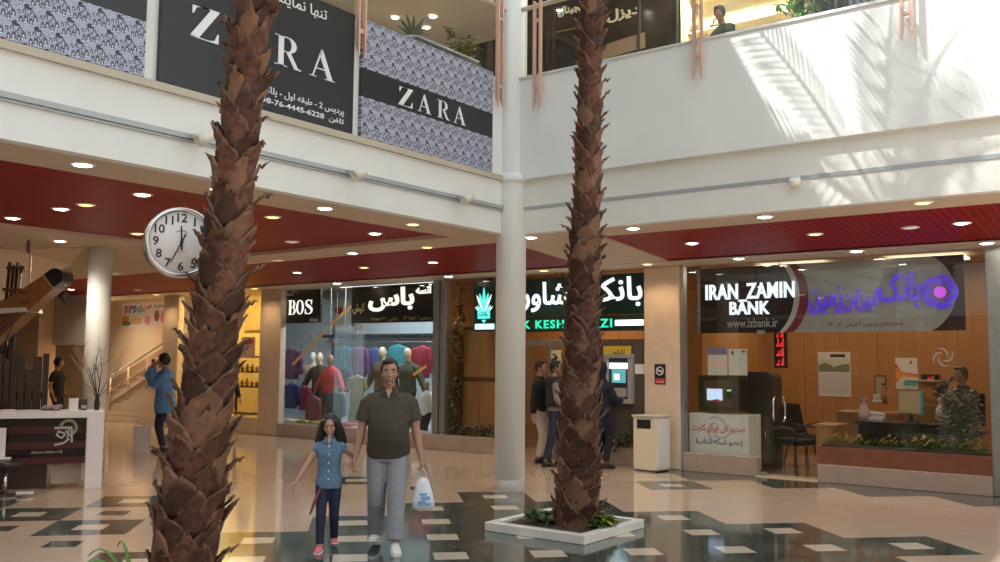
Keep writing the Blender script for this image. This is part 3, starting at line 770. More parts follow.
leafy = mat('leaf_yellow', (.42, .40, .05), .5, noise=.2, nscale=9, island=.3)
leafd = mat('leaf_dark', (.03, .06, .02), .5, noise=.2, nscale=9, island=.4)
stemm = mat('stem_green', (.07, .12, .03), .6)
def leaf(mb, p, d, L, w, nrm=None, bend=.3, n=4):
    """a leaf blade with midrib fold and droop"""
    p = Vector(p); d = Vector(d).normalized(); s = d.cross(nrm or Vector((0, 0, 1)))
    if s.length < .1: s = d.orthogonal()
    s.normalize(); u = s.cross(d); vs = []
    for i in range(n+1):
        q = i/n; ww = w*sin(pi*min(.97, q*.9+.06))**.8; c = p+d*L*q-Vector((0, 0, 1))*bend*L*q*q
        vs += [c-s*ww+u*ww*.25, c, c+s*ww+u*ww*.25]
    fs = []
    for i in range(n):
        for k in (0, 1): fs.append((i*3+k, i*3+k+1, i*3+k+4, i*3+k+3))
    mb.add(vs, fs, True)
def low_plant(label, c, r, h, n, mats, seed, group=None, name='ivy_plant', cat='plant', ll=.07):
    R_ = random.Random(seed); t = thing(name, label, cat, c, 0, group)
    fo = MB(); st = MB()
    for k in range(n):
        a = R_.uniform(0, 2*pi); q = R_.uniform(.1, 1)**.6; e = Vector((cos(a)*r*q, sin(a)*r*q, h*(1-.6*q*q)*R_.uniform(.35, 1)))
        st.tube([(0, 0, -.01), (e.x*.5, e.y*.5, e.z*.75), e], [.005, .004, .002], 5)
        for j in range(R_.randint(3, 5)):
            b = R_.uniform(0, 2*pi); fo.cur = 0 if R_.random() < .8 else 1
            leaf(fo, e*R_.uniform(.75, 1), (cos(b), sin(b), R_.uniform(-.1, .8)), ll*R_.uniform(.6, 1.2), ll*.32*R_.uniform(.7, 1.1))
    obj('foliage', fo, mats, t, local=True); obj('stem', st, stemm, t, local=True); return t
low_plant('dark green ivy clump at the rear of the planter, beside the palm trunk', (-5.13, 7.50, .055), .17, .17, 46, [leafg, leafd], 4, 'ivy clumps in the planter')
low_plant('yellow-green ivy clump hanging over the marble rim of the planter', (-4.50, 7.62, .055), .16, .15, 40, [leafg, leafy], 9, 'ivy clumps in the planter')
t = thing('strap_leaf_plant', 'plant with long green strap leaves at the foot of the nearer palm', 'plant', (cx-.25, cy-.12, .06))
mb = MB()
for k, (a, L) in enumerate(((3.5, .34), (4.0, .30), (2.9, .36), (4.7, .26), (3.8, .24))):
    pts = [Vector((cos(a)*L*q, sin(a)*L*q, .42*sin(pi*min(1, q*.62+.04))*L/.34*.9)) for q in [i/8 for i in range(9)]]
    mb.tube(pts, [(.016*(1-.8*(i/8)**2), .004) for i in range(9)], 6)
obj('foliage', mb, mat('strap_leaf', (.13, .25, .05), .4), t, local=True)
mb = MB(); mb.tube([(0, 0, -.02), (0, 0, .06)], [.03, .02], 8); obj('stem', mb, stemm, t, local=True)

# ================================================================ the clock on the near palm
cp = atd(180, 243, 5.75); d_ = (EYE-cp); d_.z = 0; d_.normalize()
crz = atan2(d_.x, -d_.y)+radians(9)          # its dial faces the local -Y side
clk = thing('clock', 'large round silver-rimmed clock with black numerals, fixed behind the near palm trunk', 'clock', cp, crz)
CR = .215; rotx = Matrix.Rotation(radians(90), 4, 'X')
mb = MB(); mb.lathe((0, 0, 0), [(CR-.03, .055), (CR-.016, .066), (CR, .055), (CR, -.055), (CR-.016, -.066), (CR-.03, -.055), (CR-.03, .055)], 64, rotx, False)
obj('rim', mb, mat('clock_rim', (.72, .72, .72), .22, .9), clk, local=True)
mb = MB(); mb.lathe((0, 0, 0), [(0, .052), (CR-.02, .052), (CR-.02, -.052), (0, -.052)], 64, rotx); obj('dial', mb, mat('clock_dial', (.84, .81, .80), .35), clk, local=True)
FC = lambda a, b, d: Vector((a, -.052-d, b)); inkm = mat('ink_black', (.02, .02, .022), .5)
mb = MB()
for k in range(1, 13):
    a = radians(90-30*k); x, z = cos(a)*.150, sin(a)*.150; w = .026 if k < 10 else .040
    letters(mb, textgeo(str(k), .018), FC, (x-w, x+w, z-.027, z+.027), .002, keep=True)
    for j in range(5):
        b = radians(90-30*k-6*j); mb.prism([(cos(b)*.180-.0015, sin(b)*.180-.0015), (cos(b)*.180+.0015, sin(b)*.180-.0015), (cos(b)*.180+.0015, sin(b)*.180+.0015), (cos(b)*.180-.0015, sin(b)*.180+.0015)], FC, 0, .001)
obj('numerals', mb, inkm, clk, local=True)
def hand_(ang, L, w, tail, z):
    mb = MB(); a = radians(90-ang); ux, uz = cos(a), sin(a); vx, vz = -uz, ux
    mb.prism([(-ux*tail-vx*w, -uz*tail-vz*w), (ux*L-vx*w*.6, uz*L-vz*w*.6), (ux*L+vx*w*.6, uz*L+vz*w*.6), (-ux*tail+vx*w, -uz*tail+vz*w)], FC, z, z+.003); return mb
o = obj('hour_hand', hand_(357, .10, .006, .05, .006), inkm, clk, local=True)
obj('minute_hand', hand_(205, .145, .005, .055, .010), inkm, clk, local=True)
mb = MB(); mb.lathe((0, -.06, 0), [(0, .008), (.010, .008), (.010, -.006), (0, -.006)], 16, Matrix.Translation((0, -.06, 0)) @ rotx @ Matrix.Translation((0, .06, 0))); obj('hub', mb, inkm, clk, local=True)
mb = MB()
for k in range(14):
    a0, a1 = radians(50+80*k/14), radians(50+80*(k+1)/14)
    mb.prism([(cos(a0)*.046, .03+sin(a0)*.046-.01), (cos(a1)*.046, .03+sin(a1)*.046-.01), (cos(a1)*.054, .03+sin(a1)*.054-.01), (cos(a0)*.054, .03+sin(a0)*.054-.01)], FC, 0, .0015)
obj('emblem', mb, mat('emblem_gold', (.42, .40, .26), .5), clk, local=True)
mb = MB()
for z, w in ((-.066, .05), (-.082, .045)):
    for k in range(9): mb.prism([(-w+k*w*2/9, z), (-w+k*w*2/9+w*.14, z), (-w+k*w*2/9+w*.14, z+.006), (-w+k*w*2/9, z+.006)], FC, 0, .001)
obj('print', mb, mat('print_pink', (.62, .42, .44), .5), clk, local=True)
# bracket into the trunk
mb = MB(); tz = cp.z; tx = ax1[4]; tgt = Vector((tx[0], tx[1], tz)); ic = wm(clk).inverted() @ tgt
mb.tube([(CR-.01, 0, 0), (ic.x*.8, ic.y*.5, 0), ic], .014, 8); obj('bracket', mb, grey, clk, local=True)
# ================================================================ people
def ik(a, t, l1, l2, pole):
    a = Vector(a); t = Vector(t); d = t-a; L = d.length
    if L > (l1+l2)*.999: t = a+d*((l1+l2)*.999/L); d = t-a; L = d.length
    d.normalize(); k = (l1*l1-l2*l2+L*L)/(2*L); h = sqrt(max(0, l1*l1-k*k)); p = Vector(pole); p = p-d*p.dot(d)
    if p.length < 1e-5: p = d.orthogonal()
    return a+d*k+p.normalized()*h, t
def lerp(a, b, k): return a+(b-a)*k
def ering(c, rx, ry, n=20, rot=0, tilt=None, pw=2.3):
    out = []
    for k in range(n):
        a = 2*pi*k/n; ca, sa = cos(a), sin(a)
        x = rx*abs(ca)**(2/pw)*(1 if ca >= 0 else -1); y = ry*abs(sa)**(2/pw)*(1 if sa >= 0 else -1)
        v = Vector((x*cos(rot)-y*sin(rot), x*sin(rot)+y*cos(rot), 0))
        if tilt: v = tilt @ v
        out.append(Vector(c)+v)
    return out
def add_hand(mb, w, d, palm_n, thumb, s=1., curl=.5, point=0):
    """palm, four jointed fingers of unequal length and a thumb from the palm's side"""
    w = Vector(w); d = Vector(d).normalized(); n = Vector(palm_n); n = (n-d*n.dot(d)).normalized(); x = d.cross(n).normalized()
    if x.dot(Vector(thumb)) < 0: x = -x
    rings = []
    for q, wx, wn in ((-.01, .026, .020), (.02, .034, .017), (.055, .041, .015), (.088, .041, .012), (.095, .036, .008)):
        c = w+d*q*s; rings.append([c+x*cos(2*pi*k/12)*wx*s+n*sin(2*pi*k/12)*wn*s for k in range(12)])
    mb.loft(rings)
    for i, L in enumerate((.072, .080, .074, .058)):
        p = w+d*.085*s+x*(.030-.020*i)*s; c = curl*(1+.12*i); dd = d+x*(.10-.07*i); dd.normalize(); pts = [p-dd*.012*s]; ang = 0
        for j, f in enumerate((.45, .30, .25)):
            pts.append(p.copy()) if j == 0 else None
            ang += c*(.55, .9, .7)[j]; p = p+(dd*cos(ang)+n*sin(ang))*L*f*s; pts.append(p.copy())
        mb.tube(pts, [.0095*s, .0095*s, .0092*s, .0086*s, .0065*s], 8)
    p = w+d*.030*s+x*.026*s; dd = (x*.75+d*.75+n*.25).normalized(); e = p+dd*.038*s; e2 = e+(d*.8+x*.25+n*(.3+.3*curl)).normalized()*.032*s
    mb.tube([p-dd*.01*s, p, e, e2], [.012*s, .0125*s, .0105*s, .007*s], 8)
def person(label, loc, rz, H=1.74, build=1.0, skin=None, arms=None, legs=None, look=(0, 0), lean=0, turn=0, top=None, bottom=None, shoes=None, hair=None, voxel=.009,
           female=False, hand=(.4, .4), face=True, cat='person', name='person', group=None, child=False, headscale=1.0, belly=0, handdir=None):
    """local frame: faces -Y, its right hand on the -X side. arms/legs: wrist and ankle targets as fractions of H"""
    s = H/1.75; b = build; root = None
    mb = MB(); V = Vector
    tilt = Matrix.Rotation(lean, 3, 'X'); hipz = .90*s
    def T(p): p = V(p); return tilt @ (p-V((0, 0, hipz)))+V((0, 0, hipz))
    hw = (.150 if not child else .125)*s*b; sw = (.188 if not female and not child else .165 if not child else .150)*s*b**.5
    hs = s*headscale
    tors = [(.80, .145*b, .105*b, .005), (.90, .170*b, .118*b+belly*.2, .005), (1.00, .158*b, .105*b+belly*.8, 0-belly*.5), (1.10, .155*b, .102*b+belly, 0-belly*.7), (1.20, .168*b, .110*b+belly*.5, -.004-belly*.3), (1.28, .178*b, .115*b, 0), (1.345, .165*b, .102*b, .01), (1.405, .120*b, .084, .018), (1.455, .076, .066, .020)]
    tors = [(z*s, rx*s*(.92 if female else 1), ry*s, cy*s) for z, rx, ry, cy in tors]
    mb.loft([[T(p) for p in ering((0, cy, z), rx, ry)] for z, rx, ry, cy in tors])
    mb.tube([T((0, .022*s, 1.42*s)), T((0, .012*s, 1.50*s)), T((0, -.002*s, 1.58*s))], [.060*s*b**.4, .054*s*b**.4, .052*s*b**.4], 14)
    # head
    hc = T((0, -.012*s, 1.635*s)); HR = Matrix.Rotation(look[0], 3, 'Z') @ Matrix.Rotation(look[1], 3, 'X'); h = hs
    def skull(v):
        x, y, z = v.x, v.y, v.z
        if z < 0: k = min(1, -z/(.118*h)); x *= 1-.30*k*k; y = y*(1-.18*k*k)-(.012*h*k if y < 0 else -.0*k)-(.012*h*k)
        return V((x, y, z))
    HM = HR.to_4x4()
    mb.ell(hc, (.074*h, .094*h, .118*h), 22, 16, HM, skull)
    hp = lambda x, y, z: hc+HR @ V((x*h, y*h, z*h))
    if face:
        mb.tube([hp(0, -.086, .018), hp(0, -.100, -.008), hp(0, -.113, -.028), hp(0, -.098, -.038)], [.008*h, .011*h, .014*h, .008*h], 8)
        mb.ell(hp(0, -.096, -.062), (.022*h, .010*h, .009*h), 10, 6, HM); mb.ell(hp(0, -.092, -.098), (.022*h, .016*h, .014*h), 10, 6, HM)
        for sx in (-1, 1):
            mb.ell(hp(.034*sx, -.082, .028), (.022*h, .010*h, .007*h), 10, 6, HM); mb.ell(hp(.040*sx, -.070, -.022), (.022*h, .018*h, .018*h), 10, 6, HM)
            mb.ell(hp(.076*sx, .006, -.012), (.010*h, .020*h, .032*h), 10, 7, HM)
    # arms
    ua, fa = .290*s, .250*s; J = {}
    arms = arms or {}
    for sd, sx in (('R', -1), ('L', 1)):
        sh = T((sx*sw, .012*s, 1.355*s)); spec = arms.get(sd, ((sx*.27, -.03, .47), (sx*.3, 1, 0)))
        wt = V(spec[0])*H; el, wr = ik(sh, wt, ua, fa, spec[1]); J[sd] = (sh, el, wr)
        mb.tube([T((sx*sw*.50, .012*s, 1.37*s)), sh, lerp(sh, el, .35), lerp(sh, el, .8), el, lerp(el, wr, .25), lerp(el, wr, .7), wr], [x*s*b**.6 for x in (.058, .056, .050, .042, .041, .042, .032, .026)], 12)
        d = (wr-el).normalized(); 
        if handdir and sd in handdir: d, pn, th = [V(q) for q in handdir[sd]]
        else: pn = V((-sx, 0, 0)); th = V((0, -1, 0))
        if abs(d.normalized().dot(pn)) > .9: pn = V((0, -1, 0)); th = V((-sx, 0, 0))
        add_hand(mb, wr, d, pn, th, s*(1.0 if not child else .95), hand[0 if sd == 'R' else 1]); J['h'+sd] = (wr, d)
    # legs
    th_, sh_ = .425*s, .40*s; legs = legs or {}
    for sd, sx in (('R', -1), ('L', 1)):
        hp_ = V((sx*.088*s*b**.5, .005*s, .885*s)); spec = legs.get(sd, ((sx*.055, 0, .047), (0, -1, 0)))
        an = V(spec[0])*H; kn, an = ik(hp_, an, th_, sh_, spec[1]); J['l'+sd] = (hp_, kn, an, spec[2] if len(spec) > 2 else 0)
        mb.tube([hp_+V((0, 0, .06*s)), hp_, lerp(hp_, kn, .4), lerp(hp_, kn, .85), kn, lerp(kn, an, .3), lerp(kn, an, .75), an], [x*s*b**.6 for x in (.085, .088, .076, .057, .054, .054, .038, .034)], 12)
        yaw = radians(sx*8); pit = spec[2] if len(spec) > 2 else 0; f = Matrix.Rotation(yaw, 3, 'Z') @ Matrix.Rotation(pit, 3, 'X')
        mb.tube([an+f @ V((0, .03*s, -.045*s)), an+f @ V((0, 0, -.045*s)), an+f @ V((0, -.09*s, -.06*s)), an+f @ V((0, -.14*s, -.062*s))], [.022*s, .028*s, .020*s, .014*s], 10)
        J['f'+sd] = f
    me = setmat(remesh(mb, voxel, 3), skin)
    root = bpy.data.objects.new(name, me); C.objects.link(root); root.location = loc; root.rotation_euler = (0, 0, rz); tag(root, label, cat, group)
    P = lambda nm, mesh, *ms: obj(nm, setmat(mesh, *ms) if ms else mesh, None, root, local=True)
    # garments
    if top:
        m_, sleeve, hem, ease = top['mat'], top.get('sleeve', .55), top.get('hem', .50), top.get('ease', .018)
        g = MB(); hz = hem*H; rows = [(hz, None)]+[(z, 1) for z, *_ in tors if z > hz+.03*s]
        rr = []
        for z, _ in rows:
            for (z0, a0, c0, e0), (z1, a1, c1, e1) in zip(tors, tors[1:]):
                if z0 <= z <= z1+1e-6:
                    k = (z-z0)/(z1-z0); break
            else: (z0, a0, c0, e0), (z1, a1, c1, e1), k = tors[0], tors[1], (0 if z > tors[0][0] else (z-tors[0][0])/(tors[1][0]-tors[0][0]))
            fl = top.get('flare', 0)*max(0, (1.0*s-z))/s
            rr.append((z, lerp(a0, a1, k)+ease*s+fl, lerp(c0, c1, k)+ease*s+fl, lerp(e0, e1, k)))
        rr = rr[:-1]
        if top.get('high'): rr.append((1.485*s, .060*s, .062*s, .018*s))
        else: rr.append((1.452*s, .080*s, .068*s, .018*s))
        g.loft([[T(p) for p in ering((0, cy, z), rx, ry)] for z, rx, ry, cy in rr], smooth=True)
        if sleeve > 0:
            for sd, sx in (('R', -1), ('L', 1)):
                sh, el, wr = J[sd]; pts = [T((sx*sw*.34, .014*s, 1.395*s)), T((sx*sw*.80, .012*s, 1.372*s)), lerp(sh, el, .07)]; e2 = ease*s
                rad = [.044*s*b**.6+e2*.2, .058*s*b**.6+e2*.4, .055*s*b**.6+e2*.8]
                tot = [(sh, el, .056, .044), (el, wr, .043, .030)]
                if sleeve <= 1: pts += [lerp(sh, el, sleeve*.5), lerp(sh, el, sleeve)]; rad += [.053*s*b**.6+e2*.9, .050*s*b**.6+e2*1.1]
                else:
                    k = sleeve-1; pts += [lerp(sh, el, .5), lerp(sh, el, .92), lerp(el, wr, .15), lerp(el, wr, k*.6), lerp(el, wr, k)]; rad += [x*s*b**.6+e2*.9 for x in (.051, .044, .044, .036, .029)]
                g.tube(pts, rad, 14)
        P(top.get('name', 'shirt'), remesh(g, max(voxel, .008), 2), m_)
        if top.get('collar'):
            g = MB(); n = 22
            for r0, z0, r1, z1 in ((.070, 1.455, .078, 1.475), (.078, 1.475, .068, 1.505)):
                rings = []
                for r, z in ((r0, z0), (r1, z1)):
                    rings.append([T((cos(a)*r*s*b**.3, .016*s+sin(a)*r*.95*s*b**.3, (z+.012*sin(a))*s)) for a in [radians(-62+(304)*k/n) for k in range(n+1)]])
                g.loft(rings, False, True, False)
            # lapels falling to the front
            for sx in (-1, 1): g.add([T((sx*.034*s, -.062*s, 1.462*s)), T((sx*.074*s, -.045*s, 1.472*s)), T((sx*.082*s, -.088*s-belly*.0, 1.415*s)), T((sx*.028*s, -.098*s, 1.40*s))], [(0, 1, 2, 3)])
            o = P('collar', g.mesh('collar', [top.get('collar_mat', m_)])); md = o.modifiers.new('t', 'SOLIDIFY'); md.thickness = .008
            # open V at the neck
            g = MB(); g.prism([(-.030*s, 1.470*s), (.030*s, 1.470*s), (.0, 1.385*s)], lambda a, bb, d: T((a, -.072*s-(1.47*s-bb)*.42-ease*s*.6-d, bb)), -.02, .006*s); P('neck_opening', g.mesh('neck_opening', [skin]))
    if bottom:
        g = MB(); m_ = bottom['mat']; e = bottom.get('ease', .016)*s; wz = bottom.get('waist', .535)*H; k0 = tors
        R3 = []
        for z, rx, ry, cy in ((.80*s, tors[0][1]+e, tors[0][2]+e, tors[0][3]), (.845*s, .158*s*b+e, .112*s*b+e+belly*.1, .005*s), (.90*s, .170*s*b+e, tors[1][2]+e*.7, tors[1][3]), (wz, tors[1][1]+e*.2, tors[1][2]+e*.2, tors[1][3])): R3.append(ering((0, cy, z), rx, ry))
        g.loft(R3)
        fin = bottom.get('length', .93)
        for sd, sx in (('R', -1), ('L', 1)):
            hp_, kn, an, _ = J['l'+sd]; k = fin; w = bottom.get('wide', 0)*s
            g.tube([hp_+V((0, 0, .03*s)), hp_, lerp(hp_, kn, .4), lerp(hp_, kn, .85), lerp(kn, an, .1), lerp(kn, an, .5), lerp(kn, an, k)], [x*s*b**.5+e+w*q for x, q in ((.088, 0), (.090, 0), (.078, .3), (.058, .7), (.055, .8), (.046, 1), (.040, 1.2))], 14)
        P(bottom.get('name', 'trousers'), remesh(g, max(voxel, .008), 2), m_)
    if shoes:
        for sd, sx in (('R', -1), ('L', 1)):
            hp_, kn, an, pit = J['l'+sd]; f = J['f'+sd]; g = MB(); g.cur = 0
            sec = [(.066, .028, .060, .02), (.045, .040, .092, .0), (.0, .043, .098, .0), (-.05, .045, .078, .0), (-.10, .050, .062, .0), (-.15, .046, .048, 0), (-.186, .026, .030, 0)]
            rings = []
            for y, rx, hh, _ in sec: rings.append([an+f @ V((cos(a)*rx*s, y*s, (-.082+max(0, hh*(.5+.5*sin(a))) if sin(a) > -.5 else -.082)*s)) for a in [2*pi*k/14 for k in range(14)]])
            g.loft(rings)
            o = P('shoe', remesh(g, .007, 2), shoes['mat'])
            g = MB(); rings = [[an+f @ V((sgn*rx*1.06*s, y*1.03*s, z*s)) for sgn, z in ((-1, -.086), (1, -.086), (1, -.070), (-1, -.070))] for y, rx, hh, _ in sec]
            g.loft(rings, True, False); q = g.mesh('sole', [shoes.get('sole', shoes['mat'])]); so = bpy.data.objects.new('sole', q); C.objects.link(so); so.parent = o
    if face and voxel < .02:
        ew = mat('eye_white', (.42, .39, .36), .3); ir = mat('iris', (.03, .018, .012), .2); br = hair['mat'] if hair else black; lip = mat('lip', (.36, .13, .11), .5)
        for sx in (-1, 1):
            g = MB(); g.ell(hp(.032*sx, -.0835, .006), (.0125*h, .007*h, .0075*h), 10, 7, HM); e_ = P('eye', g.mesh('eye', [ew]))
            g = MB(); g.ell(hp(.032*sx, -.0895, .005), (.0055*h, .003*h, .006*h), 8, 6, HM); q = g.mesh('iris', [ir]); io = bpy.data.objects.new('iris', q); C.objects.link(io); io.parent = e_
            g = MB(); g.tube([hp(.014*sx, -.096, .030), hp(.032*sx, -.095, .036), hp(.052*sx, -.080, .029)], [.004*h, .005*h, .003*h], 6); P('eyebrow', g.mesh('eyebrow', [br]))
        g = MB(); g.ell(hp(0, -.1015, -.063), (.021*h, .006*h, .0065*h), 10, 6, HM); P('mouth', g.mesh('mouth', [lip]))
    if hair:
        g = MB(); st = hair.get('style', 'short')
        if st in ('short', 'thick', 'long'):
            e = {'short': .006, 'thick': .017, 'long': .012}[st]
            g.ell(hp(0, .020, .022), ((.075+e)*h, (.088+e)*h, (.104+e)*h), 20, 14, HM)
            if st != 'long':
                g.ell(hp(0, .055, -.03), (.062*h, .045*h, .06*h), 14, 9, HM)
                for sx in (-1, 1): g.tube([hp(.068*sx, -.025, .05), hp(.073*sx, -.018, .0), hp(.072*sx, -.012, -.02)], [.018*h, .012*h, .006*h], 8)
                g.ell(hp(-.015, -.045, .095), (.055*h, .04*h, .026*h), 12, 8, HM)
            else:
                for sx in (-1, 1):
                    for k in range(4): g.tube([hp(.055*sx, -.045+.03*k, .07), hp((.082+.004*k)*sx, -.04+.03*k, .0), hp((.088+.012*k)*sx, -.035+.03*k, -.10), hp((.105+.014*k)*sx, -.03+.035*k, -.22), hp((.10+.01*k)*sx, -.045+.04*k, -.36+.02*k)], [x*h for x in (.026, .028, .032, .036, .012)], 8)
                g.ell(hp(0, .06, -.11), (.088*h, .045*h, .17*h), 14, 10, HM)
        if st == 'scarf':
            g.ell(hp(0, .010, .015), (.093*h, .108*h, .125*h), 20, 14, HM); g.tube([hp(0, .02, -.05), hp(0, .02, -.14), T((0, .012*s, 1.40*s)), T((0, .012*s, 1.28*s))], [(.085*h), (.080*h), (.15*s, .11*s), (.20*s, .13*s)], 16)
        P('headscarf' if st == 'scarf' else 'hair', remesh(g, .008 if voxel < .012 else .012, 2, .4), hair['mat'])
    root['_'] = 0; del root['_']
    return root, J
sk1 = mat('skin_tan', (.40, .215, .145), .5, noise=.05, nscale=8); sk2 = mat('skin_light', (.50, .29, .20), .5, noise=.05, nscale=8)
hairk = mat('hair_black', (.014, .011, .010), .45, noise=.3, nscale=60)
olive = mat('olive_jersey', (.060, .050, .034), .85, noise=.12, nscale=30, bump=.15); greyt = mat('grey_twill', (.265, .275, .30), .8, noise=.08, nscale=22, bump=.12)
denim = mat('blue_denim', (.115, .20, .31), .8, noise=.2, nscale=40, bump=.1); navy = mat('navy_cloth', (.018, .022, .055), .8, noise=.2, nscale=30)
whiteleather = mat('white_leather', (.72, .70, .66), .45); pinkshoe = mat('pink_canvas', (.72, .16, .20), .6); rubberw = mat('white_rubber', (.75, .74, .72), .5); blackshoe = mat('black_leather', (.02, .018, .016), .35)
# the man and the girl walking hand in hand
mp = Vector((-5.62, 5.905, 0)); mrz = radians(41)
man, MJ = person('man in dark olive polo and grey trousers, walking hand in hand with a girl', mp, mrz, 1.60, 1.06, sk1, voxel=.0062, belly=.040, headscale=1.05,
    arms={'R': ((-.175, -.045, .470), (-.3, 1, 0)), 'L': ((.178, -.035, .465), (.4, 1, 0))},
    legs={'R': ((-.062, .085, .062), (0, -1, 0), -.22), 'L': ((.048, -.135, .050), (0, -1, 0), .06)},
    look=(.06, .10), top=dict(mat=olive, sleeve=.66, hem=.475, ease=.028, name='polo_shirt', collar=True), bottom=dict(mat=greyt, ease=.018, wide=.016, length=.97),
    shoes=dict(mat=whiteleather, sole=rubberw), hair=dict(mat=hairk, style='short'), hand=(.75, 1.15))
# where his right hand is, in the place
mh = Matrix.Translation(mp) @ Matrix.Rotation(mrz, 4, 'Z') @ (MJ['hR'][0]+MJ['hR'][1]*.08)
gp = Vector((-5.98, 5.56, 0)); grz = radians(44)
gt = (Matrix.Translation(gp) @ Matrix.Rotation(grz, 4, 'Z')).inverted() @ mh
GH = 1.11
gdir = Vector((.45, 0, -.9))
girl, GJ = person('girl in blue denim shirt and pink shoes, holding the hand of a man', gp, grz, GH, .86, sk2, voxel=.0062, child=True, headscale=1.22,
    arms={'R': ((-.27, -.05, .46), (-.4, 1, 0)), 'L': (((gt.x-.02)/GH, (gt.y)/GH, (gt.z+.04)/GH), (.6, 1, -.2))},
    legs={'R': ((-.050, -.11, .052), (0, -1, 0), .05), 'L': ((.046, .09, .066), (0, -1, 0), -.2)},
    look=(-.05, .30), top=dict(mat=denim, sleeve=.30, hem=.455, ease=.020, flare=.10, name='shirt', collar=True), bottom=dict(mat=navy, ease=.017, length=.97, name='jeans'),
    shoes=dict(mat=pinkshoe, sole=rubberw), hair=dict(mat=hairk, style='long'), hand=(.35, .8))
for k in range(5):
    g = MB(); g.lathe((0, 0, 0), [(0, .004), (.007, .003), (.007, -.004), (0, -.004)], 10, Matrix.Translation((.0, -.092-.006*(k > 2)-.004*k, .865-.068*k)) @ Matrix.Rotation(radians(90), 4, 'X'))
    obj('button', g, mat('pearl_button', (.8, .8, .8), .3), girl, local=True)
g = MB(); g.tube([(-.06, -.10, .52), (-.10, -.14, .43), (-.13, -.17, .34), (-.14, -.175, .31)], [.012, .016, .014, .006], 8, flat=.5); obj('belt_tie', g, mat('brown_tie', (.16, .06, .05), .6), girl, local=True)
# carrier bag in his left hand
bh = Matrix.Translation(mp) @ Matrix.Rotation(mrz, 4, 'Z') @ (MJ['hL'][0]+MJ['hL'][1]*.105)
bagm = mat('white_plastic', (.72, .75, .80), .4, noise=.06, nscale=12); bagb = mat('blue_print', (.16, .36, .62), .45)
t = thing('carrier_bag', 'white plastic carrier bag with blue print, hanging from the hand of the man', 'bag', (bh.x, bh.y, bh.z-.42*.78), mrz+.2)
t.scale = (.78, .78, .78)
mb = MB(); rings = []
R_ = random.Random(5)
for z, rx, ry in ((.0, .09, .05), (.015, .125, .075), (.10, .118, .078), (.20, .098, .066), (.28, .072, .045), (.34, .045, .025)):
    rings.append([Vector((cos(2*pi*k/24)*rx*(1+.06*sin(5*k)+R_.uniform(-.02, .02))+.012*(.3-z), sin(2*pi*k/24)*ry*(1+.10*sin(3*k+z*20)), z+.01*sin(4*k)*(z > .3))) for k in range(24)])
mb.loft(rings, True); obj('bag_body', mb, bagm, t, local=True)
for sx in (-1, 1):
    mb = MB(); mb.tube([(sx*.035, .0, .33), (sx*.028, .0, .39), (sx*.01, 0, .43), (0, 0, .445)], [(.022, .006), (.016, .006), (.012, .007), (.010, .007)], 8); obj('handle', mb, bagm, t, local=True)
mb = MB()
for y in (-1, 1):
    for (a0, a1, z0, z1) in ((-.065, .02, .055, .10), (-.03, .07, .11, .15), (-.05, .03, .16, .185), (.02, .08, .05, .08)):
        vs = []
        for k in range(6):
            x = lerp(a0, a1, k/5)
            for z in (z0, z1): ry = lerp(.078, .066, z/.2)*1.14; vs.append((x, y*(sqrt(max(.05, 1-(x/.125)**2))*ry+.003), z))
        mb.add(vs, [(2*k, 2*k+1, 2*k+3, 2*k+2) for k in range(5)])
obj('print', mb, bagb, t, local=True)

def face_dir(p, q): return atan2(q[0]-p[0], -(q[1]-p[1]))   # turns local -Y from p towards q
# man on the phone by the stairs, seen from his left-front
bluec = mat('blue_jacket', (.12, .31, .66), .75, noise=.1, nscale=20, bump=.1)
p_, PJ = person('man in bright blue jacket talking on a phone beside the near palm', (-14.22, 9.40, 0), radians(-28), 1.66, 1.12, sk1, voxel=.011,
    arms={'R': ((-.050, -.115, .870), (-.5, -.5, -1)), 'L': ((-.02, -.13, .80), (.4, -.3, -1))}, look=(-.25, .2), lean=.04,
    top=dict(mat=bluec, sleeve=1.93, hem=.40, ease=.042, flare=.12, name='jacket', high=True), bottom=dict(mat=navy, ease=.012), shoes=dict(mat=blackshoe), hair=dict(mat=hairk, style='thick'), hand=(.7, .8))
t = thing('mobile_phone', 'dark phone held to the ear of the man in blue', 'phone', p_.matrix_basis @ (PJ['hR'][0]+Vector((-.01, -.01, .07))), radians(-28))
mb = MB(); mb.bbox(-.008, .008, -.03, .03, -.06, .06, .004); obj('case', mb, black, t, local=True)
mb = MB(); mb.box(.008, .0095, -.026, .026, -.05, .05); obj('screen', mb, mat('screen_dark', (.03, .04, .06), .1), t, local=True)
t = thing('shopping_bag', 'pale paper shopping bag at the legs of the man in blue', 'bag', (-14.42, 9.12, 0.0), radians(20))
mb = MB(); mb.loft([ering((0, 0, z), .15-.01*z, .05+.02*z, 16, 0, None, 6) for z in (0, .02, .2, .44)], True, False); obj('bag_body', mb, mat('pale_paper', (.74, .68, .70), .6), t, local=True)
for y in (-.05, .05):
    mb = MB(); mb.tube([(-.06, y, .43), (-.05, y, .52), (0, y, .55), (.05, y, .52), (.06, y, .43)], .004, 6); obj('handle', mb, bagm, t, local=True)
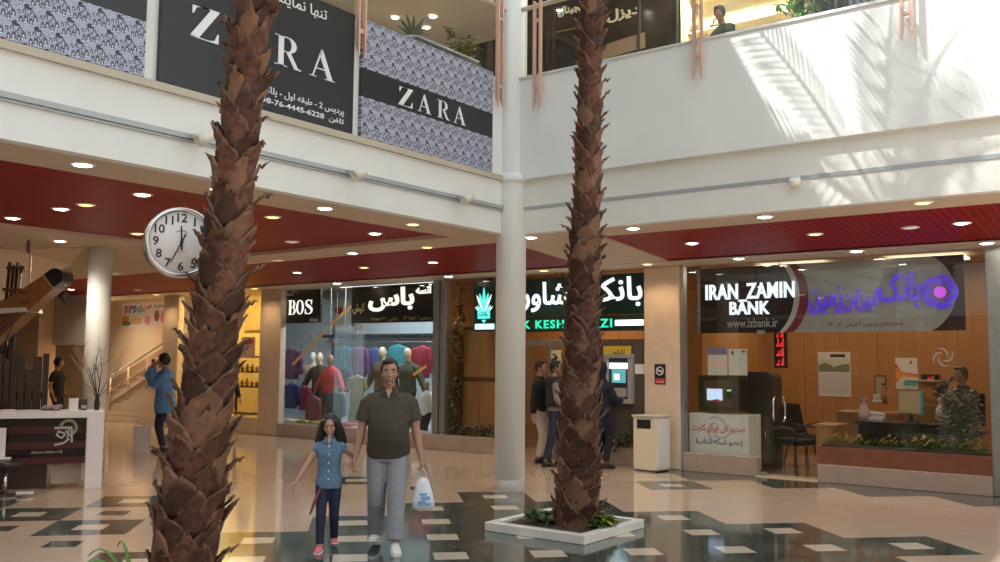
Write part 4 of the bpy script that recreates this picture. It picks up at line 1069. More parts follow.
# queue at the cash machine
blackjum = mat('black_jumper', (.018, .015, .015), .9); pale_tr = mat('pale_trousers', (.50, .43, .37), .8, noise=.06, nscale=15)
person('man in black jumper and pale trousers, standing right of the corner column', (-8.42, 12.30, 0), face_dir((-8.7, 12.2), (-7.6, 12.6)), 1.60, 1.03, sk1, voxel=.011, look=(-.1, .12),
    arms={'R': ((-.15, .03, .47), (-.3, 1, 0)), 'L': ((.15, -.02, .475), (.3, 1, 0))}, top=dict(mat=blackjum, sleeve=1.9, hem=.50, ease=.024, name='jumper', high=True), bottom=dict(mat=pale_tr, ease=.016, wide=.01), shoes=dict(mat=blackshoe), hair=dict(mat=hairk, style='short'))
greyv = mat('grey_shirt', (.22, .19, .175), .85, noise=.1, nscale=20); vest = mat('black_vest', (.02, .019, .02), .8)
p_, _ = person('man in grey shirt and dark vest, half hidden by the farther palm', (-8.0, 12.10, 0), face_dir((-8.1, 12.1), (-7.4, 12.7)), 1.60, 1.0, sk1, voxel=.011,
    arms={'R': ((-.12, -.12, .56), (-.5, .6, -.2)), 'L': ((.10, -.12, .55), (.4, .6, 0))}, legs={'R': ((-.10, .10, .047), (0, -1, 0)), 'L': ((.06, -.05, .047), (0, -1, 0))},
    top=dict(mat=greyv, sleeve=1.88, hem=.52, ease=.02, name='shirt', high=True), bottom=dict(mat=navy, ease=.014), shoes=dict(mat=blackshoe), hair=dict(mat=hairk, style='short'))
g = MB(); g.loft([ering((0, .004, z), rx, ry) for z, rx, ry in ((.90, .20, .15), (1.08, .19, .145), (1.28, .205, .15), (1.36, .19, .13))]); obj('vest', setmat(remesh(g, .011, 1), vest), None, p_, local=True)
chad = mat('navy_gown', (.007, .009, .024), .85, noise=.2, nscale=12)
p_, _ = person('woman in long navy gown and headscarf, standing at the cash machine', (-7.28, 12.28, 0), face_dir((-7.3, 12.3), (-7.15, 12.8)), 1.58, 1.0, sk2, voxel=.011, female=True,
    arms={'R': ((-.06, -.20, .64), (-.5, .4, -1)), 'L': ((.11, -.20, .66), (.5, .4, -1))}, top=dict(mat=chad, sleeve=1.95, hem=.36, ease=.034, flare=.05, name='gown', high=True), bottom=dict(mat=chad, ease=.012, name='trousers'), shoes=dict(mat=blackshoe), hair=dict(mat=chad, style='scarf'))
# onlooker upstairs, shoppers deeper in
person('man in dark green top leaning on the upstairs railing by the handbag shelves', (-5.05, 11.9, 5.0), face_dir((0, 0), (-.5, -.9)), 1.52, 1.05, sk1, voxel=.013, lean=.16, look=(.5, .25),
    arms={'R': ((-.13, -.20, .60), (-.6, .6, -.4)), 'L': ((.10, -.22, .62), (.6, .6, -.4))}, top=dict(mat=mat('dark_green_jersey', (.035, .055, .045), .85), sleeve=.6, hem=.5, ease=.024, name='shirt'), bottom=dict(mat=navy), shoes=dict(mat=blackshoe), hair=dict(mat=hairk, style='thick'))
person('person in black clothes standing beside the dark plank fence', (-19.6, 10.35, 0), radians(125), 1.58, 1.0, sk1, voxel=.016, face=True,
    arms={'R': ((-.13, -.02, .48), (-.3, 1, 0)), 'L': ((.12, -.06, .50), (.3, 1, 0))}, top=dict(mat=blackjum, sleeve=.6, hem=.48, ease=.024, name='shirt'), bottom=dict(mat=blackjum), shoes=dict(mat=blackshoe), hair=dict(mat=hairk, style='thick'))
person('person in black peeking from behind the near palm before the gold shop', (-15.95, 11.9, 0), radians(20), 1.58, .95, sk1, voxel=.016,
    top=dict(mat=blackjum, sleeve=1.9, hem=.48, ease=.02, name='jumper', high=True), bottom=dict(mat=blackjum), shoes=dict(mat=blackshoe), hair=dict(mat=hairk, style='short'))
# ================================================================ shop glazing
WN = [0]
def pane(label, x0, x1, z0, z1, Y=FY+.06, group=None, cat='window'):
    WN[0] += 1; mb = MB(); mb.box(x0, x1, Y, Y+.012, z0, z1); return solo('window_%d' % WN[0], mb, glass, label, cat, ((x0+x1)/2, Y, z0), None, 'structure')
goldl = mat('letter_gold', (.62, .46, .22), .4); boardb = mat('sign_brown_black', (.020, .014, .010), .25)
litw = emat('letter_lit_white', (.85, .93, 1.0), 1.0); litc = emat('letter_lit_cream', (1, .93, .80), 1.1); litg = emat('letter_lit_green', (.03, .85, .50), .9)
SG = onY(FY+.10)
# ---------------------------------------------------------------- clothes shop
for a, b, w in ((-15.32, -13.28, 'glass pane of the clothes shop under the square dark board'), (-13.27, -11.14, 'glass pane of the clothes shop behind the walking man')): pane(w, a, b, .27, BK)
def yprism(mb, box, Y0, Y1): mb.box(box[0], box[1], Y0, Y1, box[2], box[3])
t = thing('shop_sign', 'square dark shop board with white serif letters at the top left of the clothes shop', 'shop sign', (-14.7, FY+.15, 2.3))
bx = ypx(FY+.12, 284, 291, 320, 322.5); mb = MB(); yprism(mb, bx, FY+.12, FY+.16); obj('panel', mb, boardb, t)
F = onY(FY+.12); w = bx[1]-bx[0]; hh = bx[3]-bx[2]; mb = MB()
for ch, a in (('B', .14), ('O', .36), ('S', .60)): letters(mb, serif(ch), F, (bx[0]+w*a, bx[0]+w*(a+.20), bx[2]+hh*.26, bx[2]+hh*.70), .012)
obj('lettering', mb, litc, t); mb = MB()
letters(mb, textgeo('Atse', .01, .3), F, (bx[0]+w*.06, bx[0]+w*.28, bx[2]+hh*.84, bx[2]+hh*.94), .006); letters(mb, textgeo('Kish', .02, .2), F, (bx[0]+w*.72, bx[0]+w*.95, bx[2]+hh*.03, bx[2]+hh*.13), .006); obj('small_lettering', mb, letterw, t)
t = thing('shop_sign', 'long dark shop board with cream Persian letters over the clothes shop', 'shop sign', (-12.2, FY+.15, 2.3))
bx = ypx(FY+.12, 352, 287, 433, 321.5); mb = MB(); yprism(mb, bx, FY+.12, FY+.16); obj('panel', mb, boardb, t); w = bx[1]-bx[0]; hh = bx[3]-bx[2]
mb = MB(); letters(mb, textgeo(persian('باس'), .035), F, (bx[0]+w*.22, bx[0]+w*.78, bx[2]+hh*.30, bx[2]+hh*.93), .012); letters(mb, textgeo(persian('آتسه'), .03), F, (bx[0]+w*.80, bx[0]+w*.985, bx[2]+hh*.72, bx[2]+hh*.97), .012); obj('lettering', mb, litc, t)
mb = MB(); letters(mb, textgeo(persian('کیش'), .02), F, (bx[0]+w*.02, bx[0]+w*.17, bx[2]+hh*.25, bx[2]+hh*.55), .006); letters(mb, textgeo(persian('پردیس ۲ غرفه ۲۶'), .02), F, (bx[0]+w*.66, bx[0]+w*.98, bx[2]+hh*.03, bx[2]+hh*.16), .006)
letters(mb, textgeo(persian('تلفن ۴۴۵۰۲۳۶'), .02), F, (bx[0]+w*.26, bx[0]+w*.58, bx[2]+hh*.03, bx[2]+hh*.15), .006); obj('small_lettering', mb, goldl, t)
# inside: bright back wall, side wall of crumpled foil, rail
mb = MB(); mb.box(-18.9, -11.12, 15.6, 15.7, 0, CZ); struct('wall_shop_back', mb, mat('blue_white_wall', (.62, .72, .80), .5))
m, tt, b_ = newmat('crumpled_foil'); nz = noise(tt, 7, 5, dist=1.5); tt.links.new(mixc(tt, nz, (.28, .36, .42), (.92, .96, 1.0)), b_.inputs['Base Color']); b_.inputs['Roughness'].default_value = .3; b_.inputs['Metallic'].default_value = .4
mb = MB(); mb.prism([(-15.88, 13.2), (-15.82, 13.2), (-17.95, 15.0), (-16.2, 15.0), (-16.2, 15.06), (-18.15, 15.06)], lambda x, y, z: Vector((x, y, z)), .275, 3.0); solo('foil_screen', mb, m, 'silver-blue crumpled foil screen behind the hanging purple shirt', 'screen', (-15.7, 14.5, .27))
lp = bpy.data.lights.new('shop_light', 'AREA'); lp.energy = 75; lp.color = (.88, .95, 1); lp.size = 3.6; lp.size_y = .8; lp.shape = 'RECTANGLE'
mb = MB(); mb.bbox(-15.0, -11.4, 13.55, 14.2, 3.16, 3.205, .01); t = solo('ceiling_lamp', mb, emat('panel_light', (.9, .96, 1), 2.0), 'long white ceiling light panel inside the clothes shop', 'ceiling light', (-13.2, 13.9, 3.16))
lo = bpy.data.objects.new('shop_light', lp); C.objects.link(lo); lo.parent = t; lo.location = (0, 0, -.03)
t = thing('clothes_rail', 'dark horizontal clothes rail on a shelf across the clothes shop wall', 'clothes rail', (-12.6, 15.0, 2.1))
rp = gy(325, 337, 14.9); rq = gy(433, 339, 14.9)
mb = MB(); mb.bbox(rp.x, rq.x+.2, 14.78, 15.6, rp.z-.02, rp.z+.05, .01); obj('shelf', mb, black, t)
mb = MB(); mb.tube([(rp.x, 14.9, rp.z-.12), (rq.x+.2, 14.9, rp.z-.12)], .014, 8); obj('rail', mb, chrome, t)
for k in range(4):
    x = lerp(rp.x+.1, rq.x, k/3); mb = MB(); mb.tube([(x, 14.9, rp.z-.12), (x, 15.0, rp.z-.02)], .01, 6); obj('bracket', mb, chrome, t)
# garments
hangm = mat('hanger_wire', (.5, .5, .5), .3, .8)
def make_garment(kind):
    t = thing('hanging_shirt', 'x', 'clothes'); g = MB()
    rows = [(0, .20, .035), (.10, .205, .05), (.35, .20, .055), (.52, .215, .06), (.60, .21, .055), (.645, .12, .04), (.665, .055, .035)]
    if kind == 'dress': rows = [(-.35, .27, .05)]+rows
    g.loft([ering((0, 0, z), rx, ry, 18) for z, rx, ry in rows])
    for s in (-1, 1): g.tube([(s*.10, 0, .59), (s*.20, 0, .58), (s*.255, -.01, .40), (s*.275, -.02, .10 if kind != 'dress' else .35)], [(.05, .045), (.06, .05), (.055, .042), (.045, .035)], 12)
    o = obj('body', remesh(g, .014, 1), None, t, local=True); o.data.materials.append(black)
    g = MB(); g.tube([(0, -.01, .66), (0, 0, .72), (.02, 0, .745), (.0, 0, .765), (-.015, 0, .75)], .004, 6); g.tube([(-.17, 0, .605), (0, 0, .68), (.17, 0, .605)], .006, 6); obj('hanger', g, hangm, t, local=True)
    for k in range(4):
        g = MB(); g.ell((0, -.058, .12+.12*k), (.008, .006, .008), 6, 4); obj('button', g, hangm, t, local=True)
    g = MB(); g.tube([(-.06, -.01, .655), (0, -.045, .625), (.06, -.01, .655), (0, .035, .67), (-.06, -.01, .655)], .012, 6); c = obj('collar', g, black, t, local=True)
    return t
GM = {}
def garment(kind, px, py, Y, col, label, sc=1.0, rz=0, group='shirts hung in the clothes shop window'):
    if kind not in GM: GM[kind] = o = make_garment(kind)
    else: o = dup(GM[kind])
    p = gy(px, py, Y); o.location = (p.x, Y, p.z-.33*sc); o.rotation_euler = (0, 0, rz); o.scale = (sc, sc, sc); o['label'] = label; o['group'] = group
    col = tuple(c*.62 for c in col); m_ = mat('cloth_'+'_'.join('%02d' % int(c*100) for c in col), col, .85, noise=.18, nscale=14)
    for ch in list(o.children):
        if ch.name.split('.')[0] == 'hanger' and Y < 14.3:
            g = MB(); g.tube([(0, 0, .76), (0, 0, (3.2-o.location.z)/sc)], .003, 5); obj('cord', g, hangm, o, local=True)
        if ch.name.split('.')[0] in ('body', 'collar'): ch.material_slots[0].link = 'OBJECT'; ch.material_slots[0].material = m_
    return o
for a in (('shirt', 291, 364, 13.6, (.19, .06, .17), 'plum shirt hung highest by the foil screen', 1.0, .3), ('shirt', 291, 396, 13.35, (.035, .05, .22), 'navy shirt hung low at the window edge', .8, .2),
          ('shirt', 304, 398, 13.45, (.50, .06, .20), 'hot pink top hung between navy and mauve shirts', .78, 0), ('shirt', 314, 411, 13.2, (.34, .12, .17), 'mauve shirt low in front by the window base', .9, -.15),
          ('shirt', 335, 406, 13.25, (.02, .14, .16), 'dark teal shirt low in front below the tan dress', .9, .1), ('dress', 357, 391, 13.4, (.42, .40, .19), 'pale yellow floral dress hung beside the walking man', .95, 0),
          ('shirt', 343, 361, 14.5, (.03, .22, .30), 'teal blue shirt high on the rail', 1.0, 0), ('shirt', 360, 362, 14.5, (.20, .08, .22), 'purple jumper high on the rail beside the teal shirt', 1.0, 0),
          ('shirt', 375, 363, 14.6, (.06, .13, .36), 'royal blue shirt on the rail left of the gold-headed dummies', 1.0, 0), ('shirt', 422, 362, 14.4, (.48, .03, .07), 'crimson shirt on the rail nearest the garland', 1.0, 0),
          ('shirt', 398, 360, 14.7, (.05, .36, .42), 'turquoise shirt on the rail between the two dummies', 1.0, 0), ('dress', 329, 395, 13.6, (.55, .36, .22), 'tan dress under the red jacket', .75, .2),
          ('shirt', 320, 345, 15.2, (.05, .08, .18), 'small navy shirt pinned near the yellow tape', .85, .5), ('shirt', 344, 380, 14.0, (.03, .04, .09), 'black patterned shirt below the teal one', .8, 0)):
    garment(*a)
# dressed dummies
cream_d = mat('dummy_cream', (.72, .60, .42), .4); whited = mat('dummy_white', (.74, .72, .68), .35)
def dummy(px, py, Y, H, rz, skin, label, top, bottom=None, arms=None, hair=None, zfoot=.27):
    p = gy(px, py, Y); o, J = person(label, (p.x, Y, p.z-H*.93), rz, H, .95, skin, voxel=.015, face=False, cat='mannequin', name='mannequin', group='dummies in the clothes shop', arms=arms, top=top, bottom=bottom, hair=hair)
    mb = MB(); zb = -(p.z-H*.93)+.02
    mb.cyl((0, .05), .16, zb, zb+.02, 24); mb.cyl((0, .05), .02, zb+.02, .1, 10); obj('stand', mb, chrome, o, local=True); return o
darks = mat('suit_charcoal', (.035, .03, .028), .8, noise=.1, nscale=20); brownj = mat('jacket_brown', (.13, .085, .035), .8, noise=.15, nscale=20); greenj = mat('jacket_green', (.075, .085, .055), .8, noise=.1, nscale=20); redj = mat('jacket_red', (.50, .03, .05), .75); beigej = mat('beige_lace', (.60, .48, .36), .8, noise=.12, nscale=30); whitej = mat('white_shirt_cloth', (.75, .76, .76), .75)
dummy(383, 353, 13.9, 1.78, 0, cream_d, 'cream-headed dummy in brown jacket directly behind the walking man', dict(mat=brownj, sleeve=1.9, hem=.45, ease=.03, name='jacket', high=True), dict(mat=darks))
dummy(408, 354, 13.9, 1.76, .2, cream_d, 'cream-headed dummy in dark green jacket, right of the walking man', dict(mat=greenj, sleeve=1.9, hem=.45, ease=.03, name='jacket', high=True), dict(mat=darks))
dummy(313, 357, 14.0, 1.62, .5, whited, 'white dummy in beige lace dress with an arm bent out', dict(mat=beigej, sleeve=.3, hem=.34, ease=.018, flare=.12, name='dress'), None, {'R': ((-.22, -.08, .62), (-1, .3, 0)), 'L': ((.16, -.05, .48), (1, .3, 0))})
dummy(320, 358, 13.7, 1.66, .3, cream_d, 'dummy in long charcoal coat beside the white one', dict(mat=darks, sleeve=1.9, hem=.36, ease=.03, name='coat', high=True), dict(mat=darks))
dummy(331, 360, 13.5, 1.55, .1, mat('dummy_tan', (.35, .24, .16), .4), 'dummy in bright red jacket in the middle of the window', dict(mat=redj, sleeve=1.85, hem=.44, ease=.03, name='jacket', high=True), dict(mat=darks))
dummy(427, 385, 13.35, 1.22, -.3, mat('dummy_brown', (.40, .27, .18), .4), 'small bald child dummy in white shirt at the window end', dict(mat=whitej, sleeve=1.8, hem=.46, ease=.025, name='shirt', high=True), dict(mat=darks))
# tape across the glass, picture, toy
yel = emat('tape_yellow', (.95, .68, .22), .0); yel = mat('tape_amber', (.86, .58, .20), .4)
for (x0, y0, x1, y1), w in (((292, 365, 325, 331), 'yellow diagonal tape strip across the clothes shop window, lower piece'), ((329, 326, 351, 306), 'yellow diagonal tape strip across the clothes shop window, upper piece'), ((413, 375, 426, 366), 'short yellow tape strip beside the walking man')):
    p = gy(x0, y0, FY+.05); q = gy(x1, y1, FY+.05); d = (q-p).normalized(); n = Vector((-d.z, 0, d.x))*.028
    mb = MB(); mb.prism([(v.x, v.z) for v in (p-n, q-n, q+n, p+n)], onY(FY+.058), 0, .003); solo('tape_strip', mb, yel, w, 'tape', (p.x, FY+.05, p.z), 'yellow tape strips')
t = thing('framed_poster', 'small framed poster with a red oval, inside the clothes shop', 'poster', (-13.5, 15.5, 2)); bx = ypx(15.4, 328, 299, 350, 332)
mb = MB(); mb.box(bx[0], bx[1], 15.4, 15.44, bx[2], bx[3]); obj('frame', mb, mat('poster_grey', (.5, .52, .5), .4), t)
mb = MB(); mb.box(bx[0]+.05, bx[1]-.05, 15.39, 15.41, bx[2]+.05, bx[3]-.05); obj('sheet', mb, mat('poster_paper', (.66, .62, .56), .5), t)
mb = MB(); c_ = ((bx[0]+bx[1])/2, lerp(bx[2], bx[3], .65)); mb.prism([(c_[0]+cos(a)*.13, c_[1]+sin(a)*.09) for a in [2*pi*k/20 for k in range(20)]], onY(15.39), 0, .004); obj('emblem', mb, redj, t)
t = thing('toy_animal', 'small brown toy animal standing on the dark rail shelf', 'toy'); p = gy(358, 331, 14.95); t.location = (p.x, 14.95, rp.z+.05)
mb = MB(); mb.ell((0, 0, .17), (.13, .05, .065), 12, 8); mb.ell((-.15, 0, .22), (.05, .035, .045), 10, 7)
for x in (-.09, .09):
    for y in (-.03, .03): mb.tube([(x, y, 0), (x, y, .15)], [.018, .022], 8)
mb.tube([(.12, 0, .19), (.17, 0, .12)], .01, 6)
obj('body', remesh(mb, .012, 1), None, t, local=True).data.materials.append(mat('toy_brown', (.16, .08, .05), .7))
# folded goods on the window floor
for k, (px, py, c_, w) in enumerate(((290, 415, (.7, .66, .6), 'white folded shirt at the window floor by the pillar'), (305, 420, (.6, .45, .12), 'mustard folded scarf on the window floor'), (322, 420, (.65, .6, .2), 'yellow folded shirt on the window floor below the teal one'), (400, 405, (.5, .45, .4), 'beige folded shirt on the window floor behind the walking man'), (348, 412, (.55, .07, .08), 'red folded cloth under the floral dress'))):
    p = gy(px, py, 13.1); t = thing('folded_shirt', w, 'clothes', (p.x, 13.1, .28), 0, 'folded clothes in the window')
    mb = MB(); mb.bbox(-.17, .17, -.12, .12, 0, .06, .02); obj('fold', mb, mat('fold_%d' % k, c_, .85), t, local=True)
    mb = MB(); mb.bbox(-.06, .06, -.11, -.02, .055, .08, .01); obj('collar', mb, mat('fold_%d' % k, c_, .85), t, local=True)
mb = MB(); mb.prism([(-15.62, FY+.13), (-11.14, FY+.13), (-11.14, 15.6), (-18.6, 15.6), (-18.6, 15.3)], lambda x, y, z: Vector((x, y, z)), .2, .275); struct('floor_window', mb, mat('window_floor', (.5, .5, .5), .3))
# ---------------------------------------------------------------- steel jamb, garland, wood window
mb = MB(); mb.bbox(-11.14, -11.0, FY-.02, FY+.14, .0, BK, .006); mb.bbox(-10.98, -10.86, FY, FY+.14, .0, BK, .006); solo('steel_jamb', mb, steel, 'double steel door jamb between the clothes shop and the garland', 'jamb', (-11, FY, 0), kind='structure')
pane('glass pane of the wood-lined window beside the garland', -10.84, -9.74, .27, BK)
mb = MB(); mb.box(-10.84, -6.83, 14.2, 14.3, 0, CZ); struct('wall_bank_lobby', mb, wood)
t = thing('cabinet', 'tall honey wood cabinet behind the garland window', 'cabinet', (-10.4, 13.4, 0)); bx = ypx(13.2, 463, 335, 497, 425); bx = (max(bx[0], -10.9),)+bx[1:]
for z0, z1, nm in ((.25, 1.22, 'door'), (1.30, 2.15, 'door')):
    for x0, x1 in ((bx[0]+.02, lerp(bx[0], bx[1], .5)-.005), (lerp(bx[0], bx[1], .5)+.005, bx[1])):
        mb = MB(); mb.bbox(x0, x1, 13.2, 13.24, z0, z1, .006); d = obj(nm, mb, wood_md, t)
        mb = MB(); xh = x1-.05 if x0 < bx[0]+.1 else x0+.05; zz = z1-.2 if z0 < 1 else z0+.2; mb.tube([(xh, 13.2, zz-.06), (xh, 13.17, zz), (xh, 13.2, zz+.06)], .008, 6); obj('handle', mb, chrome, d)
mb = MB(); mb.bbox(bx[0], bx[1]+.01, 13.23, 13.6, 0, 2.2, .005); mb.box(bx[0], bx[1], 13.19, 13.25, 1.225, 1.295); obj('body', mb, wood_dk, t)
flr = mat('petal_pale', (.55, .48, .30), .6, island=.3); flp = mat('petal_burgundy', (.16, .03, .05), .6, island=.3)
def bloom(mb, p, r, R_):
    for k in range(6):
        a = 2*pi*k/6+R_.random(); leaf(mb, p, (cos(a), sin(a)*.6-.6, sin(a+1)*.6+.3), r, r*.4, bend=.1, n=3)
def garland(label, pts, n, seed, name='flower_garland'):
    R_ = random.Random(seed); t = thing(name, label, 'flowers', pts[0]); fo = MB(); bl = MB(); st = MB(); st.tube(pts, .008, 6)
    for k in range(n):
        q = R_.random()*(len(pts)-1); i = min(int(q), len(pts)-2); p = Vector(pts[i]).lerp(Vector(pts[i+1]), q-i)+Vector((R_.gauss(0, .055), R_.uniform(-.05, .03), R_.gauss(0, .055)))
        for j in range(3): fo.cur = R_.randint(0, 1); leaf(fo, p, (R_.uniform(-1, 1), R_.uniform(-1, .2), R_.uniform(-.6, 1)), R_.uniform(.05, .10), .018)
        if R_.random() < .75: bl.cur = 0 if R_.random() < .55 else 1; bloom(bl, p+Vector((0, -.05, 0)), R_.uniform(.03, .055), R_)
    obj('foliage', fo, [leafg, leafd], t); obj('petals', bl, [flr, flp], t); obj('stem', st, stemm, t)
gp0 = [tuple(Vector((x, FY-.0+.16, z))) for x, z in ((-10.70, .32), (-10.74, .9), (-10.62, 1.4), (-10.70, 1.95), (-10.60, 2.4), (-10.64, 2.95))]
garland('trailing garland of leaves and pale flowers up the window edge beside the corner column', gp0, 150, 3)
garland('low hedge of artificial flowers along the window base left of the corner column', [(-10.8, FY+.2, .36), (-10.3, FY+.2, .34), (-9.75, FY+.2, .36)], 110, 4, 'flower_arrangement')
# ---------------------------------------------------------------- green bank
gb = mat('sign_dark_green', (.012, .040, .034), .25); gb2 = mat('sign_deep_blue', (.015, .05, .10), .25)
t = thing('bank_sign', 'wide dark green bank sign with white Persian letters above the cash machine', 'bank sign', (-8.3, FY+.1, 2.1))
mb = MB(); mb.bbox(-9.74, -6.84, FY+.0, FY+.10, 2.34, 2.98, .006); obj('panel', mb, gb, t)
mb = MB(); mb.bbox(-9.74, -6.84, FY+.02, FY+.10, 2.08, 2.335, .006); obj('lower_panel', mb, mat('sign_black_green', (.02, .035, .03), .3), t)
F = onY(FY); mb = MB()
letters(mb, textgeo(persian('بانک'), .016), F, (-7.86, -6.87, 2.46, 2.93), .02); letters(mb, textgeo(persian('کشاورزی'), .016), F, (-9.70, -7.98, 2.41, 2.91), .02); obj('lettering', mb, litw, t)
mb = MB(); letters(mb, textgeo('BANK KESHAVARZI', .02, 0, 3, 1.25), onY(FY+.02), (-9.66, -7.42, 2.135, 2.275), .015); obj('latin_lettering', mb, litg, t)
mb = MB(); mb.bbox(-7.36, -6.86, FY+.0, FY+.03, 2.16, 2.25, .006); obj('light_bar', mb, emat('bar_white', (.85, .92, 1), 1.6), t)
# logo panel: sheaf emblem on dark ground
t = thing('bank_sign', 'dark logo panel with a lit turquoise wheat emblem left of the corner column', 'bank sign', (-10.0, FY, 2.1)); bx = ypx(FY, 473, 280, 496, 331)
mb = MB(); mb.bbox(bx[0], -9.75, FY+.02, FY+.10, bx[2], 2.98, .006); obj('panel', mb, gb, t)
teal = emat('letter_lit_teal', (.10, .72, .62), 1.1); cx_ = (bx[0]+bx[1])/2-.02; z_ = bx[2]+.20; F = onY(FY+.02)
mb = MB(); ml = MB()
def petal(m, x, z, a, L, w, dd):
    pts = [(x+cos(a)*L*q-sin(a)*w*sg*sin(pi*q)**.8, z+sin(a)*L*q+cos(a)*w*sg*sin(pi*q)**.8) for sg, qs in ((1, [k/7 for k in range(8)]), (-1, [k/7 for k in range(6, 0, -1)])) for q in qs]; m.prism(pts, F, 0, dd)
for a, L, z0, m_ in ((90, .46, .20, mb), (62, .40, .17, ml), (118, .40, .17, ml), (72, .36, .2, mb), (108, .36, .2, mb), (38, .28, .12, ml), (142, .28, .12, ml), (50, .26, .12, mb), (130, .26, .12, mb)): petal(m_, cx_, z_+z0-.04, radians(a), L*.88, .024, .012 if m_ is ml else .018)
mb.prism([(cx_-.13, z_+.02), (cx_+.13, z_+.02), (cx_+.13, z_+.17), (cx_-.13, z_+.17)], F, 0, .016); mb.prism([(cx_-.05, z_), (cx_, z_-.06), (cx_+.05, z_)], F, 0, .012)
obj('emblem', mb, teal, t); obj('emblem_leaves', ml, emat('leaf_lit_cream', (.9, .93, .75), .9), t)
ml = MB(); letters(ml, textgeo(persian('بانک'), .02), onY(FY+.003), (cx_-.09, cx_+.09, z_+.05, z_+.14), .004); obj('lettering', ml, gb, t)
mb = MB(); mb.bbox(bx[0]+.05, -9.76, FY, FY+.02, bx[2]+.03, bx[2]+.13, .004); obj('light_bar', mb, emat('bar_pale', (.6, .8, .9), 1.0), t)
# entrance of the green bank: frame, glass, lobby
t = thing('door_frame', 'steel framed glass entrance door beside the man in black jumper', 'door', (-9.1, FY, 0))
for x in (-9.2, -8.62, -8.55, -7.95):
    mb = MB(); mb.bbox(x, x+.05, FY+.0, FY+.06, 0, 1.86, .005); obj('post', mb, steel, t)
mb = MB(); mb.bbox(-9.75, -7.7, FY, FY+.07, 1.86, 1.94, .006); obj('header', mb, steel, t)
mb = MB(); mb.box(-9.15, -8.62, FY+.02, FY+.032, .02, 1.86); mb.box(-8.5, -7.95, FY+.02, FY+.032, .02, 1.86); obj('pane', mb, glass, t)
t = thing('poster', 'small pale poster with a black figure on the bank door', 'poster', (-8.4, FY, 1.3)); bx = ypx(FY-.01, 551, 350, 561, 368)
mb = MB(); mb.box(bx[0], bx[1], FY-.012, FY-.002, bx[2], bx[3]); obj('sheet', mb, mat('poster_cream', (.75, .68, .5), .5), t)
mb = MB(); mb.prism([(bx[0]+.04+.05*sin(k*1.3)*.4+.03*cos(k), bx[2]+.06+.16*k/8) for k in range(9)]+[(bx[0]+.11-.03*cos(k*.8), bx[3]-.06-.14*k/8) for k in range(9)], onY(FY-.012), 0, .002); obj('figure', mb, inkm, t)
mb = MB(); mb.box(-7.72, -6.83, FY+.06, FY+.12, .27, 1.95); solo('machine_wall', mb, mat('smoked_panel', (.10, .085, .07), .3), 'dark brown panel wall around the cash machine', 'panel', (-7.3, FY, .27), kind='structure')
atm = thing('cash_machine', 'grey cash machine with a lit white header bar, in front of the woman in navy', 'cash machine', (-7.25, FY, .9)); bx = ypx(FY-.02, 606, 354, 632, 404)
atg = mat('atm_grey', (.36, .36, .37), .4); atd_ = mat('atm_dark', (.05, .055, .06), .35)
z0, z1, x0, x1 = bx[2], bx[3], bx[0]-.04, bx[1]
mb = MB(); w = .07
for q in ((x0, x1, z1-w*.9, z1), (x0, x1, z0, z0+w), (x0, x0+w, z0+w, z1-w), (x1-w, x1, z0+w, z1-w)): mb.bbox(q[0], q[1], FY-.04, FY+.08, q[2], q[3], .008)
obj('surround', mb, atg, atm); mb = MB(); mb.box(x0+w, x1-w, FY+.02, FY+.07, z0+w, z1-w); obj('fascia', mb, atd_, atm)
mb = MB(); mb.bbox(x0+w+.02, x1-w-.02, FY-.0, FY+.03, z1-w-.16, z1-w-.07, .005); obj('header_light', mb, emat('atm_light', (.85, .9, 1), 2.2), atm)
mb = MB(); mb.bbox(x0+w+.06, x1-w-.06, FY+.0, FY+.03, z0+.32, z0+.56, .005); obj('screen', mb, emat('atm_screen', (.10, .34, .36), .9), atm)
mb = MB(); mb.box(x0+w+.10, x1-w-.16, FY-.002, FY+.01, z0+.36, z0+.46); obj('screen_window', mb, emat('atm_white', (.7, .85, .85), 1.0), atm)
mb = MB(); mb.bbox(x0+w+.03, x1-w-.03, FY-.03, FY+.04, z0+.10, z0+.24, .01); obj('keypad', mb, atg, atm)
t = thing('notice', 'yellow paper notice above the cash machine', 'notice', (-7.4, FY, 1.8)); bx = ypx(FY-.01, 602, 346, 629, 357)
mb = MB(); mb.box(bx[0], bx[1], FY+.03, FY+.06, bx[2], bx[3]); obj('sheet', mb, mat('notice_yellow', (.68, .50, .06), .5), t)
mb = MB(); letters(mb, marks(6, 4), onY(FY+.03), (bx[0]+.18, bx[1]-.1, bx[2]+.05, bx[3]-.05), .002); obj('lettering', mb, inkm, t)
t = thing('notice', 'small white card on the dark panel between cash machine and pillar', 'notice', (-7, FY, 1.2)); bx = ypx(FY+.05, 635, 364, 645, 374); mb = MB(); mb.box(bx[0], bx[1], FY+.05, FY+.062, bx[2], bx[3]); obj('sheet', mb, letterw, t)
mb = MB(); mb.bbox(-7.71, -7.66, FY+.02, FY+.06, 1.20, 1.62, .004); solo('led_sign', mb, emat('led_red', (.9, .03, .03), 1.0), 'thin red lit strip sign beside the farther palm', 'sign', (-7.72, FY, 1.2))
garland('dark plant under the cash machine at the pillar base', [(-7.35, FY-.02+.10-.14, .30), (-7.1, FY-.04, .45), (-6.95, FY-.04, .30)], 26, 8, 'potted_plant')
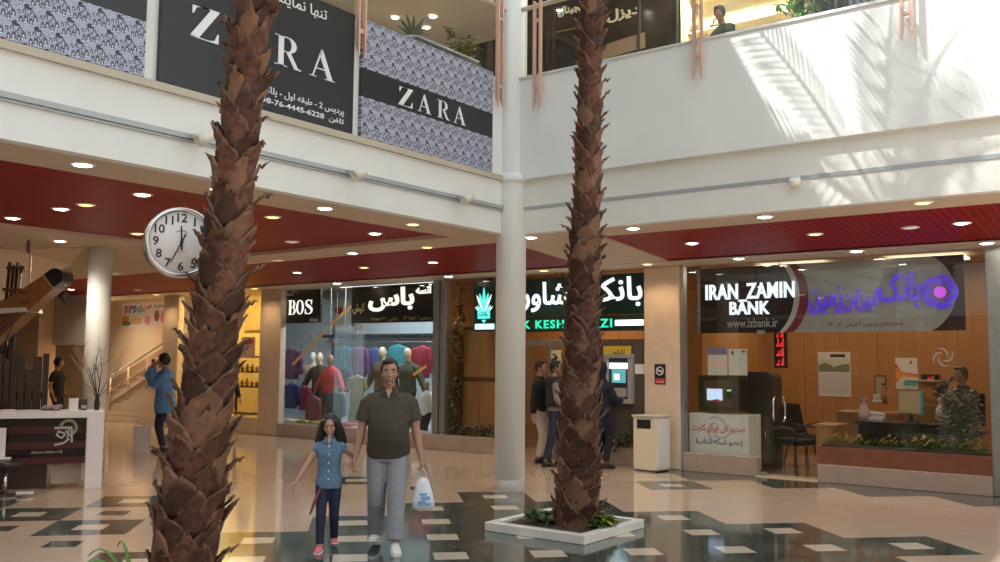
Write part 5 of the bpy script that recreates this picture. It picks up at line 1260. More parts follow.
# no smoking sign
t = thing('no_smoking_sign', 'small black no smoking sign with a red band on the beige pillar', 'sign', (-6.5, FY-.03, 1.3)); bx = ypx(FY-.04, 654.5, 364, 665.5, 384.5)
mb = MB(); mb.bbox(bx[0], bx[1], FY-.045, FY-.031, bx[2], bx[3], .004); obj('plate', mb, black, t); F = onY(FY-.045)
cx_, cz_, r_ = (bx[0]+bx[1])/2, lerp(bx[2], bx[3], .66), (bx[1]-bx[0])*.36
mb = MB()
for k in range(24):
    a, b = 2*pi*k/24, 2*pi*(k+1)/24; mb.prism([(cx_+cos(q)*r, cz_+sin(q)*r) for q, r in ((a, r_), (b, r_), (b, r_*.8), (a, r_*.8))], F, 0, .002)
mb.prism([(cx_-r_*.62, cz_+r_*.5), (cx_-r_*.5, cz_+r_*.62), (cx_+r_*.62, cz_-r_*.5), (cx_+r_*.5, cz_-r_*.62)], F, 0, .003)
mb.prism([(cx_-r_*.6, cz_-.009), (cx_+r_*.6, cz_-.009), (cx_+r_*.6, cz_+.009), (cx_-r_*.6, cz_+.009)], F, 0, .002); obj('symbol', mb, letterw, t)
mb = MB(); mb.box(bx[0]+.012, bx[1]-.012, FY-.047, FY-.044, bx[2]+.012, lerp(bx[2], bx[3], .30)); obj('band', mb, redj, t)
mb = MB(); letters(mb, marks(7, 5), onY(FY-.047), (bx[0]+.02, bx[1]-.02, bx[2]+.03, bx[2]+.055), .001); obj('lettering', mb, letterw, t)
# litter bin
t = thing('litter_bin', 'cream square litter bin with a dark slot, before the beige pillar', 'litter bin', (-6.55, 12.5, 0), radians(-4))
binm = mat('bin_cream', (.74, .66, .50), .45); binw = mat('bin_white', (.72, .74, .76), .4)
mb = MB(); mb.bbox(-.20, .20, -.19, .19, .02, .78, .008); obj('body', mb, binm, t, local=True)
mb = MB(); mb.bbox(-.22, .22, -.21, .21, .78, .815, .008); obj('lid', mb, mat('bin_lid', (.55, .52, .46), .4), t, local=True)
mb = MB(); mb.bbox(-.13, .10, -.20, -.17, .62, .75, .004); obj('slot', mb, black, t, local=True)
mb = MB(); mb.bbox(.19, .206, -.17, .17, .05, .77, .004); obj('side_panel', mb, binw, t, local=True)
mb = MB(); mb.bbox(-.18, .18, -.17, .17, 0, .03, .005); obj('base', mb, dark, t, local=True)
# ================================================================ glass-fronted bank
GY = FY+.06
for x0, x1, z0, w in ((-6.16, -5.08, .27, 'glass pane of the bank beside the beige pillar, over the white card poster'), (-4.19, -3.16, .47, 'glass pane of the bank between door and desks'), (-3.15, -2.09, .47, 'glass pane of the bank before the seated man')):
    pane(w, x0, x1, z0, BK, GY)
pane('glass transom over the bank door behind the sign', -5.07, -4.20, 2.06, BK, GY)
t = thing('glass_door', 'frameless glass bank door with curved chrome pull handles', 'door', (-5.0, GY, 0))
mb = MB(); mb.box(-5.06, -4.21, GY, GY+.012, .02, 2.05); obj('pane', mb, glass, t)
for y in (-.05, .062):
    pz = gy(775 if y < 0 else 783, 412, GY).x; mb = MB(); s_ = 1 if y > 0 else -1
    mb.tube([(pz, GY+.006, .78), (pz, GY+y, .80), (pz, GY+y*1.3, .86), (pz, GY+y*1.3, 1.04), (pz, GY+y, 1.10), (pz, GY+.006, 1.12)], .013, 8); obj('handle', mb, chrome, t)
mb = MB(); mb.bbox(-5.06, -4.95, GY-.01, GY+.022, .0, .06, .004); mb.bbox(-5.06, -4.95, GY-.01, GY+.022, 2.0, 2.06, .004); obj('hinge', mb, steel, t)
for x in (-5.075, -4.2, -3.155):
    pass
# sign behind the glass
SY2 = GY+.10
t = thing('bank_sign', 'black bank sign with lit white Latin letters behind the glass', 'bank sign', (-5.2, SY2, 2.03))
F = onY(SY2); zb, zt = 2.03, 3.0
def arc(cx, cz, rx, rz, a0, a1, n=16): return [(cx+cos(radians(lerp(a0, a1, k/n)))*rx, cz+sin(radians(lerp(a0, a1, k/n)))*rz) for k in range(n+1)]
acx, acz = -5.35, 2.60
edge_ = [p for p in arc(acx, acz, .82, .72, 50, -50) if zb <= p[1] <= zt]
cl = lambda pts: [(x, min(max(z, zb), zt)) for x, z in pts]
inner = cl(arc(acx, 2.55, .80, .75, 40, -44)); mid = cl(arc(acx, 2.55, .88, .78, 36, -43)); outer = cl(arc(acx, 2.55, 1.00, .84, 34, -40))
mb = MB(); mb.prism([(-5.98, zb), (-5.98, zt), (inner[0][0], zt)]+inner+[(inner[-1][0], zb)], F, -.04, 0); obj('panel', mb, mat('sign_black', (.022, .014, .014), .25), t)
mb = MB(); mb.prism(inner+mid[::-1], F, -.04, .006); obj('white_crescent', mb, mat('sign_silver', (.52, .50, .49), .35), t)
mb = MB(); mb.prism(mid+outer[::-1], F, -.04, .004); obj('burgundy_crescent', mb, mat('sign_burgundy', (.20, .02, .035), .35), t)
mb = MB()
for z in (2.16, 2.37, 2.62, 2.86): mb.box(-6.06, -5.98, SY2, SY2+.03, z, z+.02)
mb.box(-6.03, -5.98, SY2+.01, SY2+.04, zb, zt); obj('bracket', mb, steel, t)
b1 = ypx(SY2, 706, 285, 795, 300); b2 = ypx(SY2, 730, 302, 770, 314); b3 = ypx(SY2, 727, 319, 778, 327)
mb = MB(); letters(mb, textgeo('IRAN_ZAMIN', .022, 0, 3, 1.06), F, b1, .03); letters(mb, textgeo('BANK', .022, 0, 3, 1.06), F, b2, .03); obj('lettering', mb, litw, t)
mb = MB(); letters(mb, textgeo('www.izbank.ir', .01), F, b3, .004); obj('small_lettering', mb, mat('letter_grey', (.34, .34, .36), .4), t)
t = thing('bank_sign', 'long grey bank sign with purple Persian letters and a swirl emblem', 'bank sign', (-3.4, SY2, 2.03))
gs = mat('sign_grey', (.40, .39, .37), .35, .2)
ce = cl(arc(-3.30, 2.52, .84, .66, 50, -50)); mb = MB(); mb.prism(cl(outer)+[(ce[-1][0], zb)]+ce[::-1]+[(ce[0][0], zt)], F, -.05, -.01); obj('panel', mb, gs, t)
mb = MB(); mb.prism([(ce[0][0], zt)]+ce+[(ce[-1][0], zb), (-2.36, zb), (-2.36, zt)], F, -.05, -.012); obj('dark_end', mb, mat('sign_maroon', (.05, .012, .016), .3), t)
pur = emat('letter_lit_purple', (.12, .045, .62), .62)
b1 = ypx(SY2, 809, 312, 865, 284); b2 = ypx(SY2, 838, 308, 888, 286); b3 = ypx(SY2, 876, 310, 920, 270)
mb = MB(); b4 = ypx(SY2, 878, 308, 917, 272)
letters(mb, textgeo(persian('زمین'), .018, .15), F, ypx(SY2, 809, 315, 842, 286), .03); letters(mb, textgeo(persian('ایران'), .018, .15), F, ypx(SY2, 841, 312, 879, 288), .03); letters(mb, textgeo(persian('بانک'), .018, .15), F, ypx(SY2, 879, 309, 920, 271), .03); obj('lettering', mb, pur, t)
ec = gy(940, 292, SY2); mb = MB()
for k in range(5):
    a0 = 2*pi*k/5; P_ = []; Q_ = []
    for j in range(13):
        q = j/12; a = a0+q*1.75; r = lerp(.115, .215, q); w_ = .052*sin(pi*(.12+.86*q))
        P_.append((ec.x+cos(a)*(r+w_), ec.z+sin(a)*(r+w_))); Q_.append((ec.x+cos(a)*(r-w_*.6), ec.z+sin(a)*(r-w_*.6)))
    for j in range(12): mb.prism([P_[j], P_[j+1], Q_[j+1], Q_[j]], F, 0, .025)
obj('emblem', mb, pur, t); mb = MB(); mb.ell((ec.x, SY2-.01, ec.z), (.075, .03, .075), 20, 10); obj('emblem_centre', mb, emat('emblem_magenta', (.62, .10, .75), .8), t)
mb = MB(); letters(mb, textgeo(persian('شعبه بازار پردیس ۲ کیش   کد ۴۲۰'), .015), F, ypx(SY2, 828, 328, 903, 321), .004); obj('small_lettering', mb, mat('letter_maroon', (.12, .03, .04), .4), t)
# the swirl frosted on the glass
ec = gy(943, 357, GY); mb = MB(); F0 = onY(GY)
for k in range(4):
    for j in range(12):
        P_ = []
        for q in (j/12, (j+1)/12): a = 2*pi*k/4+q*2.2; r = lerp(.04, .13, q); w_ = .016*sin(pi*(.1+.85*q)); P_.append((a, r, w_))
        (a, r, w_), (a2, r2, w2) = P_; mb.prism([(ec.x+cos(a)*(r+w_), ec.z+sin(a)*(r+w_)), (ec.x+cos(a2)*(r2+w2), ec.z+sin(a2)*(r2+w2)), (ec.x+cos(a2)*(r2-w2), ec.z+sin(a2)*(r2-w2)), (ec.x+cos(a)*(r-w_), ec.z+sin(a)*(r-w_))], F0, 0, .002)
solo('glass_decal', mb, mat('frost_grey', (.34, .28, .23), .5), 'grey frosted swirl emblem on the bank glass above the seated man', 'decal', (ec.x, GY, ec.z))
# ceiling lights inside
for x in (-5.2, -3.2):
    mb = MB(); mb.bbox(x-.55, x+.55, 14.6, 15.1, 3.14, 3.18, .01); t = solo('ceiling_lamp', mb, emat('panel_light_warm', (1, .85, .65), 1.6), 'warm ceiling light panel inside the bank, %s' % ('over the dark cabinet' if x < -4 else 'over the desks'), 'ceiling light', (x, 14.8, 3.16), 'bank light panels')
    l = bpy.data.lights.new('bank_light', 'AREA'); l.energy = 18; l.color = (1, .78, .52); l.size = 1.1; l.size_y = .5; l.shape = 'RECTANGLE'; lo = bpy.data.objects.new('bank_light', l); C.objects.link(lo); lo.parent = t; lo.location = (0, 0, -.03)
l = bpy.data.lights.new('lobby_light', 'AREA'); l.energy = 22; l.color = (1, .75, .48); l.size = 1.6; l.size_y = .4; l.shape = 'RECTANGLE'
mb = MB(); mb.bbox(-9.2, -7.4, 13.3, 13.7, 3.14, 3.18, .01); t = solo('ceiling_lamp', mb, MATS['panel_light_warm'], 'warm ceiling light panel inside the green bank lobby', 'ceiling light', (-8.3, 13.5, 3.16)); lo = bpy.data.objects.new('lobby_light', l); C.objects.link(lo); lo.parent = t; lo.location = (0, 0, -.03)
mb = MB(); mb.box(-6.83, -2.08, 16.4, 16.5, 0, CZ+.1); struct('wall_bank_back', mb, wood)
# ---- card kiosk behind the first pane
t = thing('card_kiosk', 'dark bronze card terminal box standing on the white panel', 'kiosk', (-5.85, 13.3, .85)); km = mat('bronze_metal', (.075, .055, .035), .4, .5); Yk = 13.14
bx = ypx(Yk, 698, 375, 737, 413)
mb = MB(); w = .07; x0, x1, z0, z1 = bx
for q in ((x0, x1, z1-w, z1), (x0, x1, z0, z0+w), (x0, x0+w, z0+w, z1-w), (x1-w, x1, z0+w, z1-w)): mb.bbox(q[0], q[1], Yk, Yk+.4, q[2], q[3], .01)
obj('case', mb, km, t); mb = MB(); mb.bbox(x0+w, x1-w, Yk+.03, Yk+.3, z0+w, z1-w, .006); obj('fascia', mb, mat('bronze_light', (.13, .095, .06), .4, .4), t)
bs = ypx(Yk+.02, 707, 400, 722, 389); mb = MB(); mb.bbox(bs[0], bs[1], Yk+.015, Yk+.05, bs[2], bs[3], .004); obj('screen', mb, emat('kiosk_screen', (.55, .68, .92), .9), t)
mb = MB(); mb.prism(arc(lerp(bs[0], bs[1], .45), bs[2]+.02, .09, .06, 0, -80, 6)+[(bs[0]+.1, bs[2]+.01)], onY(Yk+.013), 0, .002); obj('screen_mark', mb, redj, t)
bs = ypx(Yk+.02, 726, 399, 732, 387); mb = MB(); mb.bbox(bs[0], bs[1], Yk+.01, Yk+.05, bs[2], bs[3], .004); mb2 = MB(); mb2.box(bs[0]+.02, bs[1]-.01, Yk+.005, Yk+.012, lerp(bs[2], bs[3], .65), lerp(bs[2], bs[3], .8)); obj('card_slot', mb, black, t); obj('slot_light', mb2, emat('slot_green', (.3, .8, .2), .8), t)
t = thing('advertising_sign', 'white advertising panel with red and black Persian writing under the dark terminal', 'sign', (-5.8, 13.1, .2)); bx = ypx(13.02, 689, 413, 749, 456); x0, x1, z0, z1 = bx
mb = MB(); mb.bbox(x0, x1, 13.02, 13.5, .02, z1, .008); obj('panel', mb, mat('advert_white', (.76, .74, .70), .45), t)
F = onY(13.02); hh = z1-z0; w = x1-x0; mb = MB(); letters(mb, textgeo(persian('صدور آنی ایران کارت'), .02), F, (x0+w*.06, x1-w*.06, z0+hh*.52, z0+hh*.76), .003); obj('lettering', mb, mat('letter_red', (.60, .04, .05), .4), t)
mb = MB(); letters(mb, textgeo('('+persian('عضو شبکه شتاب')+')', .02), F, (x0+w*.12, x1-w*.10, z0+hh*.20, z0+hh*.38), .003); obj('small_lettering', mb, inkm, t)
mb = MB()
for k in range(3):
    for j in range(12):
        a, a2 = 2*pi*k/3+j/12*2.3, 2*pi*k/3+(j+1)/12*2.3; r, r2 = lerp(.09, .19, j/12), lerp(.09, .19, (j+1)/12); c_ = ((x0+x1)/2, z0+hh*.62)
        mb.prism([(c_[0]+cos(a)*r, c_[1]+sin(a)*r), (c_[0]+cos(a2)*r2, c_[1]+sin(a2)*r2), (c_[0]+cos(a2)*(r2+.025), c_[1]+sin(a2)*(r2+.025)), (c_[0]+cos(a)*(r+.025), c_[1]+sin(a)*(r+.025))], F, 0, .001)
obj('emblem', mb, mat('emblem_lilac', (.42, .44, .52), .5), t)
def poster(label, box, Y, sheet, patches, group=None, d=.012):
    t = thing('poster', label, 'poster', ((box[0]+box[1])/2, Y, box[2]), 0, group); mb = MB(); mb.box(box[0], box[1], Y, Y+d, box[2], box[3]); obj('sheet', mb, sheet, t)
    w, h = box[1]-box[0], box[3]-box[2]
    for i, (nm, poly, m_) in enumerate(patches):
        mb = MB(); mb.prism([(box[0]+a*w, box[2]+b*h) for a, b in poly], onY(Y), 0, .002+.0012*i); obj(nm, mb, m_, t)
    return t
rect = lambda a0, a1, b0, b1: [(a0, b0), (a1, b0), (a1, b1), (a0, b1)]
pw = mat('poster_white', (.66, .62, .60), .45); pg = mat('poster_green', (.18, .20, .12), .5); pm = mat('poster_mauve', (.40, .28, .40), .5); pb = mat('poster_blue', (.16, .22, .42), .5); po = mat('poster_orange', (.75, .28, .08), .5); pr_ = mat('poster_red', (.60, .05, .09), .5); pt = mat('poster_teal', (.10, .42, .42), .5)
poster('white poster with a dark top band on the bank wood, left above the terminal', ypx(GY+.02, 708, 375, 727, 347), GY+.013, pw, [('print', rect(0, 1, .72, 1), mat('poster_slate', (.16, .15, .22), .5)), ('print', rect(.1, .9, .30, .55), mat('poster_peach', (.66, .50, .45), .5))])
poster('white notice sheet with a small dark mark, right above the terminal', ypx(GY+.02, 729, 375, 747, 349), GY+.013, pw, [('print', [(.1, .85), (.3, .75), (.25, .95)], inkm), ('print', rect(.75, .9, .86, .93), inkm)])
poster('tall poster of green hills over a pale text block, left of the bank desks', ypx(16.38, 818, 396, 850, 352), 16.385, pw, [('print', rect(.03, .97, .55, .84), mat('poster_sky', (.55, .56, .46), .5)), ('print', [(.03, .55), (.03, .70), (.25, .76), (.5, .66), (.75, .72), (.97, .74), (.97, .55)], pg), ('print', rect(.04, .96, .06, .52), mat('poster_grey_text', (.55, .50, .53), .5)), ('frame', [(0, 0), (.04, 0), (.04, 1), (0, 1)], pm), ('print', rect(.40, .85, .88, .95), inkm)])
poster('poster of red, orange and white curves on the bank back wall', ypx(16.38, 896, 389, 917, 358), 16.385, pw, [('print', [(0, .85), (.3, .55), (1, .48), (1, .38), (.35, .44), (0, .2)], pr_), ('print', [(0, .7), (.5, .50), (1, .44), (1, .38), (.4, .40), (0, .3)], po), ('print', rect(.35, .95, .12, .24), pt), ('print', [(.65, .86), (.72, .93), (.8, .86), (.72, .79)], pr_)])
t = thing('cabinet', 'dark rounded cabinet behind the bank glass door', 'cabinet', (-5.3, 13.6, 0)); bx = ypx(13.6, 748, 452, 772, 372)
mb = MB(); r_ = .12; mb.prism([(bx[0], .1), (bx[0], bx[3])]+[(bx[1]-r_+sin(a)*r_, bx[3]-r_+cos(a)*r_) for a in [radians(15*k) for k in range(7)]]+[(bx[1], .1)], onY(13.6), -.4, 0); obj('body', mb, mat('cabinet_brown', (.045, .035, .028), .35), t)
mb = MB(); mb.bbox(bx[0]+.03, bx[1]-.06, 13.58, 13.61, .15, .80, .006); obj('door', mb, mat('cabinet_olive', (.085, .068, .048), .4), t); mb = MB(); mb.box(bx[0], bx[1], 13.65, 13.95, 0, .1); obj('base', mb, black, t)
mb = MB(); mb.tube([(bx[1]-.1, 13.58, .45), (bx[1]-.1, 13.55, .52), (bx[1]-.1, 13.58, .6)], .01, 6); obj('handle', mb, chrome, t)
t = thing('led_sign', 'tall red lit letter display on the bank wall above the chairs', 'sign', (-5.2, 13.7, 1.3)); bx = ypx(13.7, 774, 368, 786, 329)
mb = MB(); mb.bbox(bx[0], bx[1], 13.7, 13.76, bx[2], bx[3], .006); obj('case', mb, black, t); mb = MB()
for k, s_ in enumerate(('۲', 'ت', 'ب', 'ن')): z = lerp(bx[3], bx[2], (k+.85)/4.1); letters(mb, marks(2, k+7), onY(13.7), (bx[0]+.04, bx[1]-.04, z, z+.13), .004)
obj('lettering', mb, emat('led_red', (.9, .03, .03), 1.2), t)
mb = MB(); mb.tube([((bx[0]+bx[1])/2, 13.73, bx[3]-.01), ((bx[0]+bx[1])/2, 13.73, CZ)], .01, 8); obj('rod', mb, chrome, t)
# ---- waiting chairs
def make_chair():
    t = thing('waiting_chair', 'x', 'chair'); bl = mat('black_leatherette', (.008, .008, .009), .5, spec=.25)
    mb = MB(); mb.bbox(-.24, .24, -.26, .22, .40, .49, .03); obj('seat', mb, bl, t, local=True)
    mb = MB(); M = Matrix.Translation((0, .22, .49)) @ Matrix.Rotation(radians(-14), 4, 'X'); mb.bbox(-.23, .23, -.04, .05, 0, .48, .035, M); obj('backrest', mb, bl, t, local=True)
    for s in (-1, 1):
        mb = MB(); mb.tube([(s*.27, .20, .62), (s*.28, .0, .66), (s*.28, -.22, .64), (s*.27, -.25, .52), (s*.26, -.16, .42)], .017, 8); obj('armrest', mb, black, t, local=True)
        for y in (-.22, .2): mb = MB(); mb.tube([(s*.20, y*.8, .41), (s*.25, y*1.15, 0)], .015, 8); obj('leg', mb, dark, t, local=True)
    return t
ch = make_chair()
for k, (px, py, Y, w) in enumerate(((795, 446, 13.75, 'black waiting chair nearest the bank glass door'), (806, 440, 14.6, 'black waiting chair half behind the first one, by the bank wall'))):
    o = ch if k == 0 else dup(ch); p = gy(px, py, Y); o.location = (p.x, Y, 0); o.rotation_euler = (0, 0, radians(68)); o['label'] = w; o['group'] = 'waiting chairs in the bank'
# ---- desks
def desk(label, x0, x1, Y0, Y1, h, back, top, group=None):
    t = thing('desk', label, 'desk', ((x0+x1)/2, (Y0+Y1)/2, 0), 0, group)
    mb = MB(); mb.bbox(x0-.03, x1+.03, Y0-.03, Y1+.03, h-.035, h, .008); obj('desktop', mb, top, t)
    mb = MB(); mb.bbox(x0+.02, x1-.02, Y0, Y0+.03, .05, h-.035, .005); obj('front_panel', mb, back, t)
    for x in (x0, x1-.04): mb = MB(); mb.bbox(x, x+.04, Y0, Y1, 0, h-.035, .005); obj('side_panel', mb, top, t)
    return t
blackp = mat('desk_black', (.015, .012, .011), .3)
q = gy(858, 421, 13.3); q2 = gy(902, 421, 13.3); q3 = gy(936, 422, 13.3)
desk('black-fronted office desk behind the small round lamp in the bank', q.x, q2.x-.02, 13.3, 13.75, q.z, blackp, blackp, 'black-fronted bank desks')
desk('black-fronted office desk under the monitor, beside the potted plant', q2.x+.02, q3.x, 13.3, 13.75, q.z, blackp, blackp, 'black-fronted bank desks')
a = gy(836, 411, 14.9); b = gy(897, 405, 14.9)
desk('honey wood counter behind the black-fronted desks', a.x, b.x, 14.9, 15.5, a.z, wood_md, wood_md)
a = gy(818, 420, 13.5); b = gy(836, 420, 13.5)
desk('low wood side table under the tall hills poster', a.x, b.x, 13.4, 13.9, a.z-.05, wood_md, wood_md)
t = thing('computer_monitor', 'computer monitor showing its pale back, on the right black desk', 'monitor', (0, 0, 0)); p = gy(911, 418, 13.55); t.location = (p.x, 13.55, q.z); t.rotation_euler = (0, 0, -.25)
mb = MB(); mb.bbox(-.17, .17, -.02, .02, .10, .42, .01); obj('screen', mb, mat('monitor_case', (.30, .22, .15), .5), t, local=True); mb = MB(); mb.bbox(-.15, .15, -.035, -.015, .12, .40, .006); obj('back_panel', mb, mat('monitor_tan', (.52, .38, .24), .5), t, local=True)
mb = MB(); mb.bbox(.12, .172, -.024, .024, .10, .42, .004); obj('edge', mb, pt, t, local=True); mb = MB(); mb.tube([(0, 0, .02), (0, 0, .2)], .025, 8); mb.lathe((0, 0, 0), [(.0, .0), (.11, 0), (.11, .012), (.03, .02)], 20); obj('stand', mb, black, t, local=True)
t = thing('desk_phone', 'pale desk telephone on the left black desk', 'telephone', (0, 0, 0)); p = gy(877, 414, 13.52); t.location = (p.x, 13.52, q.z)
mb = MB(); mb.prism([(-.09, 0), (.09, 0), (.09, .07), (-.09, .03)], lambda a, b, d: Vector((d, a, b)), -.10, .10); obj('body', mb, mat('phone_grey', (.45, .42, .45), .4), t, local=True); mb = MB(); mb.tube([(-.09, .03, .08), (-.08, .03, .10), (.08, .03, .10), (.09, .03, .08)], .022, 8); obj('handset', mb, mat('phone_lilac', (.55, .48, .55), .4), t, local=True)
def make_doll(label, px, py, Y, z, cols, h):
    t = thing('flower_vase', label, 'vase'); p = gy(px, py, Y); t.location = (p.x, Y, z)
    mb = MB(); mb.lathe((0, 0, 0), [(.0, 0), (.06, 0), (.075, h*.25), (.05, h*.55), (.035, h*.6), (.045, h*.65)], 20); obj('vase', mb, cols[0], t, local=True)
    mb = MB(); R_ = random.Random(int(px))
    for k in range(14): leaf(mb, (0, 0, h*.6), (R_.uniform(-.6, .6), R_.uniform(-.6, .6), 1), h*.45*R_.uniform(.6, 1), .02, bend=.05)
    obj('petals', mb, cols[1], t, local=True)
make_doll('pale pink vase of slender blooms on the left black desk', 864, 415, 13.5, q.z, (mat('vase_pink', (.55, .38, .36), .3), mat('bloom_pink', (.55, .38, .42), .5, island=.3)), .36)
make_doll('small white vase with a pointed bloom on the counter behind the plant', 941, 400, 14.6, .76+.05, (whited, mat('bloom_white', (.7, .62, .5), .5)), .34)
wc = gy(897, 405, 14.9).z
t = thing('framed_certificate', 'framed certificate standing on the wood counter', 'picture frame', (0, 0, 0)); bx = ypx(15.2, 875, 399, 886, 375); t.location = (bx[0], 15.2, bx[2])
mb = MB(); mb.bbox(bx[0], bx[1], 15.2, 15.23, bx[2], bx[3], .006); obj('frame', mb, wood_dk, t); mb = MB(); mb.box(bx[0]+.02, bx[1]-.02, 15.192, 15.205, bx[2]+.03, bx[3]-.03); obj('sheet', mb, mat('certificate', (.42, .38, .26), .5), t)
t = thing('paper_tray', 'white paper tray on the wood counter below the certificate', 'tray', (0, 0, 0)); bx = ypx(15.0, 872, 402, 882, 394.5); t.location = (bx[0], 15.0, bx[2])
mb = MB(); mb.bbox(bx[0], bx[1], 15.0, 15.2, bx[2], bx[2]+.03, .006); obj('tray', mb, letterw, t); mb = MB(); mb.bbox(bx[0]+.01, bx[1]-.01, 15.02, 15.18, bx[2]+.03, bx[3], .006); obj('paper', mb, pw, t)
t = thing('bottle', 'tan bottle with a narrow neck on the wood counter', 'bottle', (0, 0, 0)); p = gy(884, 402, 15.05); t.location = (p.x, 15.05, wc)
mb = MB(); mb.lathe((0, 0, 0), [(0, 0), (.05, 0), (.05, .18), (.022, .24), (.022, .29)], 16); obj('body', mb, mat('bottle_tan', (.45, .22, .12), .3), t, local=True); mb = MB(); mb.lathe((0, 0, .29), [(0, 0), (.026, 0), (.026, .03), (0, .03)], 12); obj('cap', mb, dark, t, local=True)
t = thing('display_case', 'small glass display case on the counter beside the seated man', 'display case', (0, 0, 0)); bx = ypx(14.7, 905, 400, 936, 381); t.location = (bx[0], 14.7, bx[2])
mb = MB(); mb.bbox(bx[0], bx[1], 14.7, 15.0, bx[2]-.05, bx[2]+.02, .006); obj('base', mb, wood_md, t); mb = MB(); mb.bbox(bx[0], bx[1], 14.7, 15.0, bx[3]-.02, bx[3]+.01, .004); obj('lid', mb, mat('case_lid', (.45, .42, .38), .3), t); mb = MB(); mb.box(bx[0]+.01, bx[1]-.01, 14.705, 14.72, bx[2], bx[3]); obj('pane', mb, glass, t)
a = gy(905, 401, 14.7); b = gy(960, 402, 14.7)
desk('wood counter under the glass display case, behind the potted plant', a.x, b.x, 14.66, 15.1, a.z-.045, wood_md, wood_md)
t = thing('led_sign', 'small black queue number display with red lit digits', 'sign', (0, 0, 0)); bx = ypx(16.3, 921, 380.5, 939, 374.5); t.location = (bx[0], 16.3, bx[2])
mb = MB(); mb.bbox(bx[0], bx[1], 16.3, 16.4, bx[2], bx[3], .006); obj('case', mb, black, t); mb = MB(); letters(mb, marks(2, 3), onY(16.3), (lerp(bx[0], bx[1], .36), lerp(bx[0], bx[1], .7), bx[2]+.02, bx[3]-.02), .003); obj('lettering', mb, MATS['led_red'], t)
# ---- man at the desk, on the phone, and the bushy plant before him
camo = mat('olive_patterned', (.14, .13, .09), .85, col2=(.05, .045, .03), nscale=18)
pp = gy(962, 374, 14.05)
p_, PJ2 = person('seated man holding a phone to his ear behind the bushy potted plant', (pp.x, 14.1, pp.z-1.56), radians(-20), 1.66, 1.0, sk1, voxel=.013, look=(-.3, .05), lean=.05,
    arms={'R': ((-.085, -.07, .875), (-.5, -.4, -1)), 'L': ((.10, -.22, .56), (.6, .6, -.2))}, legs={'R': ((-.06, -.24, .245), (0, -.6, 1)), 'L': ((.06, -.24, .245), (0, -.6, 1))},
    top=dict(mat=camo, sleeve=1.85, hem=.5, ease=.026, name='jacket', high=True), bottom=dict(mat=darks, ease=.012), shoes=dict(mat=blackshoe), hair=dict(mat=mat('hair_brown', (.10, .055, .035), .5), style='short'), hand=(.8, .4))
zf = pp.z-1.56
t = thing('office_chair', 'dark office chair under the seated man on the phone', 'chair', (pp.x, 14.14, 0)); zs = zf+.80
mb = MB(); mb.bbox(-.25, .25, -.25, .25, zs-.08, zs, .03); obj('seat', mb, blackp, t, local=True); mb = MB(); mb.bbox(-.22, .22, .22, .28, zs+.05, zs+.50, .03); obj('backrest', mb, blackp, t, local=True)
mb = MB(); mb.tube([(0, 0, .06), (0, 0, zs-.08)], .03, 10); 
obj('column', mb, chrome, t, local=True)
for k in range(5): mb = MB(); a = 2*pi*k/5; mb.tube([(0, 0, .09), (cos(a)*.27, sin(a)*.27, .05)], [.025, .016], 8); mb.ell((cos(a)*.27, sin(a)*.27, .03), (.03, .03, .03), 8, 6); obj('leg', mb, black, t, local=True)
t = thing('bushy_plant', 'bushy potted plant with pale mottled leaves in the bank window', 'plant', (0, 0, 0)); p = gy(960, 440, 13.36); t.location = (p.x, 13.36, 0); R_ = random.Random(11)
mb = MB(); mb.lathe((0, 0, 0), [(0, 0), (.12, 0), (.16, .22), (.17, .24), (.15, .24), (.14, .2), (0, .2)], 24); obj('pot', mb, mat('pot_brown', (.12, .06, .04), .4), t, local=True)
fo = MB(); st = MB()
for k in range(260):
    a = R_.uniform(0, 2*pi); zz = R_.uniform(.32, 1.24); rr = .29*sqrt(max(.05, 1-((zz-.76)/.56)**2))*R_.uniform(.5, 1.0); e = Vector((cos(a)*rr, sin(a)*rr*.8, zz))
    st.tube([(0, 0, .2), (e.x*.4, e.y*.4, e.z*.7+.05), e], [.006, .004, .002], 4)
    for j in range(4): b = R_.uniform(0, 2*pi); fo.cur = R_.choice((0, 0, 1, 2)); leaf(fo, e+Vector((R_.gauss(0, .03), R_.gauss(0, .03), R_.gauss(0, .03))), (cos(b), sin(b), R_.uniform(-.3, .8)), R_.uniform(.045, .07), .026)
obj('foliage', fo, [mat('leaf_mottled', (.30, .27, .17), .5, island=.35), mat('leaf_olive', (.09, .09, .045), .5, island=.4), mat('leaf_straw', (.48, .42, .30), .5, island=.3)], t, local=True); obj('stem', st, stemm, t, local=True)
# ---- row of yellow flowers at the window base
t = thing('flower_row', 'row of artificial yellow flowers along the russet window base', 'flowers', (-3.15, GY+.09, .47)); R_ = random.Random(21); fo = MB(); bl = MB(); st = MB()
mb = MB(); mb.bbox(-4.18, -2.12, GY+.03, GY+.16, .47, .50, .005); obj('trough', mb, mat('trough_dark', (.06, .03, .02), .5), t)
x = -4.15
while x < -2.15:
    h_ = R_.uniform(.05, .15); y = GY+.09+R_.uniform(-.03, .03); p = Vector((x, y, .50+h_)); st.tube([(x, y, .49), p], .003, 4)
    for k in range(3): leaf(fo, (x, y, .5), (R_.uniform(-.6, .6), R_.uniform(-.4, .4), 1), R_.uniform(.06, .12), .012)
    if R_.random() < .75: bloom(bl, p, R_.uniform(.034, .055), R_)
    x += R_.uniform(.02, .045)
obj('petals', bl, mat('petal_yellow', (.60, .45, .05), .5, island=.25), t); obj('foliage', fo, leafg, t); obj('stem', st, stemm, t)
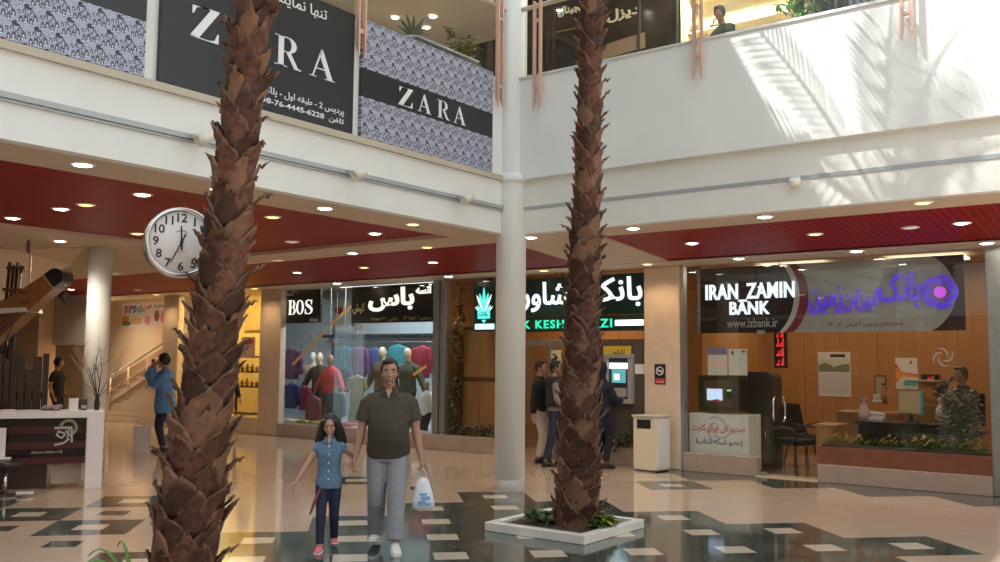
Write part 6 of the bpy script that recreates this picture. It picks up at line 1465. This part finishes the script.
# ================================================================ gold shop behind the near palm
gl = mat('gold_wall', (.75, .55, .22), .4)
mb = MB(); mb.box(-18.9, -17.42, 14.3, 14.4, 0, CZ); mb.prism([(-15.72, FY+.12), (-15.76, FY+.12), (-17.56, 14.36), (-17.48, 14.36)], lambda x, y, z: Vector((x, y, z)), 0, CZ); struct('wall_gold_shop', mb, gl)
pane('glass front of the gold lit shop beside the near palm', -18.93, -16.02, .35, BK, FY+.06)
mb = MB(); mb.bbox(-18.95, -16.0, FY-.03, FY+.14, 0, .35, .008); struct('baseboard_gold', mb, stone)
l = bpy.data.lights.new('gold_light', 'AREA'); l.energy = 62; l.color = (1, .72, .30); l.size = 2.4; l.size_y = .4; l.shape = 'RECTANGLE'
mb = MB(); mb.bbox(-18.6, -16.95, 13.2, 13.7, 3.16, 3.205, .01); t = solo('ceiling_lamp', mb, emat('panel_light_gold', (1, .75, .35), 2.2), 'golden ceiling light panel in the shop behind the near palm', 'ceiling light', (-17.4, 13.4, 3.16)); lo = bpy.data.objects.new('gold_light', l); C.objects.link(lo); lo.parent = t; lo.location = (0, 0, -.03)
bkt = mat('basket_gold', (.55, .36, .12), .5, noise=.4, nscale=40, bump=.6)
t = thing('display_stand', 'dark display stand with gold trinkets in the gold lit shop', 'display stand', (-16.9, 13.4, 0)); a = gy(234, 399, 13.3); b = gy(261, 362, 13.3); b.x = min(b.x, -16.72)
for z in (.36, .95, 1.28, 1.62): mb = MB(); mb.bbox(a.x-.3, b.x-.02, 13.25, 13.6, z, z+.03, .004); obj('shelf', mb, wood_dk, t)
for x in (a.x-.3, b.x-.06): mb = MB(); mb.bbox(x, x+.04, 13.55, 13.6, 0, 1.65, .004); obj('post', mb, wood_dk, t)
R_ = random.Random(31); brass = mat('brass', (.70, .46, .14), .25, .9)
k_ = 0
for z, zw in ((.98, 'lower'), (1.31, 'upper')):
    for k in range(6):
        x = lerp(a.x-.22, b.x-.1, k/5); h_ = R_.uniform(.10, .2); o = thing('brass_ornament', 'small brass ornament on the %s shelf of the display stand' % zw, 'ornament', (x, 13.42, z), 0, 'brass ornaments on the %s shelf' % zw)
        mb = MB(); mb.lathe((0, 0, 0), [(0, 0), (.045, 0), (.03, h_*.2), (.055, h_*.5), (.02, h_*.75), (.03, h_*.9), (0, h_)], 14); obj('body', mb, brass, o, local=True)
t = thing('shop_poster', 'pale shop poster with red figure 10 in the gold lit shop', 'poster', (-16.4, FY, 1.8)); bx = ypx(FY+.046, 241, 358, 255, 337)
mb = MB(); mb.box(bx[0], bx[1], FY+.046, FY+.058, bx[2], bx[3]); obj('sheet', mb, mat('poster_pale_red', (.66, .42, .30), .5), t); mb = MB(); letters(mb, textgeo('10', .02), onY(FY+.046), (bx[0]+.06, bx[1]-.06, bx[2]+.06, bx[2]+.2), .003); obj('lettering', mb, pw, t); mb = MB(); mb.box(bx[0]+.06, bx[1]-.06, FY+.042, FY+.047, bx[3]-.16, bx[3]-.06); obj('print', mb, pr_, t)
t = thing('wicker_screen', 'gold wicker screen at the top of the gold lit shop', 'panel', (-16.7, 13.9, 2.4)); bx = ypx(13.9, 240, 330, 262, 297); mb = MB(); mb.bbox(bx[0]-.3, min(bx[1], -17.75), 14.23, 14.295, bx[2], 2.95, .01); obj('panel', mb, bkt, t)
# ================================================================ staircase, banner
t = thing('staircase', 'pale stone flight of stairs rising behind the man in blue', 'stairs', (-21, 14, 0)); stepm = mat('step_stone', (.60, .44, .28), .4, noise=.06, nscale=4); riserm = mat('riser_brown', (.36, .22, .12), .5)
x = -23.6
for k in range(9):
    mb = MB(); mb.bbox(x, -19.57, 12.97, SY-.022, k*.16, (k+1)*.16, .01); o = obj('step', mb, stepm, t)
    x += .42
t2 = thing('stair_rail', 'cream metal handrail with slanted bars along the stone stairs', 'handrail', (-22, 12.95, 0)); pale2 = mat('rail_cream', (.74, .60, .42), .4)
a = Vector((-22.3, 12.95, .98)); b = Vector((-19.4, 12.95, 2.08))
mb = MB(); mb.tube([a+Vector((-.02, 0, -.16)), a+Vector((-.06, 0, -.03)), a, b], .032, 10); obj('top_rail', mb, pale2, t2)
for k in (.30, .58): mb = MB(); mb.tube([a+Vector((.25, 0, -k+.03)), b+Vector((0, 0, -k))], .02, 8); obj('middle_rail', mb, pale2, t2)
for k in range(4): p = a.lerp(b, .12+.27*k); mb = MB(); mb.tube([p, p+Vector((0, 0, -.85))], .022, 8); obj('post', mb, pale2, t2)
t = thing('banner', 'white hanging banner with colourful Persian letters above the stairs', 'banner', (-21, SY-.1, 2.3)); Yb = SY-.012; bx = ypx(Yb, 121, 327, 172, 301)
mb = MB(); mb.box(bx[0], bx[1], Yb, Yb+.01, bx[2], bx[3]); obj('sheet', mb, mat('banner_white', (.78, .76, .74), .5), t); w, h_ = bx[1]-bx[0], bx[3]-bx[2]; F = onY(Yb)
for i, (s_, a, b, m_) in enumerate((('و', .06, .14, pr_), ('م', .15, .24, mat('p_purple', (.35, .08, .42), .5)), ('ﻮ', .24, .33, mat('p_blue', (.06, .22, .55), .5)), ('ﺴ', .33, .44, mat('p_green', (.08, .42, .18), .5)), ('ﯿ', .44, .50, po), ('ﮔ', .50, .62, pr_))):
    mb = MB(); letters(mb, textgeo(s_, .05), F, (bx[0]+w*a, bx[0]+w*b, bx[2]+h_*.58, bx[2]+h_*.90), .002); obj('lettering', mb, m_, t)
mb = MB(); letters(mb, marks(8, 6), F, (bx[0]+w*.66, bx[0]+w*.97, bx[2]+h_*.78, bx[2]+h_*.92), .002); obj('small_lettering', mb, inkm, t)
for i, (a, b, rx, rz, m_) in enumerate(((.09, .30, .08, .2, po), (.11, .14, .10, .12, pg), (.32, .22, .12, .16, mat('p_amber', (.75, .50, .16), .5)), (.54, .24, .06, .22, mat('p_pink', (.72, .28, .36), .5)), (.72, .42, .05, .26, mat('p_brown', (.28, .14, .10), .5)), (.88, .36, .09, .34, mat('p_rose', (.70, .20, .30), .5)))):
    mb = MB(); mb.prism([(bx[0]+w*(a+cos(q)*rx), bx[2]+h_*(b+sin(q)*rz*.9)) for q in [2*pi*k/16 for k in range(16)]], F, 0, .0015+.0006*i); obj('print', mb, m_, t)
for x in (bx[0]+.1, bx[1]-.1): mb = MB(); mb.tube([(x, Yb+.005, bx[3]-.02), (x, Yb+.005, BK+.1)], .004, 5); obj('cord', mb, inkm, t)
# far left shop glow behind the fence
poster('backlit pale shop window picture far behind the dhow bow', ypx(SY-.02, 0, 345, 42, 314), SY-.013, emat('lit_picture', (.75, .68, .56), .55), [('print', rect(.62, .9, .45, .9), emat('lit_pink', (.8, .42, .32), .6)), ('print', rect(.05, .6, .1, .4), emat('lit_peach', (.8, .52, .36), .5)), ('print', rect(.1, .95, .5, .54), mat('lit_bar', (.6, .5, .4), .5))])
# ================================================================ dhow-themed kiosk
KZ = radians(60); KO = Vector((-10.85, 6.34, 0)); KM = Matrix.Translation(KO) @ Matrix.Rotation(KZ, 4, 'Z')
kw = mat('kiosk_white', (.76, .76, .80), .3); kb = wood_mat('kiosk_brown', (.035, .012, .012), (.085, .03, .03), .115, .25, 'Z')
m, tt, b_ = newmat('kiosk_panel_striped'); X, Y, Z = pos(tt); tt.links.new(mixc(tt, (Z/.19).fract().gt(.55), (.018, .010, .012), (.075, .022, .026)), b_.inputs['Base Color']); b_.inputs['Roughness'].default_value = .15; kb = m
def kthing(name, label, cat, p, rz=0, group=None): return thing(name, label, cat, KM @ Vector(p), KZ+rz, group)
t = kthing('kiosk_counter', 'white kiosk counter with a dark front panel at the far left', 'counter', (0, 0, 0))
mb = MB(); mb.bbox(-2.6, .0, -.03, .62, .86, .935, .006); obj('countertop', mb, kw, t, local=True)
mb = MB(); mb.bbox(-.19, 0, -.03, .62, 0, .865, .006); obj('end_panel', mb, kw, t, local=True)
mb = MB(); mb.bbox(-2.58, -.20, .10, .13, .30, .85, .004); obj('front_panel', mb, kb, t, local=True)
mb = MB(); mb.bbox(-2.58, -.62, .22, .60, 0, .30, .01); obj('base', mb, mat('kiosk_base', (.05, .022, .02), .3), t, local=True)
mb = MB(); mb.bbox(-.58, -.24, .30, .34, .04, .27, .004); obj('drawer', mb, mat('kiosk_beige', (.58, .50, .40), .4), t, local=True)
FK = lambda a, b, d: Vector((a, .10-d, b)); silver = mat('silver_letter', (.55, .58, .55), .3, .6)
mb = MB(); cx_, cz_ = -.40, .735
for k in range(20):
    a, b = radians(-70+235*k/20), radians(-70+235*(k+1)/20); mb.prism([(cx_+cos(q)*r, cz_+sin(q)*r) for q, r in ((a, .105), (b, .105), (b, .072), (a, .072))], FK, .0, .014)
obj('logo_ring', mb, mat('logo_olive', (.34, .36, .26), .35, .5), t, local=True)
mb = MB()
def stroke(pts, w):
    for (x0, z0), (x1, z1) in zip(pts, pts[1:]):
        d = sqrt((x1-x0)**2+(z1-z0)**2); n = (-(z1-z0)/d*w, (x1-x0)/d*w); mb.prism([(x0-n[0], z0-n[1]), (x1-n[0], z1-n[1]), (x1+n[0], z1+n[1]), (x0+n[0], z0+n[1])], FK, .0, .018)
stroke([(-.555, .735), (-.36, .735)], .014); stroke([(-.365, .745), (-.355, .56)], .011); stroke([(-.52, .70), (-.43, .66), (-.47, .61), (-.53, .65), (-.50, .69)], .010); stroke([(-.43, .70), (-.37, .63)], .010); stroke([(-.385, .60), (-.45, .55), (-.55, .53)], .011); stroke([(-.39, .72), (-.41, .60)], .008)
obj('logo', mb, silver, t, local=True)
mb = MB(); letters(mb, marks(14, 2), FK, (-.80, -.46, .435, .465), .003); obj('small_lettering', mb, silver, t, local=True)
# white card box leaning at the left, things on the counter
o = kthing('card_holder', 'white folded card standing behind the stool at the far left', 'card', (-1.12, -.1, .42)); mb = MB(); mb.bbox(-.12, .06, 0, .02, 0, .34, .004); obj('back', mb, kw, o, local=True); mb = MB(); mb.bbox(-.12, .13, -.14, .02, -.02, .0, .004); obj('tray', mb, kw, o, local=True); mb = MB(); mb.tube([(0, 0, -.02), (0, 0, -.42)], .012, 8); mb.lathe((0, 0, -.42), [(0, 0), (.11, 0), (.11, .01), (0, .015)], 18); obj('stand', mb, chrome, o, local=True)
o = kthing('cup', 'white square cup holding pens on the kiosk counter', 'cup', (-.36, .30, .935))
mb = MB(); mb.loft([ering((0, 0, z), r, r, 16, 0, None, 7) for z, r in ((0, .052), (.15, .056), (.15, .048), (.03, .044))], True, False); obj('cup_body', mb, kw, o, local=True)
for k in range(3): mb = MB(); mb.tube([(.01*k-.01, .01, .04), (.03*k-.03, .02*k-.02, .19)], .005, 6); obj('pen', mb, black, o, local=True)
o = kthing('card_reader', 'small black card reader behind the white cup', 'card reader', (-.24, .38, .935)); mb = MB(); mb.prism([(-.06, 0), (.06, 0), (.05, .10), (-.02, .14)], lambda a, b, d: Vector((d, a, b)), -.035, .035); obj('case', mb, black, o, local=True); mb = MB(); mb.box(-.028, .028, -.062, -.05, .02, .06); obj('keypad', mb, grey, o, local=True)
o = kthing('crumpled_scarf', 'heap of grey scarf on the kiosk counter beside the white cup', 'scarf', (-.60, .30, .935)); R_ = random.Random(3); mb = MB()
for k in range(7): mb.tube([(R_.uniform(-.12, .12), R_.uniform(-.07, .07), R_.uniform(.01, .06)) for _ in range(5)], .022, 8)
obj('cloth', remesh(mb, .008, 2), None, o, local=True).data.materials.append(mat('scarf_grey', (.26, .22, .22), .8, noise=.2, nscale=30))
o = kthing('paper_sheets', 'flat pile of printed sheets on the kiosk counter at the far left', 'paper', (-1.15, .25, .935))
for k in range(3): mb = MB(); M = Matrix.Rotation(.2*k, 4, 'Z'); mb.box(-.15, .15, -.10, .10, .006*k, .006*k+.005, M); obj('sheet', mb, pw, o, local=True)
# vase with bare branches at the counter's end
o = kthing('branch_vase', 'dry bare branches in a slim dark vase at the kiosk counter end', 'vase', (-.09, .32, .935)); o.scale = (1.25, 1.25, 1.4)
mb = MB(); mb.lathe((0, 0, 0), [(0, 0), (.022, 0), (.028, .05), (.018, .12), (.024, .14)], 14); obj('vase', mb, black, o, local=True)
R_ = random.Random(12); twig = mat('twig_grey', (.34, .27, .22), .8, noise=.2, nscale=20); twd = mat('twig_dark', (.06, .04, .035), .8)
for k in range(9):
    mb = MB(); a = R_.uniform(-1, 1); L = R_.uniform(.35, .68); e = Vector((a*.26, R_.uniform(-.12, .12), L)); m1 = e*.5+Vector((R_.uniform(-.04, .04), 0, .03)); mb.tube([(0, 0, .10), m1, e], [.006, .005, .0015], 5)
    for j in range(3):
        s_ = m1.lerp(e, R_.random()*.7); mb.tube([s_, s_+Vector((R_.uniform(-.12, .12), R_.uniform(-.05, .05), R_.uniform(.05, .16)))], [.003, .001], 4)
    obj('branch', mb, twd if k % 4 == 0 else twig, o, local=True)
# chrome bar stool under the counter
o = kthing('bar_stool', 'dark bar stool with a chrome stem and foot before the kiosk', 'stool', (-1.02, -.42, 0))
mb = MB(); mb.lathe((0, 0, 0), [(0, .025), (.05, .03), (.19, .015), (.21, .0), (0, 0)], 28); obj('base', mb, mat('stool_base', (.25, .22, .21), .25, .7), o, local=True); mb = MB(); mb.tube([(0, 0, .02), (0, 0, .30)], .022, 12); obj('stem', mb, chrome, o, local=True)
mb = MB(); mb.lathe((0, 0, .17), [(0, .12), (.03, .12), (.06, .14), (.17, .17), (.18, .21), (.15, .23), (0, .22)], 28); obj('seat', mb, blackp, o, local=True); mb = MB(); mb.bbox(.12, .30, -.02, .02, .02, .05, .006); obj('footrest', mb, kw, o, local=True)
# dark plank fence behind the counter
pf = kthing('plank_fence', 'dark brown fence of uneven upright planks behind the kiosk counter', 'fence', (-.25, 1.0, 0)); R_ = random.Random(8); pm_ = mat('plank_dark', (.040, .020, .014), .6, noise=.3, nscale=8)
x = -2.0; hs_ = [1.55, 1.7, 1.62, 1.8, 1.5, 1.66, 1.45, 1.72, 1.60, 1.40, 1.36, 1.63, 1.56, 1.72, 1.60, 1.44, 1.60, 1.64]
for k in range(18):
    wd = R_.uniform(.075, .11); hk = hs_[k]
    if x+wd > .02: break
    mb = MB(); mb.bbox(x, x+wd-.008, R_.uniform(0, .02), .06, 0, hk+.0, .008); obj('plank', mb, pm_, pf, local=True); x += wd
for z in (.6, 1.05): mb = MB(); mb.bbox(-2.0, x-.02, .06, .10, z, z+.09, .006); obj('rail', mb, pm_, pf, local=True)
# dhow bow: planked prow with a black stem head
dh = Vector((-12.05, 6.55, 0)); DM = Matrix.Translation(dh) @ Matrix.Rotation(radians(37), 4, 'Z')
t = thing('dhow_bow', 'wooden dhow bow with a rounded black stem head above the kiosk', 'boat', dh, radians(37)); hull = wood_mat('hull_wood', (.16, .060, .022), (.30, .125, .045), 9, .35); hull2 = wood_mat('hull_wood_dark', (.075, .028, .014), (.15, .06, .028), 9, .4)
mi = DM.inverted(); D0 = 12.6
def lp_(px, py): v = mi @ atd(px, py, D0); return (v.x, v.z)
P_ = lambda L: [lp_(*q) for q in L]
mb = MB(); Fd = lambda a, b, d: Vector((a, -d, b))
mb.prism(P_([(-90, 352), (-90, 322), (12, 303), (52, 276), (62, 289), (0, 348), (-30, 372), (-90, 400)]), Fd, -.14, .14); obj('prow', mb, hull, t, local=True)
mb = MB(); mb.prism(P_([(-90, 355), (-90, 316), (0, 313), (36, 312), (20, 326), (0, 343)]), Fd, -.24, .20); obj('hull_side', mb, hull2, t, local=True)
mb = MB(); mb.prism(P_([(-90, 318), (-90, 312), (36, 309), (38, 313), (0, 316)]), Fd, -.27, .23); obj('gunwale', mb, mat('gunwale_pale', (.50, .42, .36), .5), t, local=True)
mb = MB(); c0, c1 = Vector(lp_(52, 276)), Vector(lp_(62, 289)); mid_ = (c0+c1)/2; ax = (c1-c0)/2; n_ = Vector((-ax.y, ax.x)); n_ = n_ if n_.x > 0 else -n_
pts = [tuple(c0), tuple(c0+n_*.9)]+[tuple(mid_+n_*(.9+sin(a)*1.0)-ax*cos(a)) for a in [radians(15*k) for k in range(1, 12)]]+[tuple(c1+n_*.9), tuple(c1)]
mb.prism(pts, Fd, -.155, .155); obj('stem_head', mb, mat('stem_black', (.012, .010, .010), .35), t, local=True)
mb = MB(); mb.prism([tuple(c0), tuple(c1), tuple(c1-n_*.12), tuple(c0-n_*.12)], Fd, -.16, .16); obj('stem_band', mb, mat('band_pale', (.55, .42, .30), .5), t, local=True)
mb = MB(); a, b = lp_(33, 243), lp_(33, 305); mb.tube([(a[0], .0, b[1]), (a[0], .0, min(a[1]+.1, CZ-.02))], .014, 8); obj('flag_pole', mb, mat('pole_grey', (.55, .48, .40), .5), t, local=True)
for py in (294, 303): mb = MB(); q_ = lp_(33, py); mb.bbox(q_[0]-.06, q_[0]+.06, -.17, .17, q_[1]-.015, q_[1]+.015, .006); obj('cleat', mb, hull2, t, local=True)
mb = MB(); q_ = lp_(30, 247); mb.ell((q_[0], 0, q_[1]), (.022, .03, .10), 10, 8); obj('rope_block', mb, hull2, t, local=True)
mb = MB(); a, b = lp_(5, 352), lp_(28, 320); mb.tube([(a[0], -.2, a[1]-.35), (b[0], -.2, b[1])], .008, 6); obj('rope', mb, twd, t, local=True)
mb = MB(); q_ = lp_(-60, 380); mb.bbox(q_[0]-.12, q_[0]+.12, -.1, .1, 0, q_[1]+.15, .01); obj('trestle', mb, hull2, t, local=True)
t = thing('mast_bundle', 'bundle of dark upright spars lashed together at the far left', 'spars', DM @ Vector((lp_(4, 270)[0], .35, 0)), radians(37))
for k in range(4): mb = MB(); x_ = -.10+.055*k; mb.tube([(x_-.10, 0, .3), (x_+.03, 0, 2.9-.04*(k % 2))], .022, 8); obj('spar', mb, pm_, t, local=True)
mb = MB(); mb.bbox(-.14, .14, -.04, .04, 2.5, 2.54, .006); mb.bbox(-.10, .16, -.04, .04, 2.8, 2.84, .006); obj('lashing', mb, hull2, t, local=True)
t = thing('hanging_lantern', 'small dark lantern hanging below the dhow stem head', 'lantern', DM @ Vector((lp_(68, 298)[0], .0, lp_(68, 298)[1])), 0)
mb = MB(); mb.lathe((0, 0, 0), [(0, -.09), (.02, -.06), (.075, .0), (.05, .05), (.015, .07)], 8); obj('body', mb, dark, t, local=True); mb = MB(); mb.tube([(0, 0, .06), (0, 0, .21)], .005, 6); obj('chain', mb, chrome, t, local=True)
# ================================================================ upstairs, seen through the balustrades
UB = UY
t = thing('shop_facade', 'dark upstairs shop front with gold Persian letters behind the farther palm', 'shop front', (-6.8, UB, 5)); 
mb = MB(); mb.bbox(-9.6, gy(680, 20, UB).x-.09, UB, UB+.1, 5.0, 8.2, .01); obj('panel', mb, mat('shop_black_gloss', (.016, .012, .012), .12), t)
gold_u = emat('gold_lit', (.72, .58, .34), .6); F = onY(UB)
mb = MB(); letters(mb, textgeo(persian('دیزل'), .03), F, ypx(UB, 607, 24, 640, 3), .01); letters(mb, textgeo(persian('اریجینال'), .03), F, ypx(UB, 558, 18, 588, 0), .01); obj('lettering', mb, gold_u, t)
mb = MB(); letters(mb, marks(8, 8), F, ypx(UB, 556, 33, 579, 26), .004); obj('small_lettering', mb, goldl, t)
mb = MB(); b_x = ypx(UB, 602, 60, 645, 32); mb.prism([(b_x[0]-.3, b_x[2]), (b_x[1], b_x[2]+.05), (b_x[1], b_x[3]), (b_x[0]+.1, b_x[3]-.06)], F, -.02, .008); obj('tan_display', mb, mat('tan_display', (.26, .17, .11), .5), t)
mb = MB(); mb.bbox(-7.3, -7.24, UB-.02, UB+.05, 5, 8.2, .01); mb.bbox(gy(680, 20, UB).x-.09, gy(680, 20, UB).x-.03, UB-.02, UB+.05, 5, 8.2, .01); obj('mullion', mb, black, t)
# lit handbag shelves
t = thing('handbag_shelves', 'brightly lit cream shelf unit for handbags upstairs', 'shelves', (-5.6, UB+.4, 5)); cr = mat('shelf_cream', (.78, .70, .52), .4)
x0, x1 = gy(680, 20, UB).x, gy(745, 10, UB).x; YS = UB+.06
mb = MB(); mb.bbox(x0, x1+.9, YS+.35, YS+.40, 5, 8.2, .005); obj('back', mb, cr, t)
zs_ = [5.3, 5.85, 6.36, 6.90, 7.5]
for z in zs_: mb = MB(); mb.bbox(x0+.02, x1+.85, YS, YS+.36, z, z+.03, .004); obj('shelf', mb, cr, t)
for x in (x0, x1+.85): mb = MB(); mb.bbox(x, x+.10, YS-.04, YS+.36, 5, 8.2, .004); obj('side_panel', mb, cr, t)
l = bpy.data.lights.new('shelf_light', 'AREA'); l.energy = 130; l.color = (1, .86, .6); l.size = 1.2; l.size_y = .2; l.shape = 'RECTANGLE'; lo = bpy.data.objects.new('shelf_light', l); C.objects.link(lo); lo.parent = t; lo.location = ((x0+x1)/2+5.6+.3, -.75, 2.9); lo.rotation_euler = (radians(35), 0, 0)
def handbag(px, py, w, label, m_):
    bx = ypx(YS+.15, px-w, py+w, px+w, py-w*.2); zz = max(z for z in zs_ if z < bx[3]); ww = (bx[1]-bx[0])/2
    t = thing('handbag', label, 'handbag', ((bx[0]+bx[1])/2, YS+.15, zz+.03), 0, 'handbags on the lit shelves')
    mb = MB(); mb.loft([ering((0, 0, z), rx, ry, 20, 0, None, 4) for z, rx, ry in ((0, ww*.95, .07), (.02, ww, .08), (ww*.6, ww*.95, .06), (ww*.9, ww*.82, .035))], True, True); obj('bag_body', mb, m_, t, local=True)
    mb = MB(); mb.tube([(ww*.5*cos(a), 0, ww*.85+ww*.9*sin(a)) for a in [pi*k/12 for k in range(13)]], .012, 8); obj('handle', mb, m_, t, local=True)
    mb = MB(); mb.bbox(-.03, .03, -.085, -.06, ww*.4, ww*.55, .004); obj('clasp', mb, brass, t, local=True)
handbag(694, 14, 9, 'dark brown handbag with an arched handle on the upper lit shelf', mat('bag_brown', (.10, .045, .025), .4))
handbag(716, 23, 6, 'small black handbag on the upper lit shelf beside the onlooker', black)
handbag(697, 42, 7, 'beige handbag on the lower lit shelf behind the copper bars', mat('bag_tan', (.35, .22, .12), .4))
# dark shop beyond, plants and a slatted screen on the parapet side
t = thing('stair_ramp', 'slanted tan panel crossing the dark upstairs shop', 'panel', (-4, UB+.2, 5.5)); a, b = gy(745, 0, UB+.5), gy(785, 45, UB+.5); mb = MB(); mb.prism([(a.x-.1, a.z+.4), (a.x+.35, a.z+.4), (b.x+.35, b.z-.4), (b.x-.1, b.z-.4)], onY(UB+.5), -.05, .05); obj('panel', mb, mat('tan_display', (.26, .17, .11), .5), t)
pg_ = gy(800, 14, RY+.45)
t = thing('hanging_plant', 'bright green leafy plant on the parapet beside the slatted screen', 'plant', (pg_.x, RY+.45, 5.25)); R_ = random.Random(17)
mb = MB(); mb.lathe((0, 0, -.25), [(0, 0), (.12, 0), (.15, .25), (.13, .25), (0, .2)], 20); obj('pot', mb, pot := mat('pot_white', (.7, .68, .64), .4), t, local=True); fo = MB(); st = MB()
for k in range(90):
    a = R_.uniform(0, 2*pi); e = Vector((cos(a)*.26*R_.random(), sin(a)*.16*R_.random(), R_.uniform(.0, .95))); st.tube([(0, 0, 0), (e.x*.4, e.y*.4, e.z*.7), e], [.005, .004, .002], 4)
    for j in range(4): b = R_.uniform(0, 2*pi); leaf(fo, e, (cos(b), sin(b), R_.uniform(-.6, .6)), R_.uniform(.06, .12), .024)
obj('foliage', fo, mat('leaf_bright', (.14, .36, .05), .45, island=.3), t, local=True); obj('stem', st, stemm, t, local=True)
sa, sb = gy(815, 5, RY+.75), gy(880, -10, RY+.75)
t = thing('slatted_screen', 'dark slatted screen behind the sunlit parapet', 'screen', (sa.x, RY+.75, 5.0))
mb = MB(); x = sa.x
while x < sb.x: mb.bbox(x, x+.05, RY+.72, RY+.78, 5.0, 6.3, .006); x += .075
obj('slats', mb, mat('slat_dark', (.05, .035, .03), .5), t)
# side gallery upstairs
YL = -13.0
t = thing('shop_facade', 'dark glass shop front upstairs behind the patterned panel', 'shop front', (-12.5, 13, 5)); 
mb = MB(); mb.box(-13.0, -12.9, 11.6, 15.05, 5.0, 7.9); obj('panel', mb, mat('shop_brown_gloss', (.055, .030, .018), .1), t); mb = MB()
for y in (11.6, 13.0, 14.4): mb.bbox(-12.9, -12.84, y, y+.08, 5, 7.9, .008)
mb.bbox(-12.9, -12.84, 11.6, 15.05, 7.9, 8.0, .008); obj('mullion', mb, goldl, t)
p = gx(413, 32, -8.6)
t = thing('glass_shelf', 'pale glass counter top upstairs behind the patterned panel', 'counter', (-8.6, p.y, 5)); mb = MB(); mb.bbox(-9.0, -8.2, p.y-.35, p.y+1.0, p.z-.25, p.z-.22, .008); obj('top', mb, mat('glass_grey', (.45, .50, .55), .2), t); mb = MB(); mb.bbox(-8.95, -8.25, p.y-.3, p.y+.95, 5, p.z-.25, .008); obj('body', mb, mat('counter_slate', (.14, .17, .22), .3), t)
t = thing('agave_plant', 'grey-green spiky plant on the pale upstairs counter', 'plant', (-8.6, p.y, p.z-.22)); fo = MB(); R_ = random.Random(4)
mb = MB(); mb.lathe((0, 0, 0), [(0, 0), (.09, 0), (.12, .14), (.10, .14), (0, .11)], 18); obj('pot', mb, pot, t, local=True)
for k in range(26): a = 2.4*k; leaf(fo, (0, 0, .12), (cos(a), sin(a), .35+k*.06), .26+.006*k, .026, bend=.12)
obj('foliage', fo, mat('agave_leaf', (.16, .20, .14), .5, island=.3), t, local=True)
for k, (px, py, X, w) in enumerate(((395, 18, -11.5, 'bright downlight left in the cream upstairs ceiling'), (433, 17, -11.8, 'bright pair downlight in the upstairs ceiling'), (426, 28, -10.5, 'downlight in the upstairs ceiling above the counter'))):
    q = ray(px, py)*((8.28-EYE.z)/ray(px, py).z)+EYE; downlight(q.x, q.y, 8.29, 'u', w, 'upstairs downlights')
t = thing('leafy_plant', 'yellow-green leafy plant upstairs beside the copper bars', 'plant', (-9.6, 11.6, 5)); fo = MB(); R_ = random.Random(23); mb = MB(); mb.lathe((0, 0, 0), [(0, 0), (.16, 0), (.2, .35), (.17, .35), (0, .3)], 20); obj('pot', mb, pot, t, local=True); st = MB()
for k in range(50):
    a = R_.uniform(0, 2*pi); e = Vector((cos(a)*.4*R_.random(), sin(a)*.4*R_.random(), R_.uniform(.8, 2.0))); st.tube([(0, 0, .3), (e.x*.3, e.y*.3, e.z*.7), e], [.008, .005, .002], 4)
    for j in range(5): b = R_.uniform(0, 2*pi); leaf(fo, e, (cos(b), sin(b), R_.uniform(-.5, .5)), R_.uniform(.12, .2), .03)
obj('foliage', fo, mat('leaf_lime', (.22, .24, .05), .5, island=.3), t, local=True); obj('stem', st, stemm, t, local=True)
# lamps of the upstairs galleries
for x, y, w in ((-6.0, 11.4, 'white downlight in the upstairs ceiling over the onlooker'), (-3.8, 11.4, 'white downlight in the upstairs ceiling over the slatted screen'), (-8.2, 11.4, 'white downlight in the upstairs ceiling behind the corner column'), (-9.5, 7.5, 'white downlight in the upstairs ceiling above the big black board'), (-9.5, 4.5, 'white downlight in the upstairs ceiling at the near end')): downlight(x, y, 8.29, 'u', w, 'upstairs downlights')
